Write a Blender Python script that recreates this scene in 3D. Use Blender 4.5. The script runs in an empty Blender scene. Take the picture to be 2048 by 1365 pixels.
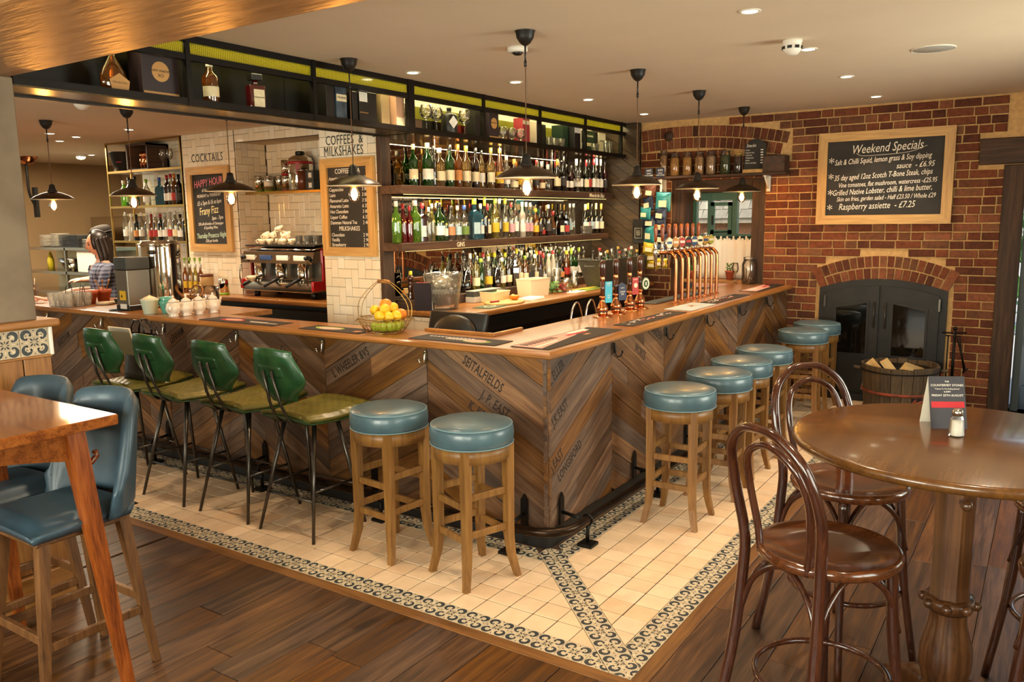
import bpy, bmesh, math, random
from mathutils import Vector, Matrix, Euler
random.seed(11)
SC = bpy.context.scene
COL = SC.collection
PI = math.pi
R = math.radians
# ------------------------------------------------------------------ camera, world, exposure
cam = bpy.data.cameras.new('camera'); cam.sensor_width = 36; cam.lens = 1632.54 / 2048 * 36
cam.clip_start = .05; cam.clip_end = 200
camo = bpy.data.objects.new('camera', cam); COL.objects.link(camo)
camo.location = (-2.7242, -1.2715, 1.8032)
camo.rotation_euler = (R(81.41868), R(.78257), R(-56.54025))
SC.camera = camo
SC.view_settings.view_transform = 'Standard'; SC.view_settings.look = 'None'
SC.view_settings.exposure = 0.7; SC.view_settings.gamma = 1; SC.view_settings.use_curve_mapping = False
try:
    cy = SC.cycles
    cy.max_bounces = 6; cy.diffuse_bounces = 3; cy.glossy_bounces = 3; cy.transmission_bounces = 3; cy.transparent_max_bounces = 12
    cy.caustics_reflective = False; cy.caustics_refractive = False; cy.sample_clamp_indirect = 4.0; cy.blur_glossy = 1.0
    cy.use_denoising = True; cy.use_adaptive_sampling = True; cy.adaptive_threshold = .05
except Exception: pass
W = bpy.data.worlds.new('world'); SC.world = W; W.use_nodes = True
wn = W.node_tree; wbg = wn.nodes['Background']
sky = wn.nodes.new('ShaderNodeTexSky'); sky.sky_type = 'NISHITA'; sky.sun_disc = False
sky.sun_elevation = R(38); sky.sun_rotation = R(250); sky.air_density = 1.2; sky.dust_density = 2.0
wn.links.new(sky.outputs[0], wbg.inputs[0]); wbg.inputs[1].default_value = .28
def light(name, kind, loc, power, color, rot=None, **kw):
    l = bpy.data.lights.new(name, kind); l.energy = power; l.color = color
    for k, v in kw.items(): setattr(l, k, v)
    o = bpy.data.objects.new(name, l); o.location = loc
    if rot: o.rotation_euler = rot
    COL.objects.link(o); return o
# the sun, and daylight standing in the windows behind and beside the camera
light('sun', 'SUN', (-6, 2, 5), 3.0, (1, .95, .86), (R(33), 0, R(-96)), angle=R(1.2))
DAY = (1, .93, .84)
for y, w, e in ((-1.45, 1.7, 90), (.95, 1.9, 150), (3.6, 1.9, 110)):
    light('window_daylight', 'AREA', (-4.46, y, 1.62), e, DAY, (0, R(-90), 0), shape='RECTANGLE', size=1.5, size_y=w)
for x, w, e in ((-1.2, 1.9, 60), (2.6, 1.9, 110)):
    light('window_daylight', 'AREA', (x, -3.06, 1.62), e, DAY, (R(90), 0, 0), shape='RECTANGLE', size=w, size_y=1.5)
light('kitchen_light', 'AREA', (2.6, 8.8, 2.66), 130, (1, .86, .62), (0, 0, 0), shape='RECTANGLE', size=1.6, size_y=1.6)
# ------------------------------------------------------------------ materials
def lin(h):
    h = h.lstrip('#'); o = []
    for i in (0, 2, 4):
        c = int(h[i:i+2], 16) / 255
        o.append(c / 12.92 if c <= .04045 else ((c + .055) / 1.055) ** 2.4)
    return (*o, 1)
MATS = {}
def newmat(name):
    m = bpy.data.materials.new(name); m.use_nodes = True; MATS[name] = m
    return m, m.node_tree, m.node_tree.nodes['Principled BSDF']
def N(nt, t, **kw):
    n = nt.nodes.new(t)
    for k, v in kw.items(): setattr(n, k, v)
    return n
def plain(name, c, rough=.5, metal=0, var=0, scale=8, bump=0, c2=None, coat=0, spec=None, rnd=0, emit=None, es=0, stretch=(1, 1, 1)):
    """one surface: colour with noise variation, optional bump and per-object variation"""
    m, nt, b = newmat(name); L = nt.links.new
    b.inputs['Roughness'].default_value = rough; b.inputs['Metallic'].default_value = metal
    if coat: b.inputs['Coat Weight'].default_value = coat; b.inputs['Coat Roughness'].default_value = .12
    if spec is not None: b.inputs['Specular IOR Level'].default_value = spec
    col = lin(c); b.inputs['Base Color'].default_value = col
    if var or bump or c2 or rnd:
        tc = N(nt, 'ShaderNodeTexCoord'); mp = N(nt, 'ShaderNodeMapping'); mp.inputs['Scale'].default_value = stretch
        oi = N(nt, 'ShaderNodeObjectInfo'); ad = N(nt, 'ShaderNodeVectorMath', operation='ADD'); sc = N(nt, 'ShaderNodeVectorMath', operation='SCALE')
        cb = N(nt, 'ShaderNodeCombineXYZ')
        for i in range(3): L(oi.outputs['Random'], cb.inputs[i])
        L(cb.outputs[0], sc.inputs[0]); sc.inputs['Scale'].default_value = 37
        L(tc.outputs['Object'], ad.inputs[0]); L(sc.outputs[0], ad.inputs[1]); L(ad.outputs[0], mp.inputs[0])
        no = N(nt, 'ShaderNodeTexNoise'); no.inputs['Scale'].default_value = scale; no.inputs['Detail'].default_value = 6
        L(mp.outputs[0], no.inputs[0])
        mx = N(nt, 'ShaderNodeMix', data_type='RGBA')
        a = col; k = lin(c2) if c2 else tuple(v * (1 - .55 * var) for v in col[:3]) + (1,)
        mx.inputs[6].default_value = a; mx.inputs[7].default_value = k
        cr = N(nt, 'ShaderNodeValToRGB'); cr.color_ramp.elements[0].position = .35; cr.color_ramp.elements[1].position = .68
        L(no.outputs[0], cr.inputs[0]); L(cr.outputs[0], mx.inputs[0]); out = mx.outputs[2]
        if rnd:
            hs = N(nt, 'ShaderNodeHueSaturation'); mr = N(nt, 'ShaderNodeMapRange')
            mr.inputs[3].default_value = 1 - rnd; mr.inputs[4].default_value = 1 + rnd
            L(oi.outputs['Random'], mr.inputs[0]); L(mr.outputs[0], hs.inputs['Value']); L(out, hs.inputs['Color']); out = hs.outputs[0]
        L(out, b.inputs['Base Color'])
        if bump:
            bp = N(nt, 'ShaderNodeBump'); bp.inputs['Strength'].default_value = bump; bp.inputs['Distance'].default_value = .01
            L(no.outputs[0], bp.inputs['Height']); L(bp.outputs[0], b.inputs['Normal'])
    if emit: b.inputs['Emission Color'].default_value = lin(emit); b.inputs['Emission Strength'].default_value = es
    return m
def wood(name, cols, axis='X', scale=1.0, rough=.45, rnd=.25, bump=.15, coat=0, spec=None):
    """grain stretched along one object axis, each piece with its own cut and tone; cols = dark .. light"""
    m, nt, b = newmat(name); L = nt.links.new
    tc = N(nt, 'ShaderNodeTexCoord'); oi = N(nt, 'ShaderNodeObjectInfo')
    cb = N(nt, 'ShaderNodeCombineXYZ'); sc = N(nt, 'ShaderNodeVectorMath', operation='SCALE'); sc.inputs['Scale'].default_value = 53
    for i in range(3): L(oi.outputs['Random'], cb.inputs[i])
    L(cb.outputs[0], sc.inputs[0]); ad = N(nt, 'ShaderNodeVectorMath', operation='ADD')
    L(tc.outputs['Object'], ad.inputs[0]); L(sc.outputs[0], ad.inputs[1])
    s = {'X': (1, 14, 14), 'Y': (14, 1, 14), 'Z': (14, 14, 1)}[axis]
    mp = N(nt, 'ShaderNodeMapping'); mp.inputs['Scale'].default_value = tuple(v * scale for v in s); L(ad.outputs[0], mp.inputs[0])
    n1 = N(nt, 'ShaderNodeTexNoise'); n1.inputs['Scale'].default_value = 2.2; n1.inputs['Detail'].default_value = 8; n1.inputs['Distortion'].default_value = .6; L(mp.outputs[0], n1.inputs[0])
    mp2 = N(nt, 'ShaderNodeMapping'); mp2.inputs['Scale'].default_value = tuple((v * 4 if v > 1 else 2) * scale for v in s); L(ad.outputs[0], mp2.inputs[0])
    n2 = N(nt, 'ShaderNodeTexNoise'); n2.inputs['Scale'].default_value = 3; n2.inputs['Detail'].default_value = 4; L(mp2.outputs[0], n2.inputs[0])
    mxv = N(nt, 'ShaderNodeMix', data_type='FLOAT'); mxv.inputs[0].default_value = .38; L(n1.outputs[0], mxv.inputs[2]); L(n2.outputs[0], mxv.inputs[3])
    cr = N(nt, 'ShaderNodeValToRGB'); e = cr.color_ramp.elements
    e[0].position = .34; e[0].color = lin(cols[0]); e[1].position = .66; e[1].color = lin(cols[-1])
    for i, c in enumerate(cols[1:-1]):
        k = e.new(.34 + .32 * (i + 1) / (len(cols) - 1)); k.color = lin(c)
    L(mxv.outputs[0], cr.inputs[0])
    hs = N(nt, 'ShaderNodeHueSaturation'); mr = N(nt, 'ShaderNodeMapRange'); mr.inputs[3].default_value = 1 - rnd; mr.inputs[4].default_value = 1 + rnd
    L(oi.outputs['Random'], mr.inputs[0]); L(mr.outputs[0], hs.inputs['Value']); L(cr.outputs[0], hs.inputs['Color']); L(hs.outputs[0], b.inputs['Base Color'])
    if rnd >= .3:
        fr = N(nt, 'ShaderNodeMath', operation='MULTIPLY'); fr.inputs[1].default_value = 17.3; f2 = N(nt, 'ShaderNodeMath', operation='FRACT'); m2 = N(nt, 'ShaderNodeMapRange'); m2.inputs[3].default_value = .72; m2.inputs[4].default_value = 1.25
        L(oi.outputs['Random'], fr.inputs[0]); L(fr.outputs[0], f2.inputs[0]); L(f2.outputs[0], m2.inputs[0]); L(m2.outputs[0], hs.inputs['Saturation'])
    b.inputs['Roughness'].default_value = rough
    if coat: b.inputs['Coat Weight'].default_value = coat; b.inputs['Coat Roughness'].default_value = .1
    if spec is not None: b.inputs['Specular IOR Level'].default_value = spec
    bp = N(nt, 'ShaderNodeBump'); bp.inputs['Strength'].default_value = bump; bp.inputs['Distance'].default_value = .004
    L(mxv.outputs[0], bp.inputs['Height']); L(bp.outputs[0], b.inputs['Normal'])
    return m
def tones(name, cols, rough=.8, scale=30, bump=.5, var=.35, spec=.2):
    """masonry: each piece takes a tone of its own from the ramp, pitted by noise"""
    m, nt, b = newmat(name); L = nt.links.new
    tc = N(nt, 'ShaderNodeTexCoord'); oi = N(nt, 'ShaderNodeObjectInfo'); cr = N(nt, 'ShaderNodeValToRGB'); e = cr.color_ramp.elements
    cr.color_ramp.interpolation = 'LINEAR'
    e[0].color = lin(cols[0]); e[1].color = lin(cols[-1])
    for i, c in enumerate(cols[1:-1]): e.new((i + 1) / (len(cols) - 1)).color = lin(c)
    ge = N(nt, 'ShaderNodeNewGeometry'); no2 = N(nt, 'ShaderNodeTexNoise'); no2.inputs['Scale'].default_value = 9; L(ge.outputs['Position'], no2.inputs[0])
    ma = N(nt, 'ShaderNodeMath', operation='MULTIPLY_ADD'); ma.inputs[1].default_value = .3; L(no2.outputs[0], ma.inputs[0]); 
    sb = N(nt, 'ShaderNodeMath', operation='MULTIPLY_ADD'); sb.inputs[1].default_value = .85; sb.inputs[2].default_value = -.07; L(oi.outputs['Random'], sb.inputs[0]); L(sb.outputs[0], ma.inputs[2])
    L(ma.outputs[0], cr.inputs[0])
    no = N(nt, 'ShaderNodeTexNoise'); no.inputs['Scale'].default_value = scale; no.inputs['Detail'].default_value = 8; L(ge.outputs['Position'], no.inputs[0])
    mx = N(nt, 'ShaderNodeMix', data_type='RGBA', blend_type='MULTIPLY'); mx.inputs[0].default_value = var
    L(cr.outputs[0], mx.inputs[6]); r2 = N(nt, 'ShaderNodeValToRGB'); r2.color_ramp.elements[0].position = .3; r2.color_ramp.elements[1].position = .6; L(no.outputs[0], r2.inputs[0]); L(r2.outputs[0], mx.inputs[7])
    L(mx.outputs[2], b.inputs['Base Color']); b.inputs['Roughness'].default_value = rough; b.inputs['Specular IOR Level'].default_value = spec
    bp = N(nt, 'ShaderNodeBump'); bp.inputs['Strength'].default_value = bump; bp.inputs['Distance'].default_value = .006
    L(no.outputs[0], bp.inputs['Height']); L(bp.outputs[0], b.inputs['Normal'])
    return m
def glass(name, c, gloss=.5, body=0, bc=None, rough=.03):
    """thin coloured glass: tinted see-through with a mirror-like skin; body mixes in the liquid seen through it"""
    m = bpy.data.materials.new(name); m.use_nodes = True; MATS[name] = m; nt = m.node_tree; nt.nodes.clear(); L = nt.links.new
    tr = N(nt, 'ShaderNodeBsdfTransparent'); tr.inputs[0].default_value = lin(c)
    gl = N(nt, 'ShaderNodeBsdfGlossy'); gl.inputs['Roughness'].default_value = rough
    lw = N(nt, 'ShaderNodeLayerWeight'); lw.inputs[0].default_value = gloss
    a = tr.outputs[0]
    if body:
        df = N(nt, 'ShaderNodeBsdfDiffuse'); df.inputs[0].default_value = lin(bc or c)
        tl = N(nt, 'ShaderNodeBsdfTranslucent'); tl.inputs[0].default_value = lin(bc or c)
        m0 = N(nt, 'ShaderNodeMixShader'); m0.inputs[0].default_value = .5; L(df.outputs[0], m0.inputs[1]); L(tl.outputs[0], m0.inputs[2])
        m1 = N(nt, 'ShaderNodeMixShader'); m1.inputs[0].default_value = body; L(a, m1.inputs[1]); L(m0.outputs[0], m1.inputs[2]); a = m1.outputs[0]
    mr = N(nt, 'ShaderNodeMath', operation='MULTIPLY_ADD'); mr.inputs[1].default_value = .8; mr.inputs[2].default_value = .05; L(lw.outputs['Fresnel'], mr.inputs[0])
    mx = N(nt, 'ShaderNodeMixShader'); L(mr.outputs[0], mx.inputs[0]); L(a, mx.inputs[1]); L(gl.outputs[0], mx.inputs[2])
    o = N(nt, 'ShaderNodeOutputMaterial'); L(mx.outputs[0], o.inputs[0])
    return m
def emis(name, c, s):
    m = bpy.data.materials.new(name); m.use_nodes = True; MATS[name] = m; nt = m.node_tree; nt.nodes.clear()
    e = N(nt, 'ShaderNodeEmission'); e.inputs[0].default_value = lin(c); e.inputs[1].default_value = s
    o = N(nt, 'ShaderNodeOutputMaterial'); nt.links.new(e.outputs[0], o.inputs[0]); return m
# ------------------------------------------------------------------ mesh building
class MB:
    def __init__(s): s.v = []; s.f = []; s.sm = []; s.mi = []; s.M = None; s.m = 0
    def at(s, M): s.M = M; return s
    def mat(s, i): s.m = i; return s
    def add(s, vs, fs, smooth=False):
        b = len(s.v)
        s.v += [tuple(s.M @ Vector(p)) for p in vs] if s.M else [tuple(p) for p in vs]
        s.f += [tuple(i + b for i in f) for f in fs]; s.sm += [smooth] * len(fs); s.mi += [s.m] * len(fs); return s
    def box(s, x0, x1, y0, y1, z0, z1, b=0):
        if b:
            b = min(b, .49 * (x1-x0), .49 * (y1-y0), .49 * (z1-z0)); bm = bmesh.new()
            r = bmesh.ops.create_cube(bm, size=1)
            for v in bm.verts: v.co = Vector(((x0+x1)/2 + v.co.x*(x1-x0), (y0+y1)/2 + v.co.y*(y1-y0), (z0+z1)/2 + v.co.z*(z1-z0)))
            bmesh.ops.bevel(bm, geom=bm.edges[:], offset=b, segments=2 if b > .006 else 1, profile=.7, affect='EDGES')
            bm.verts.index_update(); s.add([v.co[:] for v in bm.verts], [[v.index for v in f.verts] for f in bm.faces], b > .006); bm.free(); return s
        p = [(x, y, z) for z in (z0, z1) for y in (y0, y1) for x in (x0, x1)]
        return s.add(p, [(0,2,3,1),(4,5,7,6),(0,1,5,4),(2,6,7,3),(0,4,6,2),(1,3,7,5)])
    def hexa(s, lo, hi):
        """eight corners: four below, four above, in the same turning order"""
        return s.add(list(lo) + list(hi), [(3,2,1,0),(4,5,6,7)] + [(i, (i+1) % 4, 4+(i+1) % 4, 4+i) for i in range(4)])
    def lathe(s, prof, n=20, c=(0, 0, 0), smooth=True, a0=0, sx=1, sy=1):
        vs = []; fs = []
        for r, z in prof:
            for k in range(n):
                a = a0 + 2*PI*k/n; vs.append((c[0] + sx*r*math.cos(a), c[1] + sy*r*math.sin(a), c[2] + z))
        for j in range(len(prof)-1):
            for k in range(n):
                k2 = (k+1) % n; fs.append((j*n+k, j*n+k2, (j+1)*n+k2, (j+1)*n+k))
        if prof[0][0] > 1e-4: fs.append(tuple(range(n-1, -1, -1)))
        if prof[-1][0] > 1e-4: fs.append(tuple((len(prof)-1)*n + k for k in range(n)))
        return s.add(vs, fs, smooth)
    def tube(s, pts, r, n=8, closed=False, smooth=True, flat=1, up=None):
        P = [Vector(p) for p in pts]; m = len(P); rr = r if isinstance(r, (list, tuple)) else [r]*m
        vs = []; fs = []; u = None
        for i in range(m):
            a = P[i-1] if (i or closed) else P[i]; b = P[(i+1) % m] if (i < m-1 or closed) else P[i]
            t = (b - a).normalized()
            if u is None:
                u = (up and Vector(up)) or (Vector((0, 0, 1)) if abs(t.z) < .9 else Vector((1, 0, 0)))
            u = (u - t * u.dot(t))
            if u.length < 1e-6: u = t.orthogonal()
            u.normalize(); w = t.cross(u)
            for k in range(n):
                q = 2*PI*(k + .5)/n; vs.append(tuple(P[i] + (u*math.cos(q) + w*math.sin(q)*flat) * rr[i]))
        for j in range(m if closed else m-1):
            for k in range(n):
                k2 = (k+1) % n; j2 = (j+1) % m; fs.append((j*n+k, j2*n+k, j2*n+k2, j*n+k2))
        if not closed: fs += [tuple(range(n)), tuple((m-1)*n + k for k in range(n-1, -1, -1))]
        return s.add(vs, fs, smooth)
    def prism(s, poly, z0, z1, smooth=False):
        n = len(poly); vs = [(x, y, z0) for x, y in poly] + [(x, y, z1) for x, y in poly]
        return s.add(vs, [tuple(range(n-1, -1, -1)), tuple(range(n, 2*n))] + [(i, (i+1) % n, n+(i+1) % n, n+i) for i in range(n)], smooth)
    def ball(s, c, r, n=14, m=9, sz=1, sx=1, sy=1):
        pr = [(max(r*math.sin(PI*j/m), 1e-5), -r*sz*math.cos(PI*j/m)) for j in range(m+1)]
        return s.lathe(pr, n, c, True, 0, sx, sy)
    def mesh(s, name, mats):
        me = bpy.data.meshes.new(name); me.from_pydata(s.v, [], s.f)
        for m in (mats if isinstance(mats, (list, tuple)) else [mats]): me.materials.append(MATS[m] if isinstance(m, str) else m)
        me.polygons.foreach_set('use_smooth', s.sm); me.polygons.foreach_set('material_index', s.mi); me.update()
        return me
def link(name, data, parent=None, M=None):
    o = bpy.data.objects.new(name, data)
    if M is not None: o.matrix_world = M
    if parent: o.parent = parent
    COL.objects.link(o); return o
def obj(name, mb, mats, parent=None, M=None): return link(name, mb.mesh(name, mats), parent, M)
def tag(o, label=None, cat=None, group=None, kind=None):
    if label: o['label'] = label
    if cat: o['category'] = cat
    if group: o['group'] = group
    if kind: o['kind'] = kind
    return o
def struct(name, mb, mats, label=None, cat=None): return tag(obj(name, mb, mats), label, cat, None, 'structure')
def empty(name, loc, rz=0, label=None, cat=None, group=None):
    o = bpy.data.objects.new(name, None); o.location = loc; o.rotation_euler = (0, 0, rz); COL.objects.link(o); o.empty_display_size = .1
    return tag(o, label, cat, group)
def dup(root, loc=None, rz=None, label=None, group=None):
    """copy a thing with its parts and their sub-parts, sharing mesh data"""
    r = root.copy(); COL.objects.link(r)
    if loc is not None: r.location = loc
    if rz is not None: r.rotation_euler = (0, 0, rz)
    if label: r['label'] = label
    if group: r['group'] = group
    for ch in list(root.children):
        c = ch.copy(); COL.objects.link(c); c.parent = r
        for g in list(ch.children):
            d = g.copy(); COL.objects.link(d); d.parent = c
    return r
TXT = {}
def text_mesh(body, size, mat, extrude=.0006, shear=0, align='LEFT', res=2, sp=1.0, xs=1.0, bold=0):
    cu = bpy.data.curves.new('lettering', 'FONT'); cu.body = body; cu.size = size; cu.extrude = extrude; cu.shear = shear
    cu.align_x = align; cu.resolution_u = res; cu.space_line = .95; cu.space_character = sp; cu.offset = bold
    o = bpy.data.objects.new('lettering', cu); me = bpy.data.meshes.new_from_object(o)
    bpy.data.objects.remove(o); bpy.data.curves.remove(cu)
    if xs != 1:
        for v in me.vertices: v.co.x *= xs
    me.materials.clear(); me.materials.append(MATS[mat]); return me
def facing(normal, loc, roll=0):
    """matrix for flat work on a wall: local x to the reader's right, y up, z out of the wall"""
    n = Vector(normal).normalized(); up = Vector((0, 0, 1)) if abs(n.z) < .9 else Vector((0, 1, 0))
    x = up.cross(n).normalized(); y = n.cross(x); M = Matrix((x, y, n)).transposed().to_4x4()
    M = Matrix.Translation(loc) @ M @ Matrix.Rotation(roll, 4, 'Z'); return M
def lettering(body, size, mat, parent, normal, loc, roll=0, name='lettering', **kw):
    return link(name, text_mesh(body, size, mat, **kw), parent, facing(normal, loc, roll))
def T(x, y, z, rz=0): return Matrix.Translation((x, y, z)) @ Matrix.Rotation(rz, 4, 'Z')
ORD = ['first', 'second', 'third', 'fourth', 'fifth', 'sixth', 'seventh', 'eighth', 'ninth', 'tenth', 'eleventh', 'twelfth', 'thirteenth', 'fourteenth', 'fifteenth',
       'sixteenth', 'seventeenth', 'eighteenth', 'nineteenth', 'twentieth'] + ['twenty-' + w for w in ('first', 'second', 'third', 'fourth', 'fifth', 'sixth', 'seventh', 'eighth', 'ninth')] + ['thirtieth'] + \
      ['thirty-' + w for w in ('first', 'second', 'third', 'fourth', 'fifth', 'sixth', 'seventh', 'eighth', 'ninth')] + ['fortieth'] + ['forty-' + w for w in ('first', 'second', 'third', 'fourth', 'fifth', 'sixth', 'seventh', 'eighth', 'ninth')]
# ------------------------------------------------------------------ palette
plain('ceiling_paint', '#e8d5ba', .85, var=.06, scale=3)
plain('plaster', '#cdb896', .85, var=.15, scale=4)
plain('brown_paint', '#a08059', .8, var=.15, scale=3)
plain('concrete', '#8d7d68', .75, var=.45, scale=3.5, bump=.15, c2='#6f5f4c')
plain('bronze_paper', '#b08458', .34, metal=.55, var=.25, scale=4, bump=.5, stretch=(7, 1, 1), c2='#94693f')
plain('mortar', '#d2a86e', .95, var=.4, scale=25, bump=.5)
tones('brick', ['#42281c', '#633726', '#703c28', '#81472d', '#6a4530', '#90553a', '#77583c'])
tones('brick_far', ['#8a5a40', '#9a6a4c', '#b07a58'])
tones('terracotta_tile', ['#dcb48c', '#e6c49c', '#e9c8a2', '#d9b690', '#efd2ae'], rough=.5, scale=7, bump=.05, var=.12, spec=.35)
plain('grout', '#3c2616', .9)
plain('tile_grout', '#5a4a36', .9)
plain('pattern_ground', '#cbb694', .45, var=.2, scale=20)
plain('pattern_dark', '#34393a', .45)
plain('pattern_cream', '#e8d6b8', .45)
tones('white_tile', ['#e4d4b6', '#efe2c8', '#e9d8ba', '#f3e8d2', '#dfd2bb'], rough=.1, scale=4, bump=.12, var=.06, spec=.6)
wood('floor_plank', ['#2a1808', '#40250e', '#563416', '#68441f'], 'X', 1.0, .45, .3, .3)
wood('crate_board', ['#442b18', '#5a3c24', '#6d4d31', '#7c5b3d'], 'X', 1.1, .6, .42, .2)
wood('counter_oak', ['#7a4a20', '#94602c', '#aa7138'], 'X', .8, .3, .03, .08, coat=.25)
wood('counter_oak_y', ['#7a4a20', '#94602c', '#aa7138'], 'Y', .8, .3, .03, .08, coat=.25)
wood('oak', ['#7a4d22', '#9a662f', '#b27a3c'], 'Z', 1.2, .42, .12, .1)
wood('oak_x', ['#8a5a28', '#a87035', '#bd8444'], 'X', 1.2, .45, .12, .1)
wood('oak_y', ['#8a5a28', '#a87035', '#bd8444'], 'Y', 1.2, .45, .12, .1)
wood('stool_wood', ['#6a451c', '#825828', '#946a34'], 'Z', 1.3, .42, .1, .1)
wood('edge_oak', ['#5a3718', '#734a22', '#85582b'], 'X', 1.0, .45, .1, .1); wood('edge_oak_y', ['#5a3718', '#734a22', '#85582b'], 'Y', 1.0, .45, .1, .1)
wood('red_wood', ['#5c2a10', '#8a4418', '#a85a22'], 'Z', .9, .25, .08, .08, coat=.4)
wood('red_wood_y', ['#6a3414', '#94501e', '#ad6428'], 'Y', .9, .22, .05, .06, coat=.5)
wood('walnut_leg', ['#4d3018', '#6b4524', '#7d5530'], 'Z', 1.2, .4, .1, .1)
wood('bentwood', ['#2a130a', '#3f1e10', '#4f2a17'], 'Z', .8, .18, .06, .05, coat=.6)
wood('bent_seat', ['#341a0c', '#552c14', '#6e3c1c'], 'X', 1.0, .16, .05, .04, coat=.6)
wood('table_oak', ['#4f2f12', '#5d3a17', '#6a451d'], 'X', .6, .24, .05, .008, coat=.4)
wood('table_dark', ['#3a2110', '#55331a', '#6a4322'], 'Z', .9, .3, .06, .06, coat=.3)
wood('dark_timber', ['#27180c', '#412a18', '#5a3d24'], 'Z', .9, .7, .2, .4)
wood('dark_timber_y', ['#27180c', '#412a18', '#5a3d24'], 'Y', .9, .7, .2, .4)
wood('shelf_wood', ['#2c1b11', '#472e1d', '#5a3c27'], 'X', .9, .6, .2, .3)
wood('clad_wood', ['#2a1c0d', '#3f2d16', '#523d1f'], 'X', 1.0, .5, .28, .2)
wood('barrel_wood', ['#3a2c1c', '#57452f', '#6c563a'], 'Z', 1.2, .75, .2, .4)
wood('log_wood', ['#b08a50', '#caa468', '#dcba80'], 'X', 1.5, .8, .1, .3)
wood('frame_oak', ['#a87c44', '#c29655', '#cfa664'], 'X', 1.1, .5, .08, .12)
plain('black_metal', '#17130f', .42, metal=.6, var=.2, scale=20)
plain('stove_iron', '#161310', .55, metal=.2, var=.5, scale=9, c2='#231f1a', bump=.1)
plain('leg_steel', '#5a544c', .3, metal=.9, var=.2, scale=30)
plain('rail_steel', '#3c2e22', .3, metal=.9, var=.5, scale=12, c2='#241a12')
plain('plinth_black', '#1d1a17', .5, var=.2, scale=10)
plain('steel', '#b9b2a4', .22, metal=1, var=.1, scale=40)
plain('chrome', '#e2ddd2', .06, metal=1)
plain('brushed', '#8f8a80', .35, metal=1, var=.15, scale=60, stretch=(1, 1, 12))
plain('copper', '#d98a5c', .16, metal=1, var=.15, scale=12)
plain('brass', '#b08a48', .28, metal=1, var=.15, scale=20)
plain('gantry_soffit', '#6d5b40', .22, metal=.9, var=.4, scale=4, c2='#4a3c28')
plain('lamp_bronze', '#3c2f22', .35, metal=.7, var=.4, scale=14, c2='#58442f')
plain('lamp_white', '#f0dcb8', .5)
plain('lamp_black', '#1a1613', .4)
plain('flex', '#6a4a30', .8)
plain('mirror', '#b9b0a0', .015, metal=1)
plain('dark_glass', '#0d0c0a', .06, spec=.6)
plain('green_leather', '#17391c', .3, var=.4, scale=14, bump=.08, c2='#235029', coat=.15)
plain('olive_leather', '#54501c', .36, var=.3, scale=14, bump=.1, c2='#6b6326', coat=.1)
plain('blue_leather', '#4d656c', .33, var=.25, scale=10, bump=.06, c2='#42575f', coat=.15)
plain('blue_piping', '#6d8990', .4)
plain('slate_leather', '#3d5360', .4, var=.2, scale=10, bump=.05, c2='#344752', coat=.1)
plain('black_leather', '#1a1512', .3, var=.3, scale=14, bump=.1)
plain('chalkboard', '#211f1c', .75, var=.35, scale=5, c2='#302d29')
plain('chalk_white', '#eee6d6', .9)
plain('chalk_pink', '#e88a9a', .9)
plain('chalk_yellow', '#efe0a4', .9)
plain('chalk_green', '#cfe8cc', .9)
plain('ink_dark', '#2a2f2c', .6)
plain('stencil_ink', '#2a1d14', .8)
plain('sign_cream', '#eadfc0', .7)
plain('white_ceramic', '#efe6d6', .18, coat=.4)
plain('cream_ceramic', '#ecd8b6', .25, coat=.3)
plain('pale_green_ceramic', '#c9d2bc', .25, coat=.3)
plain('teal_ceramic', '#5fae9c', .25, coat=.3)
plain('blue_glaze', '#3a4f86', .25)
plain('terracotta', '#b5583a', .7, var=.2)
plain('cream_plastic', '#e8d9a8', .4)
plain('black_plastic', '#16130f', .38, var=.1)
plain('grey_plastic', '#3f413e', .5)
plain('white_plastic', '#efe8da', .45)
plain('red_enamel', '#b3191a', .25, coat=.4)
plain('yellow_sticker', '#e6b422', .5)
plain('paper', '#ede2cc', .8)
plain('card_black', '#231318', .45)
plain('card_purple', '#1d1016', .45)
plain('slate_mat', '#211a15', .75)
plain('mat_red', '#b8232a', .7); plain('mat_white', '#e9dfd4', .7); plain('mat_pink', '#d9a79a', .7); plain('mat_green', '#8aa03c', .7); plain('mat_blue', '#b9c6c6', .6); plain('mat_tan', '#c98a5a', .7)
plain('skin', '#d9a184', .5, var=.08, scale=6)
plain('hair', '#1d120d', .4, var=.3, scale=30, stretch=(6, 6, 1))
plain('shirt', '#56608a', .85)
plain('felt', '#2a2019', .9); plain('tee', '#d9c0a6', .85)
plain('leaf', '#3f6a2a', .55, var=.4, scale=9, c2='#5f8a36', rnd=.2)
plain('lemon', '#e8b21a', .4, bump=.25, scale=70, var=.15); plain('orange_fruit', '#e0821a', .4, bump=.3, scale=70, var=.15); plain('apple', '#9aa82e', .3, var=.4, scale=7, c2='#7f8f22'); plain('strawberry', '#a8261c', .4, bump=.4, scale=80)
plain('orange_flesh', '#eab060', .5); plain('kraft', '#b08a56', .8); plain('cloth_white', '#f1ece2', .85, var=.05)
plain('roof_tile', '#8f8273', .85, var=.4, scale=6, rnd=.25); plain('grass', '#5c7a3a', .9, var=.4); plain('path_stone', '#b9b2a6', .8, var=.2)
plain('green_frame', '#2f5a4a', .4); plain('door_slate', '#39403f', .45)
plain('navy_foil', '#20283f', .3, var=.3, scale=9, metal=.2); plain('teal_foil', '#2f8a8c', .3, var=.3, scale=9, metal=.2); plain('yellow_foil', '#c9a51f', .3, var=.3, scale=9, metal=.2); plain('brown_foil', '#6a3a24', .3, var=.3, scale=9, metal=.2)
plain('zinc', '#5d5c55', .45, metal=.7, var=.3, scale=8)
emis('filament', '#ffb347', 60); emis('downlight', '#fff0cc', 14); emis('led', '#ffe08a', 1.6)
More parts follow.
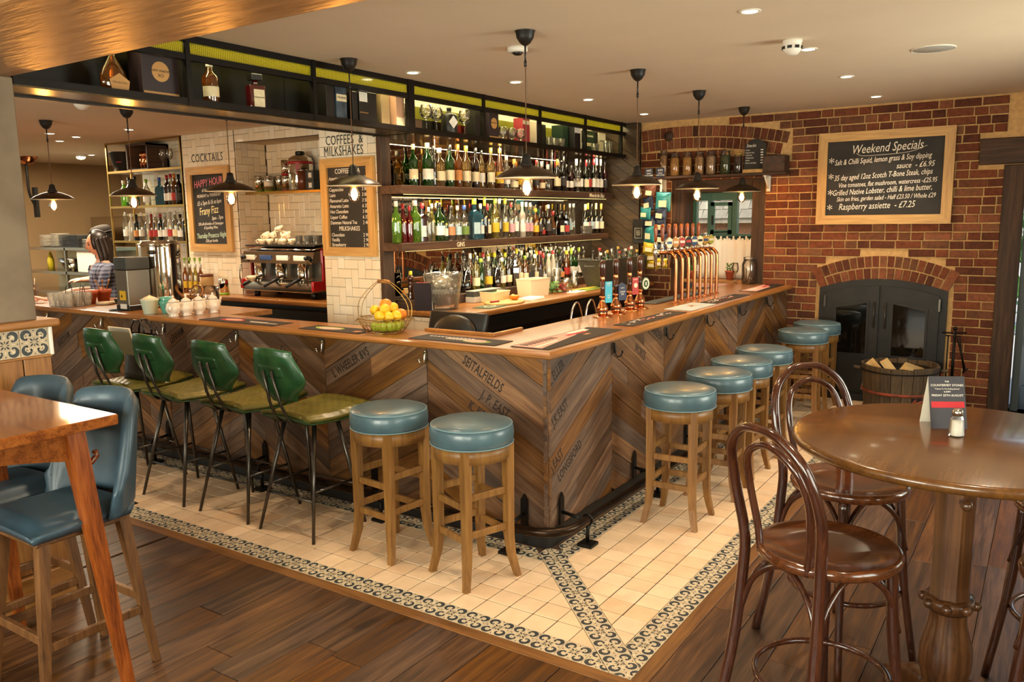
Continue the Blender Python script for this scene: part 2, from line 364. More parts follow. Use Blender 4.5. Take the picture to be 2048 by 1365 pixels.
plain('ribbed_panel', '#b8b23c', .35, var=.1, scale=30)
glass('clear_glass', '#faf7f0', .35, .10, '#f3eee2'); glass('thin_glass', '#fdfbf7', .3, .03, '#f3eee2'); glass('amber_bulb', '#ffcf7a', .4)
glass('facet_glass', '#fdfbf7', .25, .28, '#f6f2e8'); glass('window_glass', '#f6faf6', .3)
glass('ice', '#f6f2ea', .4, .6, '#f4efe6'); glass('ice_bucket', '#faf6ee', .35, .12, '#f3ece0')
# ------------------------------------------------------------------ flat cutting tools and the patterned tile
def clip(poly, planes):
    """cut a convex polygon by half planes a*x + b*y <= c"""
    for a, b, c in planes:
        out = []
        for i in range(len(poly)):
            p, q = poly[i], poly[(i+1) % len(poly)]; dp = a*p[0] + b*p[1] - c; dq = a*q[0] + b*q[1] - c
            if dp <= 0: out.append(p)
            if dp * dq < 0: t = dp / (dp - dq); out.append((p[0] + t*(q[0]-p[0]), p[1] + t*(q[1]-p[1])))
        poly = out
        if len(poly) < 3: return []
    return poly
def area(p): return abs(sum(p[i][0]*p[(i+1) % len(p)][1] - p[(i+1) % len(p)][0]*p[i][1] for i in range(len(p)))) / 2
def arc_quads(cx, cy, r, w, a0, a1, n):
    out = []
    for i in range(n):
        t0, t1 = i/n, (i+1)/n; q = []
        for t, side in ((t0, -1), (t1, -1), (t1, 1), (t0, 1)):
            a = a0 + (a1-a0)*t; h = w * (.25 + .75*math.sin(PI*t)) / 2 if w > 0 else -w/2
            q.append((cx + (r + side*h)*math.cos(a), cy + (r + side*h)*math.sin(a)))
        out.append(q)
    return out
def petal(x0, y0, x1, y1, w):
    dx, dy = x1-x0, y1-y0; mx, my = (x0+x1)/2, (y0+y1)/2; l = math.hypot(dx, dy)
    return [(x0, y0), (mx + dy/l*w, my - dx/l*w), (x1, y1), (mx - dy/l*w, my + dx/l*w)]
PATTERN = []   # (material slot, convex polygon) on a unit tile
for sx in (-1, 1):
    for sy in (-1, 1):
        cx, cy = .255*sx, .255*sy; th = math.atan2(sy, sx)
        PATTERN += [(2, q) for q in arc_quads(cx, cy, .15, .185, th - 2.6, th + 2.6, 10)]
        PATTERN += [(1, q) for q in arc_quads(cx, cy, .153, .145, th - 2.45, th + 2.45, 10)]
        for s in (-1, 1):
            ex, ey = cx + .125*math.cos(th + s*2.35), cy + .125*math.sin(th + s*2.35)
            PATTERN += [(1, q) for q in arc_quads(ex, ey, .022, -.044, 0, 2*PI, 5)]
        PATTERN.append((2, petal(cx - .07*sx, cy - .07*sy, cx + .09*sx, cy + .09*sy, .035)))
        PATTERN.append((2, petal(cx + .06*sx, cy - .05*sy, cx - .03*sx, cy + .04*sy, .022)))
        PATTERN.append((1, petal(.03*sx, .03*sy, .16*sx, .16*sy, .036)))
        PATTERN.append((2, petal(.44*sx, .44*sy, .49*sx, .49*sy, .02)))
for a in range(4):
    c, s = math.cos(a*PI/2), math.sin(a*PI/2)
    PATTERN.append((1, petal(.05*c, .05*s, .17*c, .17*s, .024))); PATTERN.append((2, petal(.2*c, .2*s, .36*c, .36*s, .02)))
    PATTERN.append((1, petal(.42*c - .03*s, .42*s + .03*c, .42*c + .03*s, .42*s - .03*c, .03)))
def ccw(p):
    a = sum(p[i][0]*p[(i+1) % len(p)][1] - p[(i+1) % len(p)][0]*p[i][1] for i in range(len(p)))
    return p if a > 0 else p[::-1]
def tile_mesh(size, planes=(), thick=.008, pattern=True):
    h = size/2 - .0012; base = clip([(-h, -h), (h, -h), (h, h), (-h, h)], planes)
    if len(base) < 3 or area(base) < 3e-5: return None
    mb = MB(); mb.prism(ccw(base), -thick, 0)
    if pattern:
        for k, (m, q) in enumerate(PATTERN):
            q = clip([(x*size, y*size) for x, y in q], planes)
            if len(q) > 2 and area(q) > 2e-7:
                q = ccw(q); mb.m = m; z = .00025 + .00025*m if m == 2 else .0009
                mb.add([(x, y, z) for x, y in q], [tuple(range(len(q)))])
    return mb.mesh('patterned_tile', ['pattern_ground', 'pattern_dark', 'pattern_cream'])
# ------------------------------------------------------------------ floor
P = .13; DG = P * .7071
fl = struct('floor', MB().box(-4.4, 6.2, -3.0, 11.5, -.06, -.012), 'grout')
n = 0
def plank(x0, x1, y0, y1):
    b = .0015; j = random.uniform(-.0012, .0008)
    o = obj('floor_plank', MB().box(-(x1-x0)/2 + b, (x1-x0)/2 - b, -(y1-y0)/2 + b, (y1-y0)/2 - b, -.02, 0, .0022), 'floor_plank', fl, T((x0+x1)/2, (y0+y1)/2, j - .001))
y = -.065; rows = []
while y < 2.66: rows.append((y, min(y + .172, 2.66), -4.35, -.065)); y += .172
y = -.065
while y > -2.95: rows.append((max(y - .172, -2.98), y, -4.35, 5.62)); y -= .172
for y0, y1, xa, xb in rows:
    x = xa - random.uniform(0, .9) 
    while x < xb:
        x1 = x + random.uniform(1.1, 2.1)
        if xb - x1 < .35: x1 = xb
        if x1 > xa + .05 and x1 > -2.3 or y0 < -2.2: plank(max(x, xa), min(x1, xb), y0, y1)
        x = x1
plank(-.9, -.065, 2.66, 2.9)
for k in range(10): plank(-1.0 + 0, -.065, 2.67 + k*.172 + .25, 2.67 + (k+1)*.172 + .25)
struct('trim_1', MB().box(-.065, 0, -.065, 7.0, -.02, .001, .003), 'edge_oak_y', 'oak edging strip along the left run of the tiled floor')
struct('trim_2', MB().box(0, 5.63, -.065, 0, -.02, .001, .003), 'edge_oak', 'oak edging strip along the right run of the tiled floor')
ft = struct('floor_tiled', MB().box(0, 5.63, 0, .95, -.02, -.0035).box(0, .95, .95, 7.0, -.02, -.0035), 'grout', 'cream tiled floor strip with patterned borders around the bar')
FULLP = tile_mesh(P); FULLF = MB().box(-P/2+.0029, P/2-.0029, -P/2+.0029, P/2-.0029, -.008, 0, .002).mesh('terracotta_tile', 'terracotta_tile')
XO, YO = .548 * P, .721 * P
cells = []
for k in range(-1, 54):
    for i in range(7):
        cells.append(((i + .5)*P, YO + (k + .5)*P, i in (0, 6), 'L')); cells.append((XO + (k + .5)*P, (i + .5)*P, i in (0, 6), 'R'))
def dist_cam(x, y): return (x + 2.72)**2 + (y + 1.27)**2
cells.sort(key=lambda c: dist_cam(c[0], c[1])); nf = 0; rest = MB()
for x, y, pat, side in cells:
    if x > 5.6 or y > 6.8: continue
    pl = []
    d = (y - x) if side == 'L' else (x - y)
    if d < DG - P: continue
    if d < DG + P: pl.append((1, -1, (y - x) - DG - .0029) if side == 'L' else (-1, 1, (x - y) - DG - .0029))
    if pat:
        me = FULLP if not pl or d >= DG + P*1.01 else tile_mesh(P, pl)
        if me: link('patterned_tile', me, ft, T(x, y, 0, 0))
    else:
        if not pl: me = FULLF
        else:
            q = clip([(-P/2+.0029, -P/2+.0029), (P/2-.0029, -P/2+.0029), (P/2-.0029, P/2-.0029), (-P/2+.0029, P/2-.0029)], pl)
            if len(q) < 3 or area(q) < 5e-5: continue
            me = MB().prism(ccw(q), -.008, 0).mesh('terracotta_tile', 'terracotta_tile')
        nf += 1
        if nf <= 298: link('terracotta_tile', me, ft, T(x, y, random.uniform(-.0004, .0006)))
        else: rest.box(x-P/2+.0029, x+P/2-.0029, y-P/2+.0029, y+P/2-.0029, -.008, 0)
tag(obj('terracotta_tile_far', rest, 'terracotta_tile', ft), kind='stuff')
for k in range(-1, 11):   # the diagonal band
    s = .072 + (k + .5) * P - .01; c = s * .70711
    pl = [(-.70711, -.70711, c), (-.70711, .70711, c)] if k < 1 else ([(.70711, .70711, .945 - c), (.70711, -.70711, .945 - c)] if k > 7 else [])
    me = FULLP if not pl else tile_mesh(P, pl)
    if me: link('patterned_tile', me, ft, Matrix.Translation((c, c, .0004)) @ Matrix.Rotation(PI/4, 4, 'Z'))
# ------------------------------------------------------------------ ceiling and the bronze beam
ce = MB().box(-4.4, 5.9, -3.0, 3.11, 2.80, 2.95).box(-4.4, 6.0, 3.11, 11.5, 2.70, 2.95)
struct('ceiling', ce, 'ceiling_paint')
struct('ceiling_beam', MB().box(-1.42, -.80, -3.0, 3.35, 2.46, 2.80), 'bronze_paper', 'wide bronze papered ceiling beam over the concrete pillar')
# ------------------------------------------------------------------ walls outside the picture, with real window openings
def holed_wall(name, axis, pos, th, a0, a1, holes, mat):
    """wall with rectangular holes; axis X: plane at x=pos spanning y, axis Y: plane at y=pos spanning x"""
    mb = MB(); cuts = sorted({a0, a1} | {h[0] for h in holes} | {h[1] for h in holes})
    for i in range(len(cuts)-1):
        u0, u1 = cuts[i], cuts[i+1]; hs = [h for h in holes if h[0] <= u0 + 1e-6 and h[1] >= u1 - 1e-6]
        spans = [(0, 2.8)]
        for h in hs: spans = [(0, h[2]), (h[3], 2.8)]
        for z0, z1 in spans:
            if axis == 'X': mb.box(pos, pos + th, u0, u1, z0, z1)
            else: mb.box(u0, u1, pos, pos + th, z0, z1)
    return struct(name, mb, mat)
wb = holed_wall('wall_rear', 'X', -4.4, .2, -3.0, 6.2, [(-2.3, -.6, .85, 2.4), (0, 1.9, .85, 2.4), (2.65, 4.55, .85, 2.4)], 'plaster')
wr = holed_wall('wall_right', 'Y', -3.0, .2, -4.2, 6.0, [(-2.15, -.25, .85, 2.4), (1.65, 3.55, .85, 2.4)], 'plaster')
wi = 2
def win_frame(axis, pos, u0, u1, z0, z1, nm):
    o = MB()
    for a, b_, c, d in ((u0, u1, z0, z0+.06), (u0, u1, z1-.06, z1), (u0, u0+.06, z0, z1), (u1-.06, u1, z0, z1), ((u0+u1)/2-.03, (u0+u1)/2+.03, z0, z1), (u0, u1, z0+1.02, z0+1.06)):
        o.box(pos, pos+.05, a, b_, c, d) if axis == 'X' else o.box(a, b_, pos, pos+.05, c, d)
    fr = struct(nm, o, 'green_frame')
    g = MB(); g.box(pos+.02, pos+.024, u0+.06, u1-.06, z0+.06, z1-.06) if axis == 'X' else g.box(u0+.06, u1-.06, pos+.02, pos+.024, z0+.06, z1-.06)
    obj('pane', g, 'window_glass', fr)
for u0, u1 in ((-2.3, -.6), (0, 1.9), (2.65, 4.55)): win_frame('X', -4.33, u0, u1, .85, 2.4, 'window_%d' % wi); wi += 1
for u0, u1 in ((-2.15, -.25), (1.65, 3.55)): win_frame('Y', -2.94, u0, u1, .85, 2.4, 'window_%d' % wi); wi += 1
# ------------------------------------------------------------------ the concrete pillar on its panelled dado
pi_ = struct('wall_pillar', MB().box(-1.55, -.785, 2.685, 3.3, 1.36, 2.46, .006), 'concrete', 'smooth grey concrete pillar left of the bar')
da = struct('wall_dado', MB().box(-1.9, -.735, 2.70, 3.3, 0, 1.33), 'plaster', 'low partition under the concrete pillar with tiles and oak boards')
obj('cap', MB().box(-1.92, -.70, 2.645, 3.34, 1.325, 1.362, .012), 'oak_x', da)
obj('tile_edge', MB().box(-.742, -.728, 2.672, 2.70, 1.19, 1.325, .002), 'white_ceramic', da)
for k in range(8):
    link('patterned_tile', tile_mesh(P) if k == 0 else FULLP, da, Matrix.Translation((-.808 - k*P, 2.688, 1.258)) @ Matrix.Rotation(R(90), 4, 'X'))
for k in range(9):
    x1 = -.737 - k*.13; obj('oak_board', MB().box(-.0625, .0625, 0, .02, 0, 1.03, .004), 'oak', da, T(x1 - .065, 2.682, .155))
obj('rail', MB().box(-1.9, -.735, 2.676, 2.70, 1.183, 1.193, .002), 'oak_x', da)
tag(obj('baseboard_left', MB().box(-1.9, -.73, 2.66, 2.70, 0, .15, .006), 'oak_x'), kind='structure')
# ------------------------------------------------------------------ the bar: carcass, plinth, crate boards in chevrons, hooks
FX = .925
br = empty('bar_counter', (0, 0, 0), 0, 'L-shaped bar front clad in stencilled crate boards laid in chevrons', 'bar')
obj('carcass', MB().box(FX + .02, 1.20, FX + .02, 6.9, .08, 1.05).box(1.20, 5.62, FX + .02, 1.48, .08, 1.05), 'plinth_black', br)
obj('plinth', MB().box(FX + .006, 1.15, FX + .006, 6.9, 0, .10).box(1.15, 5.62, FX + .006, 1.45, 0, .10), 'plinth_black', br)
LEFT = [.925, 1.76, 2.61, 3.46, 4.31, 5.15, 5.99, 6.84]; RIGHT = [.925, 1.70, 2.50, 3.29, 4.07, 4.86, 5.62]
WORDS = {('L', 1, 7): ('MARDEN', .16), ('L', 1, 8): ('CANTERBURY', .12), ('L', 1, 5): ('L WHEELER &VS', .25), ('L', 2, 7): ('MARDEN', .5), ('L', 2, 9): ('DEPOSIT', .1), ('L', 0, 7): ('ARDEN', .1), ('L', 0, 4): ('SEITALFIELDS', .3),
         ('L', 0, 2): ('K. KEMSLEY', .52), ('L', 0, 3): ('J. P. EAST', .62), ('L', 1, 2): ('LEMON', .4), ('L', 1, 1): ('DEN', .2), ('L', 2, 4): ('EAST &S', .5), ('L', 3, 8): ('WRIGHT ES', .45), ('L', 3, 6): ('LENHAM', .2), ('L', 4, 8): ('COLLIER ROCHESTER', .1),
         ('L', 4, 6): ('GARDEN', .4), ('L', 5, 7): ('WHEELER &S', .2), ('L', 2, 2): ('MARDEN', .2), ('L', 3, 3): ('WHEELER &S', .3), ('L', 5, 4): ('BARSHAM', .2), ('R', 0, 6): ('L ELLER', .04), ('R', 0, 4): ('J.K.EAST', .05), ('R', 0, 2): ('J.EAST', .02), ('R', 0, 1): ('LONGSFORD', .2),
         ('R', 0, 8): ('WHEELER', .3), ('R', 1, 8): ('BARREN', .3), ('R', 1, 6): ('MARDEN', .3), ('R', 2, 8): ('L EAST', .25), ('R', 3, 8): ('R EDV', .3), ('R', 1, 4): ('WORTS', .4)}
TAN = .565; PIT = .122; ang = math.atan(TAN)
def chevrons(side, seams):
    for c in range(len(seams)-1):
        u0, u1 = seams[c], seams[c+1]; up = (c % 2 == 0)          # rises away from the corner in even columns
        w = u1 - u0; lo, hi = .102, 1.064; off = (.05, .02, .07, .0, .03, .06, .01)[c] if side == 'L' else (.02, .06, .03, .0, .05, .01)[c]
        for r in range(-6, 10):
            zb = lo + r*PIT + off                                  # height of the board's lower edge at its low end
            sl = TAN if up else -TAN; zz = zb if up else zb + TAN*w
            cuts = [0, w]
            if (side, c, r) not in WORDS and random.random() < .6: cuts.insert(1, random.uniform(.25, .75) * w)
            for k in range(len(cuts)-1):
                a, b_ = cuts[k] + .0015, cuts[k+1] - .0015
                if k > 0: a += 0
                poly = [(a, zz + sl*a + .0015), (b_, zz + sl*b_ + .0015), (b_, zz + sl*b_ + PIT - .0015), (a, zz + sl*a + PIT - .0015)]
                poly = clip(poly, [(0, -1, -lo), (0, 1, hi)])
                if len(poly) < 3 or area(poly) < 8e-4: continue
                mx = (a + b_)/2; mz = zz + sl*mx + PIT/2
                # local frame of the board: x along it as read by the viewer, y across, z out
                if side == 'L': M0 = facing((-1, 0, 0), (FX + .012, u0 + mx, mz)); sg = -1
                else: M0 = facing((0, -1, 0), (u0 + mx, FX + .012, mz)); sg = 1
                th = math.atan(sl) * sg; M = M0 @ Matrix.Rotation(th, 4, 'Z'); cs, sn = math.cos(-th), math.sin(-th)
                q = []
                for pu, pz in poly:
                    x, y = sg*(pu - mx), pz - mz; q.append((x*cs - y*sn, x*sn + y*cs))
                t = random.uniform(0, .005)
                o = obj('crate_board', MB().prism(ccw(q), -.02, t), 'crate_board', br, M)
                wd = WORDS.get((side, c, r))
                if wd and k == 0 or (wd and len(cuts) == 2):
                    xs = [p[0] for p in q]; L_ = max(xs) - min(xs)
                    if L_ > .25:
                        me = text_mesh(wd[0], .08, 'stencil_ink', .0003, 0, 'LEFT', 2, 1.08, .6, .0016)
                        tw = max(v.co.x for v in me.vertices); x0 = min(xs) + .06 + wd[1]*max(0, L_ - tw - .14)
                        if tw < L_ - .08: link('stencil_lettering', me, o, Matrix.Translation((x0, -.03, t + .0006)))
chevrons('L', LEFT); chevrons('R', RIGHT)
hk = MB().tube([(.003, 0, .035), (-.006, 0, .02), (-.008, 0, 0), (-.012, 0, -.028), (-.028, 0, -.04), (-.048, 0, -.03), (-.055, 0, -.01)], [.0045]*7, 6)
hk.box(-.004, .002, -.011, .011, -.02, .045, .002).ball((-.056, 0, -.006), .0075, 8, 5).ball((-.004, 0, .038), .005, 6, 4)
HM = hk.mesh('coat_hook', 'chrome'); HB = hk.mesh('coat_hook', 'black_metal')
for s in LEFT[1:-1]: link('coat_hook', HM, br, T(FX - .004, s, 1.0))
for s in RIGHT[1:-1]: link('coat_hook', HB, br, T(s, FX - .004, 1.0, R(90)))
# worktop with a rounded nosing, mitred at the corner
def nosing(d): # profile offset outward at height
    return [(0, 1.062), (-.012, 1.064), (-.02, 1.072), (-.02, 1.084), (-.012, 1.092), (-.006, 1.1), (0, 1.102)]
wt = empty('bar_worktop', (0, 0, 0), 0, 'long oiled oak bar worktop with rounded nosing turning the corner', 'worktop')
def run(pr, ax):
    mb = MB(); vs = []
    n = len(pr); O = .905
    far = 6.9 if ax == 'L' else 5.622; ins = 1.25 if ax == 'L' else 1.50
    full = [(O + d, z) for d, z in pr] + [(ins, 1.102), (ins, 1.062)]
    def mit(d): return d if d <= O else O + (d - O) * ((.595 / .345) if ax == 'L' else (.345 / .595))
    for end in (0, 1):
        for d, z in full: vs.append((d, mit(d) if end == 0 else far, z) if ax == 'L' else (mit(d) if end == 0 else far, d, z))
    m = len(full); fs = [(i, (i+1) % m, m + (i+1) % m, m + i) for i in range(m)] + [tuple(range(m-1, -1, -1)), tuple(range(m, 2*m))]
    if ax == 'L': fs = [f[::-1] for f in fs]
    return mb.add(vs, fs, False)
obj('board', run(nosing(0), 'L'), 'counter_oak_y', wt); obj('board', run(nosing(0), 'R'), 'counter_oak', wt)
obj('service_board', MB().box(1.25, 1.66, 3.95, 6.9, 1.062, 1.102, .004), 'counter_oak_y', wt)
obj('till_lip', MB().box(1.232, 1.262, 1.50, 2.02, 1.1, 1.122, .004).box(1.23, 1.56, 1.485, 1.512, 1.1, 1.122, .004), 'counter_oak', wt)
# foot rail
RO = .775
fr_ = empty('foot_rail', (0, 0, 0), 0, 'dark steel foot rail bent round the bar corner', 'foot rail')
pts = [(RO, 6.8, .15)] + [(RO, y, .15) for y in (5, 3.5, 2, 1.2)] + [(RO + .2 - .2*math.cos(a) , RO + .2 - .2*math.sin(a), .15) for a in [i*PI/12 for i in range(0, 7)]] + [(x, RO, .15) for x in (1.2, 2, 3.5, 5, 5.62)]
obj('pipe', MB().tube(pts, .026, 10), 'rail_steel', fr_)
def post(x, y, left):
    d = (1, 0) if left else (0, 1)
    mb = MB().box(x-.045, x+.045, y-.045, y+.045, 0, .018, .003).tube([(x, y, .018), (x, y, .13)], .011, 6)
    mb.tube([(x + .03*math.cos(a)*d[0], y + .03*math.cos(a)*d[1], .15 + .03*math.sin(a)) for a in [k*PI/6 for k in range(12)]], .006, 5, True)
    for k in range(6): mb.tube([(x + .012*math.cos(k), y + .012*math.sin(k), .04 + k*.013), (x + .012*math.cos(k+1.6), y + .012*math.sin(k+1.6), .046 + k*.013)], .004, 4)
    obj('floor_post', mb, 'black_metal', fr_)
def brak(u, left):
    mb = MB(); w = .022
    if left:
        mb.add([(FX-.012, u-w, .11), (FX-.012, u+w, .11), (FX-.012, u+w, .26), (FX-.012, u, .295), (FX-.012, u-w, .26), (FX-.002, u-w, .11), (FX-.002, u+w, .11), (FX-.002, u+w, .26), (FX-.002, u, .295), (FX-.002, u-w, .26)],
               [(0, 1, 2, 3, 4), (9, 8, 7, 6, 5)] + [(i, (i+1) % 5 + 0, 5 + (i+1) % 5, 5 + i) for i in range(5)])
        mb.tube([(FX-.01, u, .18), (RO + .05, u, .17), (RO + .02, u, .16)], .01, 6)
    else:
        mb.add([(u-w, FX-.012, .11), (u+w, FX-.012, .11), (u+w, FX-.012, .26), (u, FX-.012, .295), (u-w, FX-.012, .26), (u-w, FX-.002, .11), (u+w, FX-.002, .11), (u+w, FX-.002, .26), (u, FX-.002, .295), (u-w, FX-.002, .26)],
               [(4, 3, 2, 1, 0), (5, 6, 7, 8, 9)] + [(5 + i, 5 + (i+1) % 5, (i+1) % 5, i) for i in range(5)])
        mb.tube([(u, FX-.01, .18), (u, RO + .05, .17), (u, RO + .02, .16)], .01, 6)
    obj('bracket', mb, 'black_metal', fr_)
for y in (1.09, 2.02, 3.1, 4.32, 5.4): post(RO, y, True)
for x in (1.09, 2.05, 3.0, 4.0, 5.0): post(x, RO, False)
for y in (1.08, 2.2, 3.23, 4.35): brak(y, True)
for x in (1.05, 2.0, 2.9, 3.8, 4.7): brak(x, False)
# ------------------------------------------------------------------ the far brick wall: mortar body, bricks, arches, openings
WX = 5.65
WIN = (1.23, 2.20, 1.02, 2.16); FIRE = (-.52, .66, 0, 1.16); DOOR = (-3.0, -.93, 0, 2.20)
wf = holed_wall('wall_far', 'X', WX, .30, -2.8, 2.62, [WIN, DOOR], 'mortar'); tag(wf, 'old red brick wall with the fireplace and the window')
def brick_mesh(l, h, d=.012):
    mb = MB(); j = lambda: random.uniform(-.0018, .0018)
    b = .004
    lo = [(-d, -l/2 + b + j(), -h/2 + b + j()), (-d, l/2 - b + j(), -h/2 + b + j()), (-d, l/2 - b + j(), h/2 - b + j()), (-d, -l/2 + b + j(), h/2 - b + j())]
    hi = [(.004, -l/2 + j(), -h/2 + j()), (.004, l/2 + j(), -h/2 + j()), (.004, l/2 + j(), h/2 + j()), (.004, -l/2 + j(), h/2 + j())]
    md = [(-d + .005, y, z) for _, y, z in hi]
    vs = lo + md + hi; fs = [(0, 3, 2, 1)]
    for a, c in ((0, 4), (4, 8)): fs += [(a + i, c + i, c + (i+1) % 4, a + (i+1) % 4) for i in range(4)]
    fs = [f[::-1] for f in fs]
    return mb.add(vs, [f[::-1] for f in fs])
CH = .0776; MS = .0115
STR = [brick_mesh(.213, CH - MS).mesh('brick', 'brick') for _ in range(5)]; HED = [brick_mesh(.102, CH - MS).mesh('brick', 'brick') for _ in range(4)]
bricks = []
BOARD = (-.47, .69, 1.70, 2.56)
def relieving(y, z): d = (y - 2.1)**2 / 10; return .95 < y < 2.56 and 2.492 - d < z < 2.745 - d
def hearth(y, z):
    if -.505 < y < .645 and z < 1.15: return True
    return -.53 < y < .67 and z < 1.415 - (y - .07)**2 / 2.9
def free(y, z):
    for zz in (z - .03, z, z + .03):
        if relieving(y, zz) or hearth(y, zz) or (1.20 < y < 2.205 and 1.0 < zz < 2.175) or (y < -.655 and 2.2 < zz < 2.435) or y < -.855: return False
    return True
z = .0; row = 0
while z < 2.79:
    h = CH - MS; zc = z + h/2; y = 2.555; start = None; iv = []
    while y > -.87:
        f_ = free(y, zc)
        if f_ and start is None: start = y
        if not f_ and start is not None: iv.append((start, y + .004)); start = None
        y -= .008
    for ya, yb in iv:
        y = ya; k = row
        if row % 2 and ya > 2.5: y0 = y - .05; bricks.append(((y + y0)/2, zc, False, .05)); y = y0 - MS
        while y - yb > .03:
            st = (k % 2 == 0) if random.random() < .86 else (k % 2 == 1)
            l = min((.213 if st else .102) * random.uniform(.96, 1.04), y - yb)
            if 0 < y - l - yb < .045: l = y - yb
            bricks.append((y - l/2, zc, l > .15, l)); y -= l + MS; k += 1
    z += CH; row += 1
def hidden(b): return BOARD[0] < b[0] < BOARD[1] and BOARD[2] < b[1] < BOARD[3] or (b[0] > .93 and b[1] < 1.05) or b[1] < .25
bricks.sort(key=lambda b: (hidden(b), -b[2], random.random()))
restb = MB()
for i, (yc, zc, st, l) in enumerate(bricks):
    M = Matrix.Translation((WX - .001 + random.uniform(-.003, .003), yc, zc + random.uniform(-.0015, .0015))) @ Matrix.Rotation(random.uniform(-.008, .008), 4, 'X') @ Matrix.Diagonal((1, l / (.213 if st else .102), 1, 1))
    if i < 270: link('brick', random.choice(STR if st else HED), wf, M)
    else:
        q = brick_mesh(l, CH - MS); restb.at(M); restb.add(q.v, q.f)
tag(obj('brick_rest', restb, 'brick', wf), kind='stuff')
def voussoirs(yc0, rad, zc0, a0, a1, r0, r1, n, nm='arch_brick'):
    for k in range(n):
        g = .0065 / r1; b0 = a0 + (a1-a0)*k/n + g; b1 = a0 + (a1-a0)*(k+1)/n - g; j = random.uniform(-.004, .004); mb = MB()
        P4 = [(yc0 + r*math.sin(b), zc0 + r*math.cos(b)) for r, b in ((r0+.005, b0), (r0+.005, b1), (r1-.005, b1), (r1-.005, b0))]
        cyy, czz = sum(p[0] for p in P4)/4, sum(p[1] for p in P4)/4
        mb.hexa([(-.014 + j, p[0]-cyy, p[1]-czz) for p in P4], [(.01, p[0]-cyy, p[1]-czz) for p in P4]); obj(nm, mb, 'brick', wf, T(WX, cyy, czz))
Rr = 5.0
voussoirs(2.1, 0, 2.735 - Rr, -1.14/Rr, .46/Rr, Rr - .118, Rr, 22); voussoirs(2.1, 0, 2.735 - Rr, -1.10/Rr, .46/Rr, Rr - .235, Rr - .12, 21)
Rh = 1.46
voussoirs(.07, 0, 1.405 - Rh, -.40, .40, Rh - .112, Rh, 17); voussoirs(.07, 0, 1.405 - Rh, -.395, .395, Rh - .225, Rh - .115, 15)
for s in (-1, 1):
    a = s*.43; r0, r1 = Rh - .225, Rh; P4 = [(.07 + r*math.sin(b), 1.405 - Rh + r*math.cos(b)) for r, b in ((r0, a-.025), (r0, a+.025), (r1, a+.028), (r1, a-.028))]
    obj('arch_brick', MB().hexa([(WX-.024, *p) for p in P4], [(WX+.01, *p) for p in P4]), 'brick', wf)
obj('beam_end', MB().at(Matrix.Translation((WX-.02, 2.24, 2.64)) @ Matrix.Rotation(R(90), 4, 'Y')).lathe([(.05, -.01), (.054, 0), (.045, .004)], 9), 'dark_timber', wf)
# timber round the openings
struct('trim_3', MB().box(WX-.012, WX+.31, 1.20, 1.33, 1.0, 2.17, .008), 'dark_timber', 'dark timber post at the right of the window opening')
struct('trim_4', MB().box(WX-.005, WX+.31, 2.06, 2.20, .9, 2.17, .008), 'dark_timber', 'dark timber post at the left of the window opening')
struct('trim_5', MB().box(WX-.01, WX+.30, 1.33, 2.06, 2.04, 2.17, .006), 'dark_timber_y', 'dark timber lintel over the window')
struct('trim_6', MB().box(WX-.035, WX+.30, -2.6, -.66, 2.205, 2.43, .012), 'dark_timber_y', 'heavy old timber lintel over the doorway')
struct('trim_7', MB().box(WX-.02, WX+.16, -1.02, -.855, 0, 2.20, .01), 'dark_timber', 'rough old timber door post right of the fireplace')
# window with opening light, half curtain on a rod, sill
GX = WX + .26
w1 = struct('window_1', MB().box(GX, GX+.07, 1.33, 2.06, 1.12, 1.18).box(GX, GX+.07, 1.33, 2.06, 1.96, 2.04).box(GX, GX+.07, 1.33, 2.06, 1.52, 1.60).box(GX, GX+.07, 1.33, 1.37, 1.12, 2.04).box(GX, GX+.07, 2.02, 2.06, 1.12, 2.04).box(GX-.01, GX+.07, 1.57, 1.62, 1.12, 2.04).box(GX-.01, GX+.07, 1.85, 1.89, 1.12, 2.04), 'green_frame', 'green painted window behind the beer taps')
obj('casement', MB().box(GX-.03, GX, 1.62, 1.66, 1.6, 1.94).box(GX-.03, GX, 1.81, 1.85, 1.6, 1.94).box(GX-.03, GX, 1.62, 1.85, 1.6, 1.645).box(GX-.03, GX, 1.62, 1.85, 1.9, 1.94), 'green_frame', w1)
obj('stay', MB().tube([(GX-.04, 1.65, 1.625), (GX-.045, 1.8, 1.622)], .006, 6), 'black_metal', w1)
obj('catch', MB().box(GX-.045, GX-.03, 1.815, 1.835, 1.70, 1.80, .004), 'black_metal', w1)
for a, b_ in ((1.37, 1.57), (1.64, 1.83), (1.89, 2.02)): obj('pane', MB().box(GX+.03, GX+.034, a, b_, 1.6, 1.96), 'window_glass', w1)
for a, b_ in ((1.37, 1.57), (1.62, 1.85), (1.89, 2.02)): obj('pane', MB().box(GX+.03, GX+.034, a, b_, 1.18, 1.52), 'window_glass', w1)
struct('trim_8', MB().box(WX-.04, GX+.05, 1.33, 2.06, 1.095, 1.125, .005), 'oak_y', 'oak window sill behind the taps')
cu = empty('cafe_curtain', (GX-.06, 1.68, 1.13), 0, 'white half curtain hanging from a thin rod across the window', 'curtain')
ny = 48; mb = MB(); vs = []
for j in range(7):
    for i in range(ny+1):
        u = i/ny; z = .42*(1 - j/6); vs.append((.012*math.sin(u*46 + .8*j*.12)*(1 - .4*(j == 0)) , .345 - .69*u, z + (.014*math.sin(u*90) if j == 0 else 0)))
mb.add(vs, [(j*(ny+1)+i, j*(ny+1)+i+1, (j+1)*(ny+1)+i+1, (j+1)*(ny+1)+i) for j in range(6) for i in range(ny)], True)
co = obj('cloth', mb, 'cloth_white', cu); md = co.modifiers.new('thick', 'SOLIDIFY'); md.thickness = .003
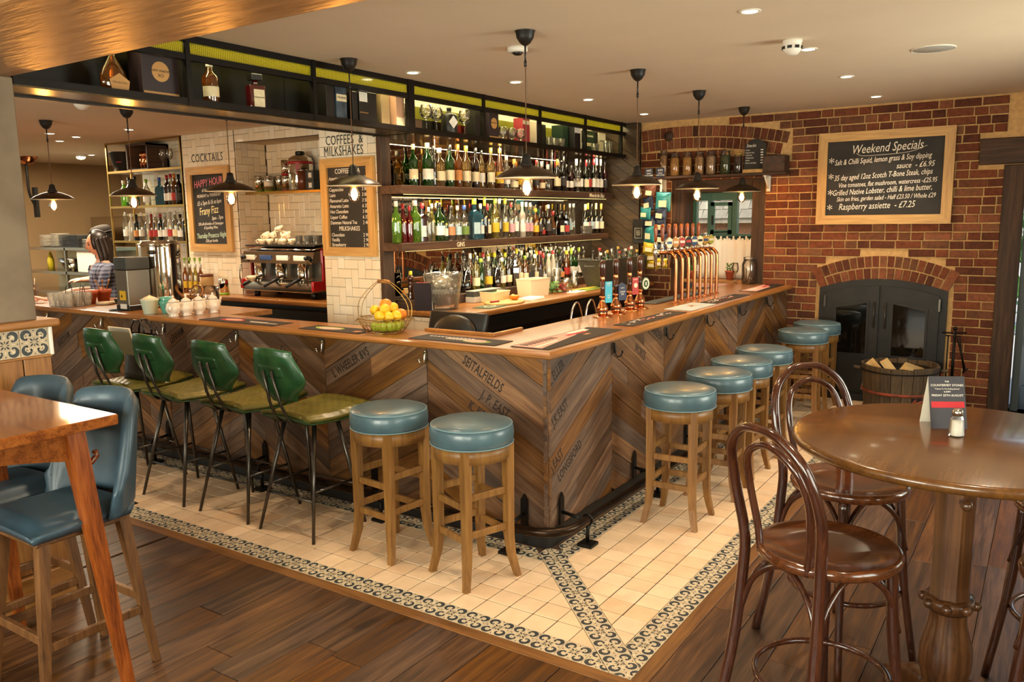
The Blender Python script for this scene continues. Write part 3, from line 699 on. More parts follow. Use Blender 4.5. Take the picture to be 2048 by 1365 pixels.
obj('rod', MB().tube([(0, .36, .44), (0, -.36, .44)], .006, 6), 'black_metal', cu)
for k in range(10): obj('tab', MB().box(-.008, .008, .30 - k*.068, .318 - k*.068, .40, .45, .002), 'cloth_white', cu)
# outside: ground, a neighbouring roof, a tree
struct('ground', MB().box(5.95, 40, -25, 30, -.3, -.05), 'path_stone', 'pale paved yard outside')
nb = empty('outbuilding', (13.2, 4.75, -.33), 0, 'stone tiled brick outbuilding seen through the window', 'building')
obj('wall', MB().box(0, 4, -2.9, .1, -.2, 2.05), 'brick_far', nb)
rf = obj('roof', MB().hexa([(-.3, .30, 1.98), (-.3, -3.3, 1.98), (2, -3.3, 3.9), (2, -.6, 3.9)], [(-.3, .30, 2.05), (-.3, -3.3, 2.05), (2, -3.3, 3.97), (2, -.6, 3.97)]), 'roof_tile', nb)
RT = MB().hexa([(-.11, -.12, -.02), (.11, -.12, .01), (.11, .12, .01), (-.11, .12, -.02)], [(-.12, -.12, .02), (.11, -.12, .03), (.11, .12, .03), (-.12, .12, .02)]).mesh('shingle', 'roof_tile')
for r in range(11):
    for c in range(19):
        x = -.25 + r*.2; yy = .25 - c*.25 + .2 - (.12 if r % 2 else 0)
        if yy > .30 - r*.07 or yy < -3.2: continue
        link('shingle', RT, rf, Matrix.Translation((x, yy, 2.10 + (x + .3)*1.92/2.3)) @ Matrix.Rotation(-math.atan(1.92/2.3) + random.uniform(-.05, .05), 4, 'Y') @ Matrix.Rotation(random.uniform(-.04, .04), 4, 'Z'))
tr = empty('leafy_tree', (13.4, 6.9, -.4), 0, 'leafy green tree outside the window', 'tree')
obj('trunk', MB().tube([(0, 0, -.2), (.05, .1, 1.5), (0, 0, 3)], [.16, .13, .08], 8), 'dark_timber', tr)
mb = MB()
for k in range(2600):
    a, b_ = random.uniform(0, 2*PI), random.uniform(-1, 1); r = random.uniform(.4, 1)**.5 * 1.75; c = Vector((r*math.sqrt(1-b_*b_)*math.cos(a), r*math.sqrt(1-b_*b_)*math.sin(a), 2.6 + r*b_*1.25))
    d1 = Vector((random.gauss(0, 1), random.gauss(0, 1), random.gauss(0, 1))).normalized()*.13; d2 = d1.orthogonal().normalized()*.07
    mb.add([c - d1, c + d2, c + d1, c - d2], [(0, 1, 2, 3)])
tag(obj('foliage', mb, 'leaf', tr), kind='stuff')
# the glazed door standing open in the doorway
dr = struct('door_1', MB().box(WX+.10, WX+.15, -1.09, -1.03, .02, 2.14), 'door_slate', 'dark glazed door standing open at the right edge')
Md = Matrix.Translation((WX+.17, -1.05, 0)) @ Matrix.Rotation(R(-20), 4, 'Z')
dm = MB().at(Md)
for x0, x1, z0, z1 in ((0, .09, .02, 2.14), (.72, .82, .02, 2.14), (.40, .43, .7, 2.05), (0, .82, .02, .22), (0, .82, 2.03, 2.14), (0, .82, .60, .70), (0, .82, 1.12, 1.16), (0, .82, 1.56, 1.60)): dm.box(x0, x1, -.022, .022, z0, z1)
lf = obj('leaf', dm, 'door_slate', dr)
for x0, x1 in ((.09, .40), (.43, .72)):
    for z0, z1 in ((.70, 1.12), (1.16, 1.56), (1.60, 2.03)): obj('pane', MB().at(Md).box(x0, x1, -.003, .003, z0, z1), 'window_glass', lf)
    obj('panel', MB().at(Md).box(x0, x1, -.01, .01, .22, .60), 'door_slate', lf)
for z in (.42, 1.7): obj('hinge', MB().box(WX+.14, WX+.18, -1.07, -1.03, z, z+.09, .003), 'black_metal', lf)
hd = MB()
for k in range(900):
    c = Vector((12 + random.uniform(-.5, .5), random.uniform(-8, 0), random.uniform(0, 2.6))); d1 = Vector((random.gauss(0, 1), random.gauss(0, 1), random.gauss(0, 1))).normalized()*.2; d2 = d1.orthogonal().normalized()*.12
    hd.add([c - d1, c + d2, c + d1, c - d2], [(0, 1, 2, 3)])
tag(obj('hedge', hd, 'leaf'), 'green hedge outside beyond the open door', 'hedge', None, 'stuff')
# ------------------------------------------------------------------ mirror wall, timber clad end wall, tiled walls
wm = struct('wall_mirror', MB().box(2.11, 5.54, 3.12, 3.3, 0, 2.7), 'dark_timber', 'mirrored back wall behind the bottle shelves')
for k in range(4):
    x0 = 2.11 + k*.857; obj('mirror_panel', MB().box(x0 + .002, x0 + .856, 3.105, 3.12, 1.16, 2.44), 'mirror', wm)
wc = struct('wall_clad', MB().box(5.545, 5.64, 2.56, 3.3, 0, 2.80), 'plinth_black', 'dark board clad end wall beside the bottle shelves')
for k in range(-6, 26):                      # boards laid aslant
    poly = [(2.53, k*.12), (3.12, k*.12 + .42), (3.12, k*.12 + .535), (2.53, k*.12 + .115)]; poly = clip(poly, [(0, 1, 2.79), (0, -1, 0)])
    if len(poly) > 2 and area(poly) > .004:
        c0 = sum(p[0] for p in poly)/len(poly); c1 = sum(p[1] for p in poly)/len(poly)
        obj('clad_board', MB().prism(ccw([(-(p[0]-c0), p[1]-c1) for p in poly]), -.012, random.uniform(0, .004)), 'clad_wood', wc, facing((-1, 0, 0), (5.533, c0, c1)))
def herringbone(parent, normal, origin, wu, hz, holes=(), s=.074, ph=(0, 0)):
    """white tiles laid upright and flat in turn on a wall; origin = lower left corner as seen"""
    cache = {}; g = .0013
    for cx_ in range(-6, int(wu/s) + 6):
        for cz in range(-6, int(hz/s) + 6):
            k = (cx_ - cz) % 4
            if k == 0: box = (cx_, cx_ + 2, cz, cz + 1)
            elif k == 3: box = (cx_, cx_ + 1, cz, cz + 2)
            else: continue
            x0, x1, y0, y1 = [(v*s + (ph[0] if i < 2 else ph[1])) for i, v in enumerate(box)]
            x0, x1, y0, y1 = max(x0, 0), min(x1, wu), max(y0, 0), min(y1, hz)
            if x1 - x0 < .012 or y1 - y0 < .012: continue
            if any(h[0] <= x0 and x1 <= h[1] and h[2] <= y0 and y1 <= h[3] for h in holes): continue
            w, h = round(x1-x0-g*2, 4), round(y1-y0-g*2, 4)
            if (w, h) not in cache: cache[(w, h)] = MB().box(-w/2, w/2, -h/2, h/2, -.006, 0, .0018).mesh('wall_tile', 'white_tile')
            M = facing(normal, origin); v = M @ Vector(((x0+x1)/2, (y0+y1)/2, .0))
            M = M.copy(); M.translation = v + Vector(normal)*.0065
            link('wall_tile', cache[(w, h)], parent, M @ Matrix.Rotation(random.uniform(-.006, .006), 4, 'X') @ Matrix.Rotation(random.uniform(-.006, .006), 4, 'Y'))
PX = 2.0
wp = struct('wall_tiled_pillar', MB().box(PX, 2.11, 3.06, 3.68, 0, 2.7), 'tile_grout', 'white tiled pier carrying the coffee menu board')
herringbone(wp, (-1, 0, 0), (PX, 3.68, .9), .62, 1.8, [(.06, .5, .64, 1.34)])
struct('trim_9', MB().box(PX - .01, PX + .11, 3.03, 3.075, 0, 2.44, .006), 'dark_timber', 'dark timber post between the tiled pier and the bottle shelves')
CX = 2.66
wk = struct('wall_cocktail', MB().box(CX, 3.4, 5.56, 6.40, 0, 2.7), 'tile_grout', 'white tiled wall behind the cocktail menu board')
herringbone(wk, (-1, 0, 0), (CX, 6.40, 1.06), .84, 1.64, [(.1, .7, .5, 1.2)], ph=(.02, .03))
herringbone(wk, (0, -1, 0), (CX, 5.56, 1.06), .38, 1.64, ph=(.0, .05))
wn_ = struct('wall_niche', MB().box(3.04, 3.3, 3.6, 5.60, 0, 2.7), 'tile_grout', 'white tiled niche behind the coffee machine')
herringbone(wn_, (-1, 0, 0), (3.04, 5.55, 1.3), .95, 1.28, ph=(.01, .02))
struct('ceiling_niche', MB().box(2.70, 3.1, 3.7, 5.555, 2.575, 2.7), 'plaster', 'pale soffit over the coffee machine niche')
wo = struct('wall_niche_head', MB().box(CX, 2.70, 3.7, 5.555, 2.575, 2.7), 'tile_grout', 'tiled head of the coffee machine niche')
herringbone(wo, (-1, 0, 0), (CX, 5.555, 2.575), 1.3, .125)
wl = struct('wall_shelf_recess', MB().box(2.97, 3.3, 6.4, 7.62, 0, 2.7), 'tile_grout', 'white tiled recess behind the brass bottle shelves')
herringbone(wl, (-1, 0, 0), (2.97, 7.62, 1.1), 1.22, 1.6)
struct('wall_kitchen', MB().box(4.9, 5.1, 6.4, 11.5, 0, 2.7).box(2.2, 4.9, 11.2, 11.4, 0, 2.7), 'brown_paint', 'brown kitchen wall far left')
struct('wall_kitchen_tiles', MB().box(4.86, 4.9, 6.5, 11.2, .9, 1.95), 'cream_plastic', 'pale splashback low on the kitchen wall')
struct('wall_left', MB().box(-4.4, -1.9, 6.2, 6.4, 0, 2.7).box(-2.1, -1.9, 6.4, 11.4, 0, 2.7), 'plaster')
# ------------------------------------------------------------------ the gantry hung from the ceiling
def ribbed():
    m = bpy.data.materials.new('ribbed_glass'); m.use_nodes = True; MATS['ribbed_glass'] = m; nt = m.node_tree; nt.nodes.clear(); L = nt.links.new
    tc = N(nt, 'ShaderNodeTexCoord'); wv = N(nt, 'ShaderNodeTexWave', bands_direction='Z'); wv.inputs['Scale'].default_value = 40; L(tc.outputs['Object'], wv.inputs[0])
    w2 = N(nt, 'ShaderNodeTexWave', bands_direction='X'); w2.inputs['Scale'].default_value = 26; L(tc.outputs['Object'], w2.inputs[0])
    mu = N(nt, 'ShaderNodeMath', operation='MULTIPLY'); L(wv.outputs['Fac'], mu.inputs[0]); L(w2.outputs['Fac'], mu.inputs[1])
    cr = N(nt, 'ShaderNodeValToRGB'); cr.color_ramp.elements[0].color = lin('#6f6c1c'); cr.color_ramp.elements[1].color = lin('#d8cf58'); cr.color_ramp.elements[1].position = .5; L(mu.outputs[0], cr.inputs[0])
    d = N(nt, 'ShaderNodeBsdfDiffuse'); t = N(nt, 'ShaderNodeBsdfTranslucent'); L(cr.outputs[0], d.inputs[0]); L(cr.outputs[0], t.inputs[0])
    g = N(nt, 'ShaderNodeBsdfGlossy'); g.inputs['Roughness'].default_value = .1
    a = N(nt, 'ShaderNodeMixShader'); a.inputs[0].default_value = .65; L(d.outputs[0], a.inputs[1]); L(t.outputs[0], a.inputs[2])
    b = N(nt, 'ShaderNodeMixShader'); b.inputs[0].default_value = .06; L(a.outputs[0], b.inputs[1]); L(g.outputs[0], b.inputs[2])
    o = N(nt, 'ShaderNodeOutputMaterial'); L(b.outputs[0], o.inputs[0])
ribbed(); plain('box_black0', '#14110e', .4, spec=.3)
ga = empty('overhead_gantry', (0, 0, 0), 0, 'black steel gantry hung from the ceiling over the back bar', 'gantry')
GY = 2.69; POSTS = [-.77, .13, 1.035, 1.97, 2.88, 3.76, 4.62, 5.43]
obj('top_rail', MB().box(-.78, 5.53, GY, GY+.03, 2.762, 2.799), 'black_metal', ga)
obj('middle_rail', MB().box(-.78, 5.53, GY, GY+.03, 2.668, 2.702), 'black_metal', ga)
obj('bottom_rail', MB().box(-.78, 5.53, GY, GY+.03, 2.432, 2.468), 'black_metal', ga)
for i, x in enumerate(POSTS):
    w = .032 if i == 3 else .014; obj('post', MB().box(x-w, x+w, GY-.004, GY+.034, 2.43, 2.80), 'black_metal', ga)
for x in (2.42, 2.72, 3.6, 4.3): obj('rear_post', MB().box(x-.01, x+.01, 3.06, 3.08, 2.46, 2.70), 'black_metal', ga)
obj('shelf', MB().box(-.78, 1.97, GY+.03, 2.98, 2.445, 2.465).box(1.97, 5.53, GY+.03, 3.10, 2.445, 2.465), 'black_metal', ga)
obj('soffit', MB().box(-.78, 1.95, GY+.012, 2.97, 2.425, 2.445).box(1.99, 5.53, GY+.012, 3.10, 2.425, 2.445), 'gantry_soffit', ga)
obj('soffit_edge', MB().box(-.78, 1.95, 2.965, 2.985, 2.415, 2.47), 'black_metal', ga)
for i in range(3): obj('back_panel', MB().box(POSTS[i]+.002, POSTS[i+1]-.002, 2.97, 2.985, 2.465, 2.799), 'box_black0', ga)
for i in range(3, 7): obj('back_panel', MB().box(POSTS[i]+.002, POSTS[i+1]-.002, 3.085, 3.10, 2.465, 2.60), 'mirror', ga); obj('ribbed_pane', MB().box(POSTS[i]+.002, POSTS[i+1]-.002, 3.085, 3.10, 2.60, 2.698), 'ribbed_glass', ga)
for i in range(7): obj('ribbed_pane', MB().box(POSTS[i]+.016, POSTS[i+1]-.016, GY+.012, GY+.018, 2.70, 2.764), 'ribbed_glass', ga)
obj('led_strip', MB().box(-.76, 5.5, 2.755, 2.765, 2.785, 2.795), 'led', ga)
light('gantry_glow', 'AREA', (2.36, 2.78, 2.785), 16, (1, .88, .42), (R(-50), 0, 0), shape='RECTANGLE', size=6.2, size_y=.02)
light('gantry_glow', 'AREA', (3.7, 2.9, 2.785), 6, (1, .9, .45), (R(40), 0, 0), shape='RECTANGLE', size=3.4, size_y=.02)
# ------------------------------------------------------------------ bottles and glasses
GL = {'green': ('#3f8a2e', .25, '#2f7a22'), 'bright_green': ('#a6d84a', .3, '#8fd03a'), 'dark_green': ('#2a3c1c', .5, '#141f0c'), 'clear': ('#efe9da', .06, '#e8e0cc'), 'amber': ('#d08a3a', .3, '#b06a20'), 'pale_amber': ('#ecd29a', .15, '#d8a850'),
      'blue': ('#5fb0c8', .3, '#3f9ab8'), 'red': ('#b0262a', .4, '#8f1418'), 'dark_red': ('#6a1420', .5, '#4a0a14'), 'brown': ('#5c3414', .5, '#3a1d0a'), 'black': ('#241d18', .75, '#120d0a'), 'straw': ('#e6dc8a', .2, '#d6c860'), 'white': ('#f2ead8', .85, '#efe6d2'), 'pink': ('#d88a8a', .4, '#c86a70')}
for k, (c, b, bc) in GL.items(): glass('bottle_' + k, c, .5, b, bc)
CAPS = {'cream': '#e3d3a4', 'black': '#1c1815', 'red': '#9a1f24', 'yellow': '#d8c026', 'silver': '#b8b4aa', 'green': '#7a9a1e', 'white': '#eee6d8', 'brown': '#7a5a36', 'orange': '#c87a2a', 'gold': '#b8943c', 'blue': '#2f4f9a'}
for k, c in CAPS.items(): plain('cap_' + k, c, .35)
LBL = {'cream': '#e8d8b0', 'white': '#eee8dc', 'orange': '#d08a4a', 'yellow': '#e0b82c', 'red': '#b83028', 'pink': '#d8a0a8', 'black': '#231f1c', 'blue': '#a8c4cc', 'copper': '#c08458', 'green': '#6f8a3a', 'dark': '#3a3430'}
for k, c in LBL.items(): plain('label_' + k, c, .6, var=.25, scale=40)
def bottle(loc, h, r, kind, gcol, cap, lab, label, group, rz=0, pourer=False, name='bottle'):
    o = empty(name, loc, rz, label, 'bottle', group); n = 12
    if kind == 'wine':   pr = [(r*.9, 0), (r, .006), (r, h*.56), (r*.92, h*.62), (r*.5, h*.70), (r*.36, h*.76), (r*.36, h*.985)]; cr, c0 = r*.4, h*.80
    elif kind == 'spirit': pr = [(r*.92, 0), (r, .008), (r, h*.60), (r*.9, h*.66), (r*.46, h*.74), (r*.36, h*.80), (r*.34, h*.97)]; cr, c0 = r*.42, h*.87
    elif kind == 'squat': pr = [(r*.8, 0), (r, .02), (r*1.02, h*.30), (r*.85, h*.48), (r*.42, h*.60), (r*.34, h*.66), (r*.34, h*.95)]; cr, c0 = r*.42, h*.82
    elif kind == 'slim': pr = [(r*.92, 0), (r, .006), (r*.98, h*.45), (r*.6, h*.72), (r*.44, h*.82), (r*.42, h*.97)]; cr, c0 = r*.5, h*.88
    elif kind == 'square':
        pr = None; cr, c0 = r*.45, h*.86
    mb = MB()
    if pr: mb.lathe(pr, n)
    else:
        mb.lathe([(r*1.25, 0), (r*1.3, .006), (r*1.3, h*.60), (r*1.1, h*.66), (r*.42, h*.72), (r*.38, h*.97)], 4, a0=PI/4, smooth=False)
    obj('glass_body', mb, 'bottle_' + gcol, o)
    obj('cap', MB().lathe([(cr, c0), (cr*1.02, c0 + .004), (cr, h), (cr*.6, h)], 10), 'cap_' + cap, o)
    if pourer: obj('pourer', MB().tube([(0, 0, h), (0, 0, h + .018), (-.012, -.006, h + .045)], [.006, .005, .0035], 6), 'steel', o)
    if lab:
        z0, z1 = (.16, .40) if kind in ('wine', 'spirit') else (.14, .42)
        if kind == 'squat': z0, z1 = .08, .27
        z0, z1 = h*z0, h*z1; mb = MB()
        if kind == 'square': mb.box(-r*.75, r*.75, -r*.935 - .001, -r*.9, z0, z1)
        else:
            m = 8; vs = [((r + .0012)*math.sin(t), -(r + .0012)*math.cos(t), z) for z in (z0, z1) for t in [R(-80 + 160*k/m) for k in range(m+1)]]
            mb.add(vs, [(k, k+1, m+2+k, m+1+k) for k in range(m)], True)
        obj('paper_label', mb, 'label_' + lab, o)
    return o
def words(c): return c.replace('_', ' ')
def shelf_bottles(specs, yb, zb, where, group, k0=0):
    for i, (x, h, r, kind, g, c, l) in enumerate(specs):
        if kind == 'gap': continue
        lab = '%s glass bottle%s, %s from left %s' % (words(g), (' with %s label and %s cap' % (l, c)) if l else ' with %s cap' % c, ORD[i + k0], where)
        bottle((x, yb + random.uniform(-.012, .012), zb), h, r, kind, g, c, l, lab, group, R(-28 + random.uniform(-15, 15)))
def adj(x, y0=2.86, y1=2.93): return -2.724 + (x + 2.724) * (y0 + 1.2715) / (y1 + 1.2715)
UP = [(2.29,.315,.035,'spirit','green','cream','cream'),(2.45,.333,.044,'spirit','green','cream','white'),(2.52,.315,.03,'spirit','dark_green','black',''),(2.61,.305,.046,'spirit','pale_amber','white','cream'),(2.73,.337,.039,'spirit','green','black','cream'),(2.85,.349,.035,'spirit','amber','orange','orange'),(2.96,.343,.04,'spirit','pale_amber','gold','cream'),
      (3.09,.335,.034,'spirit','brown','black','cream'),(3.19,.322,.03,'spirit','pale_amber','black','white'),(3.33,.35,.035,'spirit','pale_amber','gold','cream'),(3.46,.353,.034,'slim','amber','gold','yellow'),(3.58,.294,.03,'spirit','clear','silver','white'),(3.71,.273,.037,'squat','clear','gold','cream'),(3.84,.28,.033,'spirit','pale_amber','black','yellow'),(3.96,.27,.034,'square','brown','black','cream'),
      (4.09,.283,.031,'spirit','amber','red','dark'),(4.18,.274,.034,'squat','amber','silver','cream'),(4.31,.251,.039,'squat','clear','silver',''),(4.48,.31,.034,'wine','black','orange','cream'),(4.60,.343,.032,'wine','black','black','dark'),(4.69,.268,.026,'wine','black','black','white'),(4.76,.261,.026,'wine','dark_red','black','white'),(4.89,.333,.034,'wine','black','white','white'),
      (4.99,.344,.031,'wine','dark_green','black','white'),(5.09,.334,.031,'wine','dark_green','red','cream'),(5.18,.354,.031,'wine','black','black','red'),(5.26,.357,.031,'wine','dark_green','red','white'),(5.345,.361,.031,'wine','black','white','white'),(5.43,.359,.03,'wine','black','silver','white'),(5.52,.353,.03,'wine','dark_red','black','dark')]
UP = [(adj(a[0]), *a[1:]) for a in UP]
LO = [(2.07,.315,.037,'spirit','bright_green','silver',''),(2.145,.297,.03,'spirit','red','dark' and 'red',''),(2.20,.282,.026,'spirit','red','red',''),(2.28,.321,.048,'spirit','bright_green','silver',''),(2.375,.302,.032,'square','dark_red','red','white'),(2.44,.271,.024,'spirit','clear','white',''),(2.49,.299,.027,'spirit','straw','silver',''),(2.58,.308,.045,'spirit','green','black','white'),(2.665,.251,.028,'spirit','green','black','white'),
      (2.735,.284,.037,'spirit','clear','black','copper'),(2.815,.285,.033,'spirit','clear','silver','blue'),(2.93,.289,.042,'spirit','clear','blue','green'),(3.06,.345,.043,'square','blue','yellow','blue'),(3.15,.299,.03,'spirit','blue','silver','white'),(3.215,.356,.031,'wine','black','yellow',''),(3.285,.304,.032,'wine','black','red','cream'),(3.38,.349,.037,'spirit','straw','green','yellow'),(3.465,.35,.033,'slim','clear','silver',''),
      (3.555,.351,.032,'spirit','clear','yellow','yellow'),(3.645,.316,.03,'spirit','clear','red','pink'),(3.735,.362,.031,'spirit','clear','black','white'),(3.825,.322,.033,'spirit','white','white','white'),(3.91,.322,.03,'spirit','clear','white','pink'),(3.985,.318,.03,'spirit','clear','silver','pink'),(4.07,.266,.032,'spirit','amber','yellow','yellow'),(4.145,.286,.026,'spirit','brown','black','dark'),(4.215,.233,.029,'squat','black','black','red'),
      (4.3,.301,.033,'spirit','brown','silver','dark'),(4.42,.242,.035,'squat','amber','red','black'),(4.55,.232,.032,'square','black','black','cream'),(4.66,.232,.03,'square','black','black','red'),(4.75,.314,.026,'spirit','clear','silver','blue'),(4.83,.314,.026,'slim','clear','silver',''),(5.07,.31,.038,'wine','dark_green','cream','white'),(5.165,.322,.03,'wine','dark_green','yellow','pink'),(5.25,.317,.03,'wine','dark_green','black','blue'),(5.35,.323,.031,'wine','dark_green','cream','white'),(5.45,.319,.031,'wine','brown','gold','cream')]
LO = [(adj(a[0]), *a[1:]) for a in LO]
for nm, z0, z1, xe, lb, word in (('upper', 1.994, 2.058, 5.50, 'upper reclaimed timber bottle shelf on the mirror wall', None), ('lower', 1.563, 1.625, 5.38, 'lower reclaimed timber bottle shelf lettered GINS', None)):
    sh = empty('bottle_shelf', (0, 0, 0), 0, lb, 'shelf'); x = 1.975
    while x < xe - .05:
        x1 = min(x + random.uniform(.38, .62), xe); x1 = xe if xe - x1 < .15 else x1
        obj('shelf_board', MB().box(-(x1-x)/2 + .001, (x1-x)/2 - .001, 0, .21, 0, z1-z0, .003), 'shelf_wood', sh, T((x+x1)/2, 2.82, z0)); x = x1
    obj('led_strip', MB().box(2.05, xe - .1, 2.86, 2.866, z0 - .004, z0 - .001), 'led', sh)
    if nm == 'lower': lettering('GINS', .055, 'sign_cream', sh, (0, -1, 0), (2.64, 2.819, z0 + .012), xs=.9)
    else: lettering('Wines by the Glass', .06, 'sign_cream', sh, (0, -1, 0), (4.93, 2.819, z0 + .012), shear=.35, xs=.72)
    for xx in (2.4, 3.3, 4.2, 5.1): obj('hanger', MB().tube([(xx, 2.83, z1), (xx, 2.83, 2.43)], .002, 5), 'steel', sh) if nm == 'upper' else None
for z_, e_ in ((1.985, 7), (1.555, 9), (2.42, 9)): light('shelf_glow', 'AREA', (3.75, 2.84, z_), e_, (1, .82, .5), (0, 0, 0), shape='RECTANGLE', size=3.2, size_y=.02)
shelf_bottles(UP, 2.88, 2.058, 'on upper shelf', 'bottles on the upper back shelf'); shelf_bottles(LO, 2.88, 1.625, 'on lower shelf', 'bottles on the lower back shelf')
lettering('24', .028, 'ink_dark', bpy.data.objects['bottle_shelf.001'], (-.45, -.9, 0), (adj(2.375) - .028, 2.842, 1.70), align='LEFT')
# stemware and tumblers
def stem_mesh(h, r, balloon=True):
    mb = MB(); b = h*.42
    pr = [(r*.75, 0), (r*.75, .003), (.006, .008), (.004, b*.5), (.004, b), (r*.35, b + .012), (r*.8, b + h*.14), (r, b + h*.28), (r*.93, b + h*.42), (r*.78, h), (r*.76, h), (r*.9, b + h*.42), (r*.96, b + h*.28), (r*.76, b + h*.15), (.002, b + .02)]
    return mb.lathe(pr, 14)
def snifter(h, r): return MB().lathe([(r*.6, 0), (r*.6, .003), (.008, .01), (.01, h*.16), (r*.8, h*.3), (r, h*.5), (r*.9, h*.75), (r*.65, h), (r*.62, h), (r*.87, h*.75), (r*.96, h*.5), (.003, h*.22)], 14)
def tumbler(h, r): return MB().lathe([(r*.8, 0), (r*.82, .004), (r, h), (r*.95, h), (r*.78, .012), (.003, .012)], 14)
def glassware(nm, me, loc, lb, gp, rz=0):
    o = link(nm, me, None, T(*loc, rz)); return tag(o, lb, 'glass', gp)
BAL = stem_mesh(.20, .052).mesh('balloon_glass', 'thin_glass'); SNI = snifter(.115, .045).mesh('snifter', 'thin_glass'); TUM = tumbler(.085, .036).mesh('tumbler', 'clear_glass'); TAL = tumbler(.13, .033).mesh('highball', 'clear_glass'); FLU = stem_mesh(.21, .034).mesh('wine_glass', 'thin_glass')
gz = 2.465
for i, (x, y) in enumerate(((2.05, 2.80), (2.12, 2.93), (2.27, 2.80), (2.42, 2.82), (2.73, 2.78))): glassware('balloon_glass', BAL, (x, y, gz), 'large balloon wine glass on the gantry, %s from the left' % ORD[i], 'balloon glasses on the gantry')
for i, x in enumerate((3.25, 3.39, 3.53)): glassware('snifter', SNI, (x, 2.76, gz), 'brandy snifter on the gantry, %s of three from the left' % ORD[i], 'snifters on the gantry')
for i, x in enumerate((4.05, 4.2, 4.27, 4.76, 4.95, 5.04)): glassware('tumbler', TUM, (x, 2.77 + .03*(i % 2), gz), 'cut tumbler at the far end of the gantry, %s from the left' % ORD[i], 'tumblers on the gantry')
for i, x in enumerate((5.22, 5.30)): glassware('highball_glass', TAL, (x, 2.77, gz), 'tall glass at the far end of the gantry, %s of two' % ORD[i], 'tall glasses on the gantry')
glassware('wine_glass', FLU, (4.73, 2.84, 2.058), 'stemmed wine glass among the wines on the upper shelf', None)
for i, x in enumerate((4.86, 4.90, 4.945, 4.98)): glassware('shot_glass', TUM, (x, 2.845, 1.625), 'small clear glass on the lower shelf, %s of four' % ORD[i], 'small glasses on the lower shelf')
# boxes and bottles on the gantry
plain('box_black', '#171310', .4); plain('box_aubergine', '#2c1e22', .45); plain('box_beige', '#b59a6c', .5); plain('box_pink', '#c99a78', .5); plain('box_navy', '#14202c', .4, var=.6, scale=14, c2='#4a5c6a'); plain('box_green', '#16301c', .4); plain('box_redp', '#a8323a', .5); plain('box_white', '#e0d4b8', .5); plain('label_gold', '#cf9a58', .5)
def gift(x0, x1, y0, d, h, mat, lb, round_=None, txt=None, band=None, tcol='ink_dark'):
    o = empty('gift_box', ((x0+x1)/2, y0, gz), 0, lb, 'box', 'bottle boxes on the gantry'); w = (x1-x0)/2
    obj('carton', MB().box(-w, w, 0, d, 0, h, .002), mat, o)
    if round_: obj('round_label', MB().at(Matrix.Translation((0, -.0012, h*.56)) @ Matrix.Rotation(R(90), 4, 'X')).lathe([(round_, -.001), (round_, .0005)], 20, smooth=False), 'label_gold', o)
    if band: obj('printed_band', MB().box(-w*.96, w*.96, -.0015, 0, h*band[0], h*band[1]), band[2], o)
    if txt:
        for t, s, zf in txt: me = text_mesh(t, s, tcol, .0003, 0, 'CENTER'); link('lettering', me, o, facing((0, -1, 0), (0, -.0026, h*zf)))
gift(-.10, .115, 2.76, .12, .235, 'box_aubergine', 'dark aubergine gift box with a round gold label on the gantry', .052, [('REMY MARTIN', .018, .55), ('XO', .024, .44)], (.06, .11, 'label_gold'))
gift(1.19, 1.265, 2.75, .12, .22, 'box_black', 'black box left of the storm picture box on the gantry')
gift(1.27, 1.365, 2.74, .10, .225, 'box_navy', 'box printed with a stormy sea and a cream label on the gantry', None, [('TALISKER', .019, .60)], (.52, .72, 'label_cream'))
gift(1.44, 1.49, 2.76, .10, .20, 'box_black', 'slim plain black box on the gantry'); gift(1.495, 1.575, 2.75, .10, .225, 'box_black', 'black box with a small white arched label on the gantry', None, [('GLENMORANGIE', .011, .28)], (.62, .9, 'label_white'), 'label_gold')
gift(1.60, 1.70, 2.78, .10, .215, 'box_black', 'wide plain black box on the gantry'); gift(1.77, 1.86, 2.80, .10, .225, 'box_beige', 'tall beige box beside the pink one on the gantry'); gift(1.865, 1.955, 2.745, .09, .225, 'box_pink', 'pink and cream box next to the thick gantry post', None, None, (.05, .3, 'label_cream'))
gift(2.905, 3.03, 2.80, .1, .235, 'box_black', 'black whisky box left of the round label box on the gantry'); gift(3.05, 3.19, 2.76, .1, .235, 'box_aubergine', 'black box with a round copper label at mid gantry', .045, [('REMY MARTIN', .015, .55)], (.05, .1, 'label_gold'))
gift(3.24, 3.34, 2.87, .1, .23, 'box_redp', 'red and black box behind the snifters on the gantry', None, None, (.55, .8, 'box_black')); gift(3.60, 3.72, 2.78, .1, .225, 'box_redp', 'red box with a cream band by the gantry post', None, None, (.75, .9, 'label_cream'))
gift(3.86, 3.93, 2.80, .1, .215, 'box_white', 'narrow white box behind the gantry post'); gift(4.08, 4.2, 2.90, .1, .22, 'box_black', 'dark box behind the tumblers on the gantry'); gift(4.34, 4.46, 2.80, .12, .225, 'box_green', 'dark green box at the far gantry bay'); gift(4.48, 4.6, 2.74, .1, .225, 'box_black', 'black box with a white arch at the far gantry bay', None, None, (.7, .92, 'label_white'))
gift(4.655, 4.73, 2.80, .1, .22, 'box_white', 'pale box just right of the last but one gantry post'); gift(4.93, 5.12, 2.86, .1, .225, 'box_green', 'green box lettered in cream at the end of the gantry', None, [('Glenfiddich', .03, .72)], (.3, .45, 'label_cream'), 'sign_cream')
gift(5.14, 5.2, 2.86, .1, .22, 'box_black', 'narrow dark box at the end of the gantry'); gift(5.24, 5.40, 2.87, .1, .225, 'box_white', 'white box lettered in black at the end of the gantry', None, [('LAPHROAIG', .022, .6)])
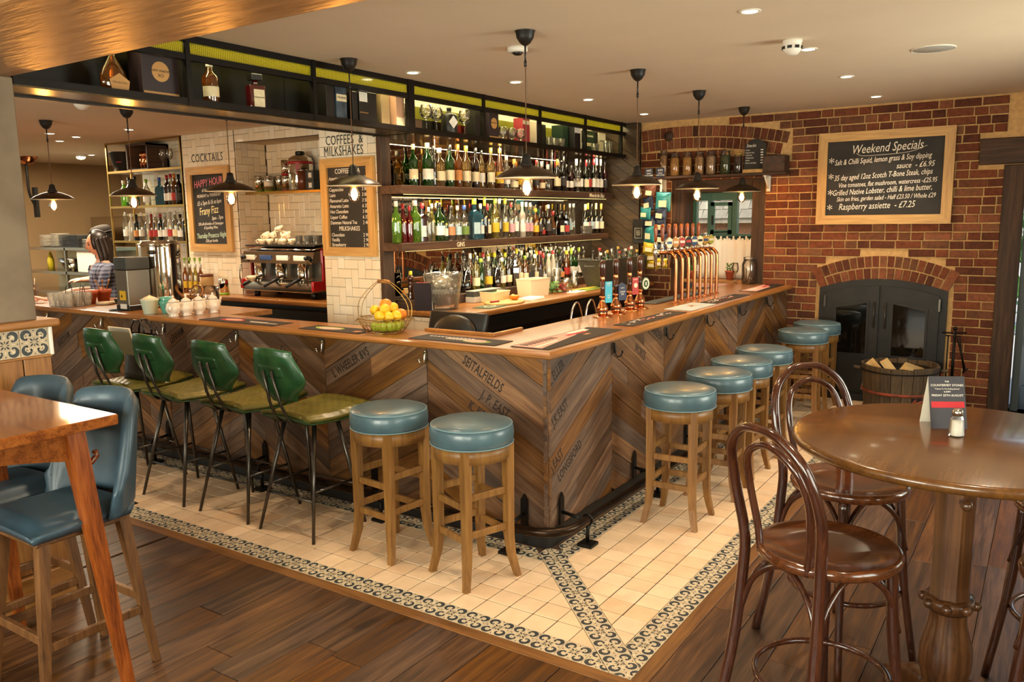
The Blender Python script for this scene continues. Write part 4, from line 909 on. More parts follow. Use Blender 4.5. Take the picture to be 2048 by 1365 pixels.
# flat armagnac flask, amber bottle, square liqueur bottle, black bottle
o = empty('brandy_flask', (-.235, 2.80, gz), 0, 'flat teardrop brandy flask with a cream pentagon label', 'bottle')
pr = [(.05, 0), (.072, .03), (.075, .07), (.06, .11), (.035, .15), (.016, .18), (.014, .20)]
obj('glass_body', MB().lathe(pr, 16, sy=.42), 'bottle_amber', o); obj('cap', MB().lathe([(.015, .19), (.016, .21), (.01, .215)], 10), 'cap_red', o)
obj('paper_label', MB().at(facing((0, -1, 0), (.012, -.0335, .045))).prism([(-.045, -.035), (.045, -.035), (.055, .015), (0, .05), (-.055, .015)], 0, .001), 'label_gold', o)
link('lettering', text_mesh('Clés des Ducs', .014, 'ink_dark', .0002, 0, 'CENTER'), o, facing((0, -1, 0), (.012, -.035, .045)))
bottle((.33, 2.78, gz), .235, .045, 'spirit', 'amber', 'white', 'cream', 'amber whisky bottle with a cream label on the gantry', None, R(-20))
o = empty('liqueur_bottle', (.645, 2.78, gz), R(-12), 'square amber liqueur bottle with a black cube cap on the gantry', 'bottle')
obj('glass_body', MB().box(-.05, .05, -.03, .03, 0, .14, .008).lathe([(.016, .14), (.016, .17)], 10), 'bottle_red', o); obj('cap', MB().box(-.034, .034, -.03, .03, .168, .205, .003), 'box_black', o); obj('paper_label', MB().box(-.026, .042, -.032, -.030, .015, .115), 'label_cream', o)
link('lettering', text_mesh('DISARONNO', .012, 'ink_dark', .0002, 0, 'CENTER'), o, facing((0, -1, 0), (.008, -.0335, .065)))
o = empty('black_bottle', (2.555, 2.80, gz), 0, 'squat matt black bottle with a white diamond label among the balloon glasses', 'bottle')
obj('glass_body', MB().lathe([(.062, 0), (.066, .01), (.066, .14), (.055, .155), (.02, .165), (.018, .185)], 16), 'box_black', o); obj('cap', MB().lathe([(.02, .185), (.02, .205)], 10), 'box_black', o)
obj('paper_label', MB().at(facing((-.4, -.9, 0), (-.026, -.062, .09))).prism([(-.04, 0), (0, -.05), (.04, 0), (0, .05)], 0, .001), 'label_white', o)
# ------------------------------------------------------------------ back counter with coolers
bz = 1.10
bc = empty('back_counter', (0, 0, 0), 0, 'oak back counter under the bottle shelves', 'counter')
obj('worktop', MB().box(2.12, 5.53, 2.34, 3.10, bz-.045, bz, .012), 'counter_oak', bc); obj('riser', MB().box(2.14, 5.1, 2.86, 3.09, bz, bz+.075, .004), 'dark_timber_y', bc)
obj('end_panel', MB().box(2.14, 2.18, 2.40, 3.02, 0, bz-.05), 'tile_grout', bc)
herringbone(bc, (-1, 0, 0), (2.14, 3.02, .5), .62, .55)
fg = empty('bottle_cooler', (0, 0, 0), 0, 'black glass fronted bottle coolers under the back counter', 'cooler')
obj('body', MB().box(2.22, 5.5, 2.56, 3.05, .05, 1.0).box(2.2, 5.52, 2.48, 3.05, .90, 1.02), 'black_plastic', fg)
for k in range(5):
    x0 = 2.25 + k*.65; d = obj('door', MB().box(x0, x0+.63, 2.50, 2.53, .82, .90).box(x0, x0+.63, 2.50, 2.53, .12, .2).box(x0, x0+.06, 2.5, 2.53, .2, .82).box(x0+.57, x0+.63, 2.5, 2.53, .2, .82), 'black_metal', fg)
    obj('pane', MB().box(x0+.06, x0+.57, 2.512, 2.518, .2, .82), 'thin_glass', d); obj('badge', MB().box(x0+.27, x0+.36, 2.497, 2.5, .94, .965), 'label_green', d)
    obj('lit_back', MB().box(x0+.05, x0+.58, 2.553, 2.559, .2, .82), 'cream_plastic', fg)
light('cooler_light', 'AREA', (3.8, 2.53, .84), 5, (1, .9, .6), (R(0), 0, 0), shape='RECTANGLE', size=3, size_y=.015)
# ------------------------------------------------------------------ round blue bar stools
def make_stool():
    o = empty('bar_stool', (0, 0, 0)); r = .205
    obj('seat_cushion', MB().lathe([(.10, .70), (r-.004, .70), (r+.004, .712), (r+.008, .74), (r+.006, .775), (r-.004, .797), (r-.03, .808), (.1, .816), (.001, .818)], 32), 'blue_leather', o)
    for z, rr in ((.704, r+.004), (.794, r-.001)): obj('piping', MB().tube([(rr*math.cos(a), rr*math.sin(a), z) for a in [k*PI/16 for k in range(32)]], .0035, 5, True), 'blue_piping', o)
    ap = MB(); n = 32
    pr = [(r-.012, .63), (r-.012, .702), (r-.035, .702), (r-.035, .63)]
    for j in range(4): pass
    vs = [(p[0]*math.cos(a), p[0]*math.sin(a), p[1]) for p in pr for a in [k*2*PI/n for k in range(n)]]
    ap.add(vs, [(j*n+k, j*n+(k+1) % n, ((j+1) % 4)*n+(k+1) % n, ((j+1) % 4)*n+k) for j in range(4) for k in range(n)], True)
    obj('apron', ap, 'stool_wood', o)
    for sx in (-1, 1):
        for sy in (-1, 1):
            mb = MB(); path = [(.128, .70, .023), (.128, .45, .021), (.128, .22, .02), (.135, .12, .018), (.148, .05, .016), (.158, 0, .015)]
            for i in range(len(path)-1):
                (a, z1, w1), (b, z0, w0) = path[i], path[i+1]
                q = lambda c, w, z: [(sx*c - w, sy*c - w, z), (sx*c + w, sy*c - w, z), (sx*c + w, sy*c + w, z), (sx*c - w, sy*c + w, z)]
                mb.hexa(q(b, w0, z0), q(a, w1, z1))
            obj('leg', mb, 'stool_wood', o)
    for k in range(4):
        for z in (.22, .39) if k % 2 else (.25, .44):
            obj('stretcher', MB().at(Matrix.Rotation(k*PI/2, 4, 'Z')).box(-.125, .125, -.138, -.118, z, z+.035, .003), 'stool_wood', o)
    return o
GS = 'round blue bar stools'
st = make_stool(); tag(st, 'round blue leather stool nearest the bar corner on its left side', 'bar stool', GS)
st.location = (.469, 1.098, 0); st.rotation_euler = (0, 0, R(-19.5))
dup(st, (.493, 1.669, 0), R(-6.6), 'round blue leather stool beside the green bar chairs')
for (x, y, a), l in zip(((1.735, .508, 2), (2.325, .48, 5), (2.84, .50, -4), (3.42, .515, 3), (4.55, .51, 6), (5.13, .53, -3)),
    ('nearest round blue stool along the right side of the bar', 'second round blue stool along the right side of the bar', 'third round blue stool along the right side of the bar', 'fourth round blue stool along the right side of the bar', 'fifth round blue stool along the right side, just before the last one', 'farthest round blue stool, beside the fireplace')):
    dup(st, (x, y, 0), R(a), l)
# ------------------------------------------------------------------ green leather bar chairs
def grid_solid(fn, nu, nv, th_fn, name, mats, parent, quilt=None):
    """cushion-like slab: fn(u,v)->point, normal offset thickness both ways"""
    mb = MB(); V0 = []; V1 = []
    for j in range(nv+1):
        for i in range(nu+1):
            u, v = i/nu, j/nv; p = Vector(fn(u, v)); e = .01
            du = Vector(fn(min(u+e, 1), v)) - Vector(fn(max(u-e, 0), v)); dv = Vector(fn(u, min(v+e, 1))) - Vector(fn(u, max(v-e, 0))); nrm = du.cross(dv)
            nrm = nrm.normalized() if nrm.length > 1e-9 else Vector((0, 0, 1)); a, b = th_fn(u, v)
            V0.append(p + nrm*a); V1.append(p - nrm*b)
    w = nu+1; m = w*(nv+1); fs = []
    for j in range(nv):
        for i in range(nu):
            k = j*w + i; fs.append((k, k+1, k+1+w, k+w)); fs.append((m+k, m+k+w, m+k+1+w, m+k+1))
    rim = [i for i in range(nu)] + [j*w + nu for j in range(nv)] + [nv*w + i for i in range(nu, 0, -1)] + [j*w for j in range(nv, 0, -1)]
    for a, b in zip(rim, rim[1:] + rim[:1]): fs.append((b, a, m+a, m+b))
    mb.add([tuple(v) for v in V0 + V1], fs, True); return obj(name, mb, mats, parent)
def ss(t): t = max(0, min(1, t)); return t*t*(3-2*t)
def make_green():
    o = empty('bar_chair', (0, 0, 0))
    def seat(u, v):      # u front-back, v side
        x = -.20 + .54*u; w = .165 + .07*ss(u/.45) - .03*ss((u-.7)/.3); y = -w + 2*w*v; c = (2*v-1)
        return (x, y, .70 + .02*ss((u-.45)/.55) - .012*c*c + .035*ss((.12-u)/.12))
    def sth(u, v):
        e = min(u, 1-u)*.54/.05; f = min(v, 1-v)*.45/.05; k = ss(min(e, 1))*ss(min(f, 1)); q = .004*abs(math.sin(u*30 + v*24))*abs(math.sin(u*30 - v*24))
        return (.006 + .018*k - q*k, .012 + .014*k)
    grid_solid(seat, 60, 48, sth, 'seat', 'olive_leather', o)
    def under(u, v): p = seat(u, v); return (p[0]*1.005, p[1]*1.01, p[2] - .022)
    grid_solid(under, 16, 14, lambda u, v: (.006, .02*ss(min(min(u, 1-u), min(v, 1-v))/.15)), 'seat_shell', 'green_leather', o)
    def back(u, v):      # u up, v across
        z = .80 + .315*u; w = .105 + .105*ss(u/.42) - .055*ss((u-.42)/.58); c = 2*v-1
        return (-.205 - .075*u + .045*c*c, c*w, z - .018*c*c*ss((u-.5)/.5))
    grid_solid(back, 20, 22, lambda u, v: (.003 + .013*ss(min(u, 1-u)/.14)*ss(min(v, 1-v)/.14), .003 + .012*ss(min(u, 1-u)/.14)*ss(min(v, 1-v)/.14)), 'backrest', 'green_leather', o)
    def patch(u, v): p = back(.46 + .22*u, .26 + .48*v); return (p[0] - .0155, p[1], p[2])
    grid_solid(patch, 4, 10, lambda u, v: (.002, .002), 'back_patch', 'green_leather', o)
    for s in (-1, 1):
        obj('back_rod', MB().tube([(-.275, s*.032, .985), (-.235, s*.042, .80), (-.19, s*.05, .70), (-.165, s*.055, .672), (-.12, s*.06, .662), (.05, s*.06, .664)], .0085, 8), 'leg_steel', o)
        obj('leg', MB().tube([(-.06, s*.12, .672), (-.208, s*.225, 0)], [.0145, .0095], 8), 'leg_steel', o)
        obj('leg', MB().tube([(.10, s*.13, .68), (.208, s*.225, 0)], [.0145, .0095], 8), 'leg_steel', o)
        obj('stretcher', MB().tube([(-.147, s*.182, .275), (.167, s*.189, .275)], .007, 6), 'leg_steel', o)
    obj('stretcher', MB().tube([(-.158, -.19, .225), (-.158, .19, .225)], .007, 6), 'leg_steel', o); obj('stretcher', MB().tube([(.171, -.193, .245), (.171, .193, .245)], .007, 6), 'leg_steel', o)
    obj('under_frame', MB().box(-.10, .16, -.14, .14, .664, .674, .003), 'leg_steel', o)
    return o
gc = make_green(); tag(gc, 'green leather bar chair nearest the round blue stools', 'bar chair', 'green leather bar chairs'); gc.location = (.50, 2.315, 0)
dup(gc, (.505, 2.89, 0), R(1), 'second green leather bar chair from the blue stools'); dup(gc, (.495, 3.485, 0), R(-1), 'third green leather bar chair from the blue stools'); dup(gc, (.50, 4.07, 0), R(2), 'farthest green leather bar chair, with a handbag on its seat')
# handbag with papers
hb = empty('handbag', (.56, 4.02, .728), R(4), 'black leather handbag standing on the farthest green chair', 'handbag')
def bag(u, v):
    a = 2*PI*v; w = 1 - .18*u; return (.085*math.cos(a)*(1 - .55*u), .19*w*math.sin(a)*(abs(math.sin(a))**-.25 if abs(math.sin(a)) > .05 else 1), .31*u)
mb = MB(); nu, nv = 8, 24; vs = [bag(i/nu, j/nv) for i in range(nu+1) for j in range(nv)]
mb.add(vs, [(i*nv+j, i*nv+(j+1) % nv, (i+1)*nv+(j+1) % nv, (i+1)*nv+j) for i in range(nu) for j in range(nv)] + [tuple(range(nv-1, -1, -1))], True); obj('body', mb, 'black_leather', hb)
for s in (-1, 1): obj('handle', MB().tube([(s*.03, -.07, .30), (s*.032, -.065, .36), (s*.03, -.03, .405), (s*.03, .03, .405), (s*.032, .065, .36), (s*.03, .07, .30)], .007, 7), 'black_leather', hb)
tag(obj('folded_paper', MB().at(Matrix.Rotation(R(-12), 4, 'Y')).box(-.006, .006, -.10, .16, .16, .36, .002), 'paper', None, T(.53, 4.09, .735)), 'cream folded paper sticking out of the black handbag', 'paper')
# ------------------------------------------------------------------ slate blue tub bar chairs and the square table at the left
def make_tub():
    o = empty('tub_chair', (0, 0, 0))
    def seat(u, v): x = -.20 + .43*u; w = .205 + .015*u; return (x, -w + 2*w*v, .70 - .01*(2*v-1)**2)
    grid_solid(seat, 18, 18, lambda u, v: (.03*ss(min(min(u, 1-u), min(v, 1-v))/.14), .045*ss(min(min(u, 1-u), min(v, 1-v))/.06)), 'seat', 'slate_leather', o)
    def back(u, v):
        c = 2*v-1; a = PI + c*1.32; top = 1.13 - .06*abs(c)**3 - .30*ss((abs(c)-.55)/.45); z = .665 + (top-.665)*u; r = .225 + .045*u
        return (r*math.cos(a)*1.08 + .0, r*math.sin(a), z)
    grid_solid(back, 14, 30, lambda u, v: (.004 + .02*ss(min(min(u, 1-u)/.06, min(v, 1-v)/.05)), .004 + .02*ss(min(min(u, 1-u)/.06, min(v, 1-v)/.05))), 'backrest', 'slate_leather', o)
    obj('seat_rail', MB().box(-.17, .19, -.17, .17, .625, .665, .006), 'walnut_leg', o)
    for sx in (-1, 1):
        for sy in (-1, 1):
            q = lambda x, y, w, z: [(x-w, y-w, z), (x+w, y-w, z), (x+w, y+w, z), (x-w, y+w, z)]
            obj('leg', MB().hexa(q(sx*.225, sy*.195, .013, 0), q(sx*.155, sy*.145, .022, .65)), 'walnut_leg', o)
    for sy in (-1, 1): obj('stretcher', MB().box(-.20, .20, sy*.177-.011, sy*.177+.011, .22, .255, .003), 'walnut_leg', o)
    for sx in (-1, 1): obj('stretcher', MB().box(sx*.205-.011, sx*.205+.011, -.175, .175, .26, .295, .003), 'walnut_leg', o)
    return o
tb = make_tub(); tag(tb, 'slate blue upholstered tub bar chair nearest the camera at the left table', 'bar chair', 'slate blue tub chairs'); tb.location = (-1.135, 1.93, 0); tb.rotation_euler = (0, 0, PI)
dup(tb, (-1.135, 2.415, 0), R(182), 'slate blue upholstered tub bar chair against the oak dado')
tt = empty('square_table', (-1.62, 2.06, 0), 0, 'tall reddish wooden table with splayed legs at the left edge', 'table')
obj('table_top', MB().box(-.56, .56, -.46, .46, 1.06, 1.10, .005), 'red_wood_y', tt)
for sx in (-1, 1):
    for sy in (-1, 1):
        q = lambda x, y, w, z: [(x-w, y-w, z), (x+w, y-w, z), (x+w, y+w, z), (x-w, y+w, z)]
        obj('leg', MB().hexa(q(sx*.53, sy*.42, .018, 0), q(sx*.45, sy*.32, .034, 1.06)), 'red_wood', tt)
for sy in (-1, 1):
    n = 12; vs = []
    for k in range(n+1):
        x = -.43 + .86*k/n; zb = .93 + .06*math.sin(PI*k/n); vs += [(x, sy*.325-.011, zb), (x, sy*.325+.011, zb), (x, sy*.325+.011, 1.06), (x, sy*.325-.011, 1.06)]
    obj('apron', MB().add(vs, [(4*k+j, 4*k+4+j, 4*k+4+(j+1) % 4, 4*k+(j+1) % 4) for k in range(n) for j in range(4)] + [(0, 1, 2, 3), (4*n+3, 4*n+2, 4*n+1, 4*n)]), 'red_wood_y', tt)
for sx in (-1, 1): obj('apron', MB().box(sx*.455-.011, sx*.455+.011, -.32, .32, .95, 1.06), 'red_wood_y', tt)
obj('bag_hook', MB().tube([(.46, -.28, .90), (.50, -.285, .89), (.535, -.29, .895), (.555, -.292, .915), (.548, -.292, .935)], [.016, .014, .012, .011, .012], 8), 'red_wood', tt)
# ------------------------------------------------------------------ round table and bentwood bar chairs at the right
rt = empty('round_table', (.285, -1.055, 0), 0, 'tall round oak pedestal table at the right', 'table')
obj('table_top', MB().lathe([(.50, 1.022), (.522, 1.026), (.53, 1.04), (.526, 1.055), (.515, 1.06), (.001, 1.06)], 64), 'table_oak', rt)
obj('column', MB().lathe([(.066, .50), (.062, .55), (.066, 1.0), (.085, 1.022)], 8, smooth=False, a0=PI/8), 'table_dark', rt)
mb = MB(); n = 64; pr = [(.05, .17), (.07, .20), (.085, .26), (.083, .32), (.062, .40), (.058, .44), (.066, .48)]
vs = []
for r, z in pr:
    for k in range(n): a = 2*PI*k/n; rr = r*(1 - .09*abs(math.cos(4*a))**6); vs.append((rr*math.cos(a), rr*math.sin(a), z))
mb.add(vs, [(j*n+k, j*n+(k+1) % n, (j+1)*n+(k+1) % n, (j+1)*n+k) for j in range(len(pr)-1) for k in range(n)], True); obj('bulb', mb, 'table_dark', rt)
mb = MB().lathe([(.064, .455), (.075, .47), (.084, .49), (.075, .505), (.06, .51)], 24)
for k in range(8): mb.ball((.081*math.cos(k*PI/4), .081*math.sin(k*PI/4), .487), .017, 8, 6)
obj('carved_collar', mb, 'table_dark', rt)
obj('base_rings', MB().lathe([(.055, .10), (.088, .102), (.09, .115), (.082, .125), (.086, .14), (.078, .152), (.074, .165), (.06, .175), (.05, .19)], 28), 'table_dark', rt)
for k in range(4):
    a = R(38 + 90*k); c, s = math.cos(a), math.sin(a); pts = [(.04, .13), (.10, .135), (.17, .115), (.25, .07), (.31, .035), (.36, .028)]
    obj('foot', MB().tube([(r*c, r*s, z) for r, z in pts], [.045, .048, .046, .036, .03, .02], 10, flat=.8), 'table_dark', rt)
for a, z in ((R(-157), .93), (R(-160), .86), (R(20), .93), (R(23), .86), (R(110), .9), (R(-70), .9)):
    c, s = math.cos(a), math.sin(a); mb = MB().tube([(.05*c, .05*s, z), (.10*c, .10*s, z+.004)], [.009, .011], 8).ball((.112*c, .112*s, z+.005), .019, 10, 7); obj('coat_peg', mb, 'table_dark', rt)
def spline(pts, n=6):
    P_ = [Vector(p) for p in pts]; out = []
    for i in range(len(P_)-1):
        a, b, c, d = P_[max(i-1, 0)], P_[i], P_[i+1], P_[min(i+2, len(P_)-1)]
        for k in range(n):
            t = k/n; out.append(.5*((2*b) + (c-a)*t + (2*a-5*b+4*c-d)*t*t + (3*b-a-3*c+d)*t**3))
    return [tuple(p) for p in out] + [tuple(P_[-1])]
def make_bent():
    o = empty('bentwood_chair', (0, 0, 0)); zs = .745
    obj('seat', MB().lathe([(.16, zs-.04), (.205, zs-.04), (.222, zs-.032), (.226, zs-.015), (.221, zs-.002), (.212, zs+.002), (.205, zs-.003), (.12, zs-.007), (.001, zs-.008)], 48), 'bent_seat', o)
    h = [(-.285, .215, 0), (-.225, .185, .35), (-.20, .172, .62), (-.198, .17, .76), (-.225, .19, .93), (-.265, .165, 1.07), (-.288, .085, 1.145), (-.293, 0, 1.16)]
    full = h + [(x, -y, z) for x, y, z in h[-2::-1]]; pts = spline(full, 6); m = len(pts)
    obj('back_hoop', MB().tube(pts, [.0135 + .006*abs(math.cos(PI*i/(m-1)))**.7 for i in range(m)], 10), 'bentwood', o)
    h = [(-.185, .105, .715), (-.19, .115, .80), (-.215, .132, .95), (-.25, .10, 1.06), (-.262, 0, 1.105)]; full = h + [(x, -y, z) for x, y, z in h[-2::-1]]
    obj('inner_hoop', MB().tube(spline(full, 6), .0125, 9), 'bentwood', o)
    for s in (-1, 1): obj('leg', MB().tube(spline([(.13, s*.135, zs-.03), (.15, s*.15, .4), (.20, s*.185, 0)], 5), [.019]*6 + [.015]*5, 10), 'bentwood', o)
    obj('foot_ring', MB().tube([(.215*math.cos(a) - .01, .205*math.sin(a), .30) for a in [k*PI/20 for k in range(40)]], .0105, 8, True), 'bentwood', o)
    L = [(.155, .155, 0), (.155, -.155, 0), (-.205, -.175, 0), (-.205, .175, 0)]
    for k in range(4):
        a, b = Vector(L[k]), Vector(L[(k+1) % 4]); mid = (a+b)/2; inn = -mid.normalized()*.04
        obj('brace', MB().tube(spline([a + Vector((0, 0, .48)), a*.86 + b*.14 + inn*.4 + Vector((0, 0, .62)), mid + inn*.8 + Vector((0, 0, .695)), a*.14 + b*.86 + inn*.4 + Vector((0, 0, .62)), b + Vector((0, 0, .48))], 6), .0105, 8), 'bentwood', o)
    return o
bw = make_bent(); tag(bw, 'dark bentwood bar chair nearest the camera at the round table', 'bar chair', 'bentwood bar chairs'); bw.location = (-.07, -.727, 0); bw.rotation_euler = (0, 0, R(-33))
dup(bw, (.665, -.645, 0), R(-128), 'dark bentwood bar chair on the far side of the round table'); dup(bw, (.80, -1.43, 0), R(140), 'dark bentwood bar chair cut by the right edge, upper one'); dup(bw, (.12, -1.47, 0), R(62), 'dark bentwood bar chair cut by the right edge, lower one')
# menu card, salt shaker, pepper jar
mc = empty('menu_card', (.40, -1.01, 1.06), R(-62), 'folded black gig flyer standing on the round table', 'flyer')
obj('leaf', MB().hexa([(-.06, .0, 0), (.06, .0, 0), (.06, .002, 0), (-.06, .002, 0)], [(-.06, .05, .175), (.06, .05, .175), (.06, .052, .175), (-.06, .052, .175)]), 'card_purple', mc)
obj('leaf', MB().hexa([(-.06, .1, 0), (.06, .1, 0), (.06, .102, 0), (-.06, .102, 0)], [(-.06, .05, .175), (.06, .05, .175), (.06, .052, .175), (-.06, .052, .175)]), 'paper', mc)
obj('crowd_print', MB().hexa([(-.055, .0185, .07), (.055, .0185, .07), (.055, .019, .07), (-.055, .019, .07)], [(-.055, .0275, .095), (.055, .0275, .095), (.055, .028, .095), (-.055, .028, .095)]), 'mat_red', mc)
slope = math.atan(.05/.175)
for t, s, z in (('THE', .008, .155), ('COUNTERFEIT STONES', .0105, .142), ('"Tribute To The Rolling Stones"', .0065, .131), ('8.30PM', .0075, .121), ('FRIDAY 25TH AUGUST', .0105, .108)):
    y = .05*z/.175 - .0012; M = Matrix.Translation((0, y, z)) @ Matrix.Rotation(R(90) - slope, 4, 'X'); link('lettering', text_mesh(t, s, 'chalk_white', .0001, 0, 'CENTER'), mc, M)
sk = empty('salt_shaker', (.30, -1.04, 1.06), 0, 'glass salt shaker with a steel cap in front of the flyer', 'salt shaker')
obj('glass_body', MB().lathe([(.022, 0), (.024, .006), (.02, .06), (.015, .074)], 8, smooth=False), 'thin_glass', sk); obj('salt', MB().lathe([(.018, .004), (.019, .008), (.0165, .055), (.001, .056)], 8), 'white_plastic', sk)
obj('cap', MB().lathe([(.0165, .072), (.017, .086), (.013, .094), (.001, .096)], 14), 'steel', sk)
pj = empty('pepper_jar', (.50, -.93, 1.06), 0, 'dark pepper pot half hidden behind the flyer', 'pepper pot'); obj('body', MB().lathe([(.02, 0), (.026, .02), (.018, .05), (.022, .08), (.01, .1)], 14), 'bentwood', pj); obj('knob', MB().ball((0, 0, .108), .01), 'steel', pj)
# ------------------------------------------------------------------ bar runners
bt = 1.102
def runner(x0, x1, y0, y1, lb, base, prints):
    o = empty('bar_runner', ((x0+x1)/2, (y0+y1)/2, bt), R(random.uniform(-1, 1)), lb, 'bar runner', 'bar runners on the worktop'); a, b = (x1-x0)/2, (y1-y0)/2
    obj('rubber_mat', MB().box(-a, a, -b, b, 0, .004, .0015), base, o)
    for i, (m, polys) in enumerate(prints):
        mb = MB()
        for p in polys: p = ccw([(u*a, v*b) for u, v in p]); mb.add([(u, v, .0044 + .0002*i) for u, v in p], [tuple(range(len(p)))])
        obj('print', mb, m, o)
def rects(n, u0, u1, v0, v1, s): return [[(u-s*random.uniform(.5, 1.3), v-s*2), (u+s, v-s*1.6), (u+s*.9, v+s*2.2), (u-s, v+s*1.8)] for u, v in [(random.uniform(u0, u1), random.uniform(v0, v1)) for _ in range(n)]]
def blob(u, v, ru, rv, n=10): return [[(u + ru*math.cos(2*PI*k/n), v + rv*math.sin(2*PI*k/n)*random.uniform(.8, 1.1)) for k in range(n)]]
def lines(n, u0, u1, v0, v1): return [[(u0 + (u1-u0)*k/n + .01, v0), (u0 + (u1-u0)*(k+.72)/n, v0), (u0 + (u1-u0)*(k+.72)/n, v1), (u0 + (u1-u0)*k/n + .01, v1)] for k in range(n)]
runner(.925, 1.115, 3.09, 3.88, 'dark runner with a pink and white print near the teapots', 'slate_mat', [('mat_red', blob(.1, .35, .55, .35)), ('mat_pink', blob(.15, .35, .4, .26)), ('mat_white', [[(-.3, -.9 + .06*k), (-.1, -.9 + .06*k), (-.1, -.86 + .06*k), (-.3, -.86 + .06*k)] for k in range(12)] + [[(-.05, -.6 + .06*k), (.12, -.6 + .06*k), (.12, -.56 + .06*k), (-.05, -.56 + .06*k)] for k in range(8)])])
runner(.93, 1.11, 2.30, 2.84, 'dark runner with a green food print left of the fruit basket', 'slate_mat', [('mat_green', blob(.1, .3, .6, .5)), ('mat_pink', blob(.0, .25, .45, .38)), ('mat_tan', blob(-.3, -.75, .3, .12))])
runner(.94, 1.13, 1.28, 1.90, 'dark runner with white lettering and green print beside the till', 'slate_mat', [('mat_white', [[(.3, .8 - .09*k), (.5, .8 - .09*k), (.5, .74 - .09*k), (.3, .74 - .09*k)] for k in range(12)] + [[(-.2, .3 - .08*k), (.2, .3 - .08*k), (.2, .25 - .08*k), (-.2, .25 - .08*k)] for k in range(7)]), ('mat_green', blob(-.25, -.45, .5, .3)), ('mat_pink', blob(-.1, -.4, .45, .28))])
runner(.965, 1.86, .945, 1.19, 'pale pink and black poster runner at the bar corner', 'slate_mat', [('mat_pink', [[(-.98, -.6), (.2, .1), (.9, .92), (-.98, .92)]]), ('mat_white', [[(.3, .3), (.75, .4), (.8, .85), (.3, .85)], [(-.95, -.3), (-.3, -.05), (-.3, .1), (-.95, -.1)]]), ('mat_red', [[(.1, .25), (.6, .2), (.6, .45), (.1, .5)]]), ('slate_mat', lines(9, -.9, -.1, .35, .8)), ('mat_tan', [[(.3, -.3), (.45, -.3), (.45, -.1), (.3, -.1)]])])
for x0, x1, y0, y1, lb in ((2.03, 2.93, .945, 1.09, 'black runner with white and red scribbled letters by the hand pumps'), (3.60, 4.42, .945, 1.09, 'black runner with white and red scribbled letters by the copper taps')):
    runner(x0, x1, y0, y1, lb, 'slate_mat', [('mat_white', rects(26, -.85, .8, -.1, .75, .045)), ('mat_red', rects(14, -.5, .4, -.25, .35, .035)), ('slate_mat', rects(14, -.8, .8, .1, .6, .02))])
runner(3.03, 3.56, .945, 1.16, 'pale blue paper mat in front of the copper taps', 'mat_blue', [('mat_tan', rects(8, -.15, .25, -.1, .4, .05))])
runner(4.73, 5.58, .955, 1.15, 'pink and black poster runner at the far end of the bar', 'slate_mat', [('mat_pink', [[(-.95, -.6), (.3, -.4), (.85, .9), (-.95, .9)]]), ('mat_red', [[(.1, -.1), (.8, .2), (.8, .5), (.1, .3)]]), ('mat_white', [[(-.8, .1), (-.1, .2), (-.1, .4), (-.8, .4)]])])
# ------------------------------------------------------------------ wire fruit basket and its fruit
fb = empty('fruit_basket', (1.086, 2.215, bt), 0, 'wire fruit basket with a wooden handle on the bar', 'basket')
def ring(r, z, t=.002, n=40): return [(r*math.cos(2*PI*k/n), r*math.sin(2*PI*k/n), z) for k in range(n)]
mb = MB().tube(ring(.165, .095), .003, 5, True).tube(ring(.12, .006), .0025, 5, True).tube(ring(.155, .055), .0016, 4, True).tube(ring(.175, .08), .0018, 4, True)
for k in range(28):
    a = 2*PI*k/28; b = a + 2*PI/28
    for p, q in ((a, b), (b, a)): mb.tube([(.165*math.cos(p), .165*math.sin(p), .095), (.155*math.cos((p+q)/2), .155*math.sin((p+q)/2), .055), (.12*math.cos(q), .12*math.sin(q), .006)], .0012, 4)
    mb.tube([(.165*math.cos(a), .165*math.sin(a), .095), (.19*math.cos((a+b)/2), .19*math.sin((a+b)/2), .075), (.165*math.cos(b), .165*math.sin(b), .095)], .0011, 4)
for k in range(12): a = 2*PI*k/12; mb.tube([(.12*math.cos(a), .12*math.sin(a), .006), (0, 0, .004)], .0012, 4)
obj('wire_bowl', mb, 'brass', fb)
for s in (-1, 1): obj('handle_wire', MB().tube(spline([(-.09*.55 + s*.012, .165*.83 + .03, .095), (-.09*.5 + s*.02, .15, .20), (s*.012, .05, .315), (s*.012, -.05, .315), (.05 + s*.02, -.15, .20), (.05 + s*.012, -.165, .095)], 5), .0022, 5), 'brass', fb)
obj('wooden_grip', MB().tube([(0, .045, .318), (0, 0, .32), (0, -.045, .318)], [.011, .013, .011], 10), 'oak_y', fb)
def fruit(kind, x, y, z, r, lb, rot=0):
    if kind == 'apple':
        o = empty('apple', (x, y, z), rot, lb, 'apple', 'fruit in the wire basket'); obj('flesh', MB().lathe([(.004, -.72*r), (.35*r, -.86*r), (.8*r, -.6*r), (r, .05*r), (.88*r, .6*r), (.5*r, .86*r), (.2*r, .78*r), (.002, .62*r)], 16), 'apple', o); obj('stalk', MB().tube([(0, 0, .6*r), (.003, 0, .95*r)], .0015, 5), 'dark_timber', o)
    elif kind == 'lemon':
        o = empty('lemon', (x, y, z), rot, lb, 'lemon', 'fruit in the wire basket'); obj('peel', MB().at(Matrix.Rotation(R(80), 4, 'Y')).lathe([(.002, -1.32*r), (.18*r, -1.24*r), (.55*r, -.95*r), (.92*r, -.4*r), (r, 0), (.92*r, .4*r), (.55*r, .95*r), (.2*r, 1.22*r), (.14*r, 1.36*r), (.002, 1.4*r)], 16), 'lemon', o)
    else:
        o = empty('orange', (x, y, z), rot, lb, 'orange', 'fruit in the wire basket'); obj('peel', MB().ball((0, 0, 0), r, 18, 12, .95), 'orange_fruit', o); obj('navel', MB().ball((0, -.0, .93*r), .006, 8, 5, .4), 'oak', o)
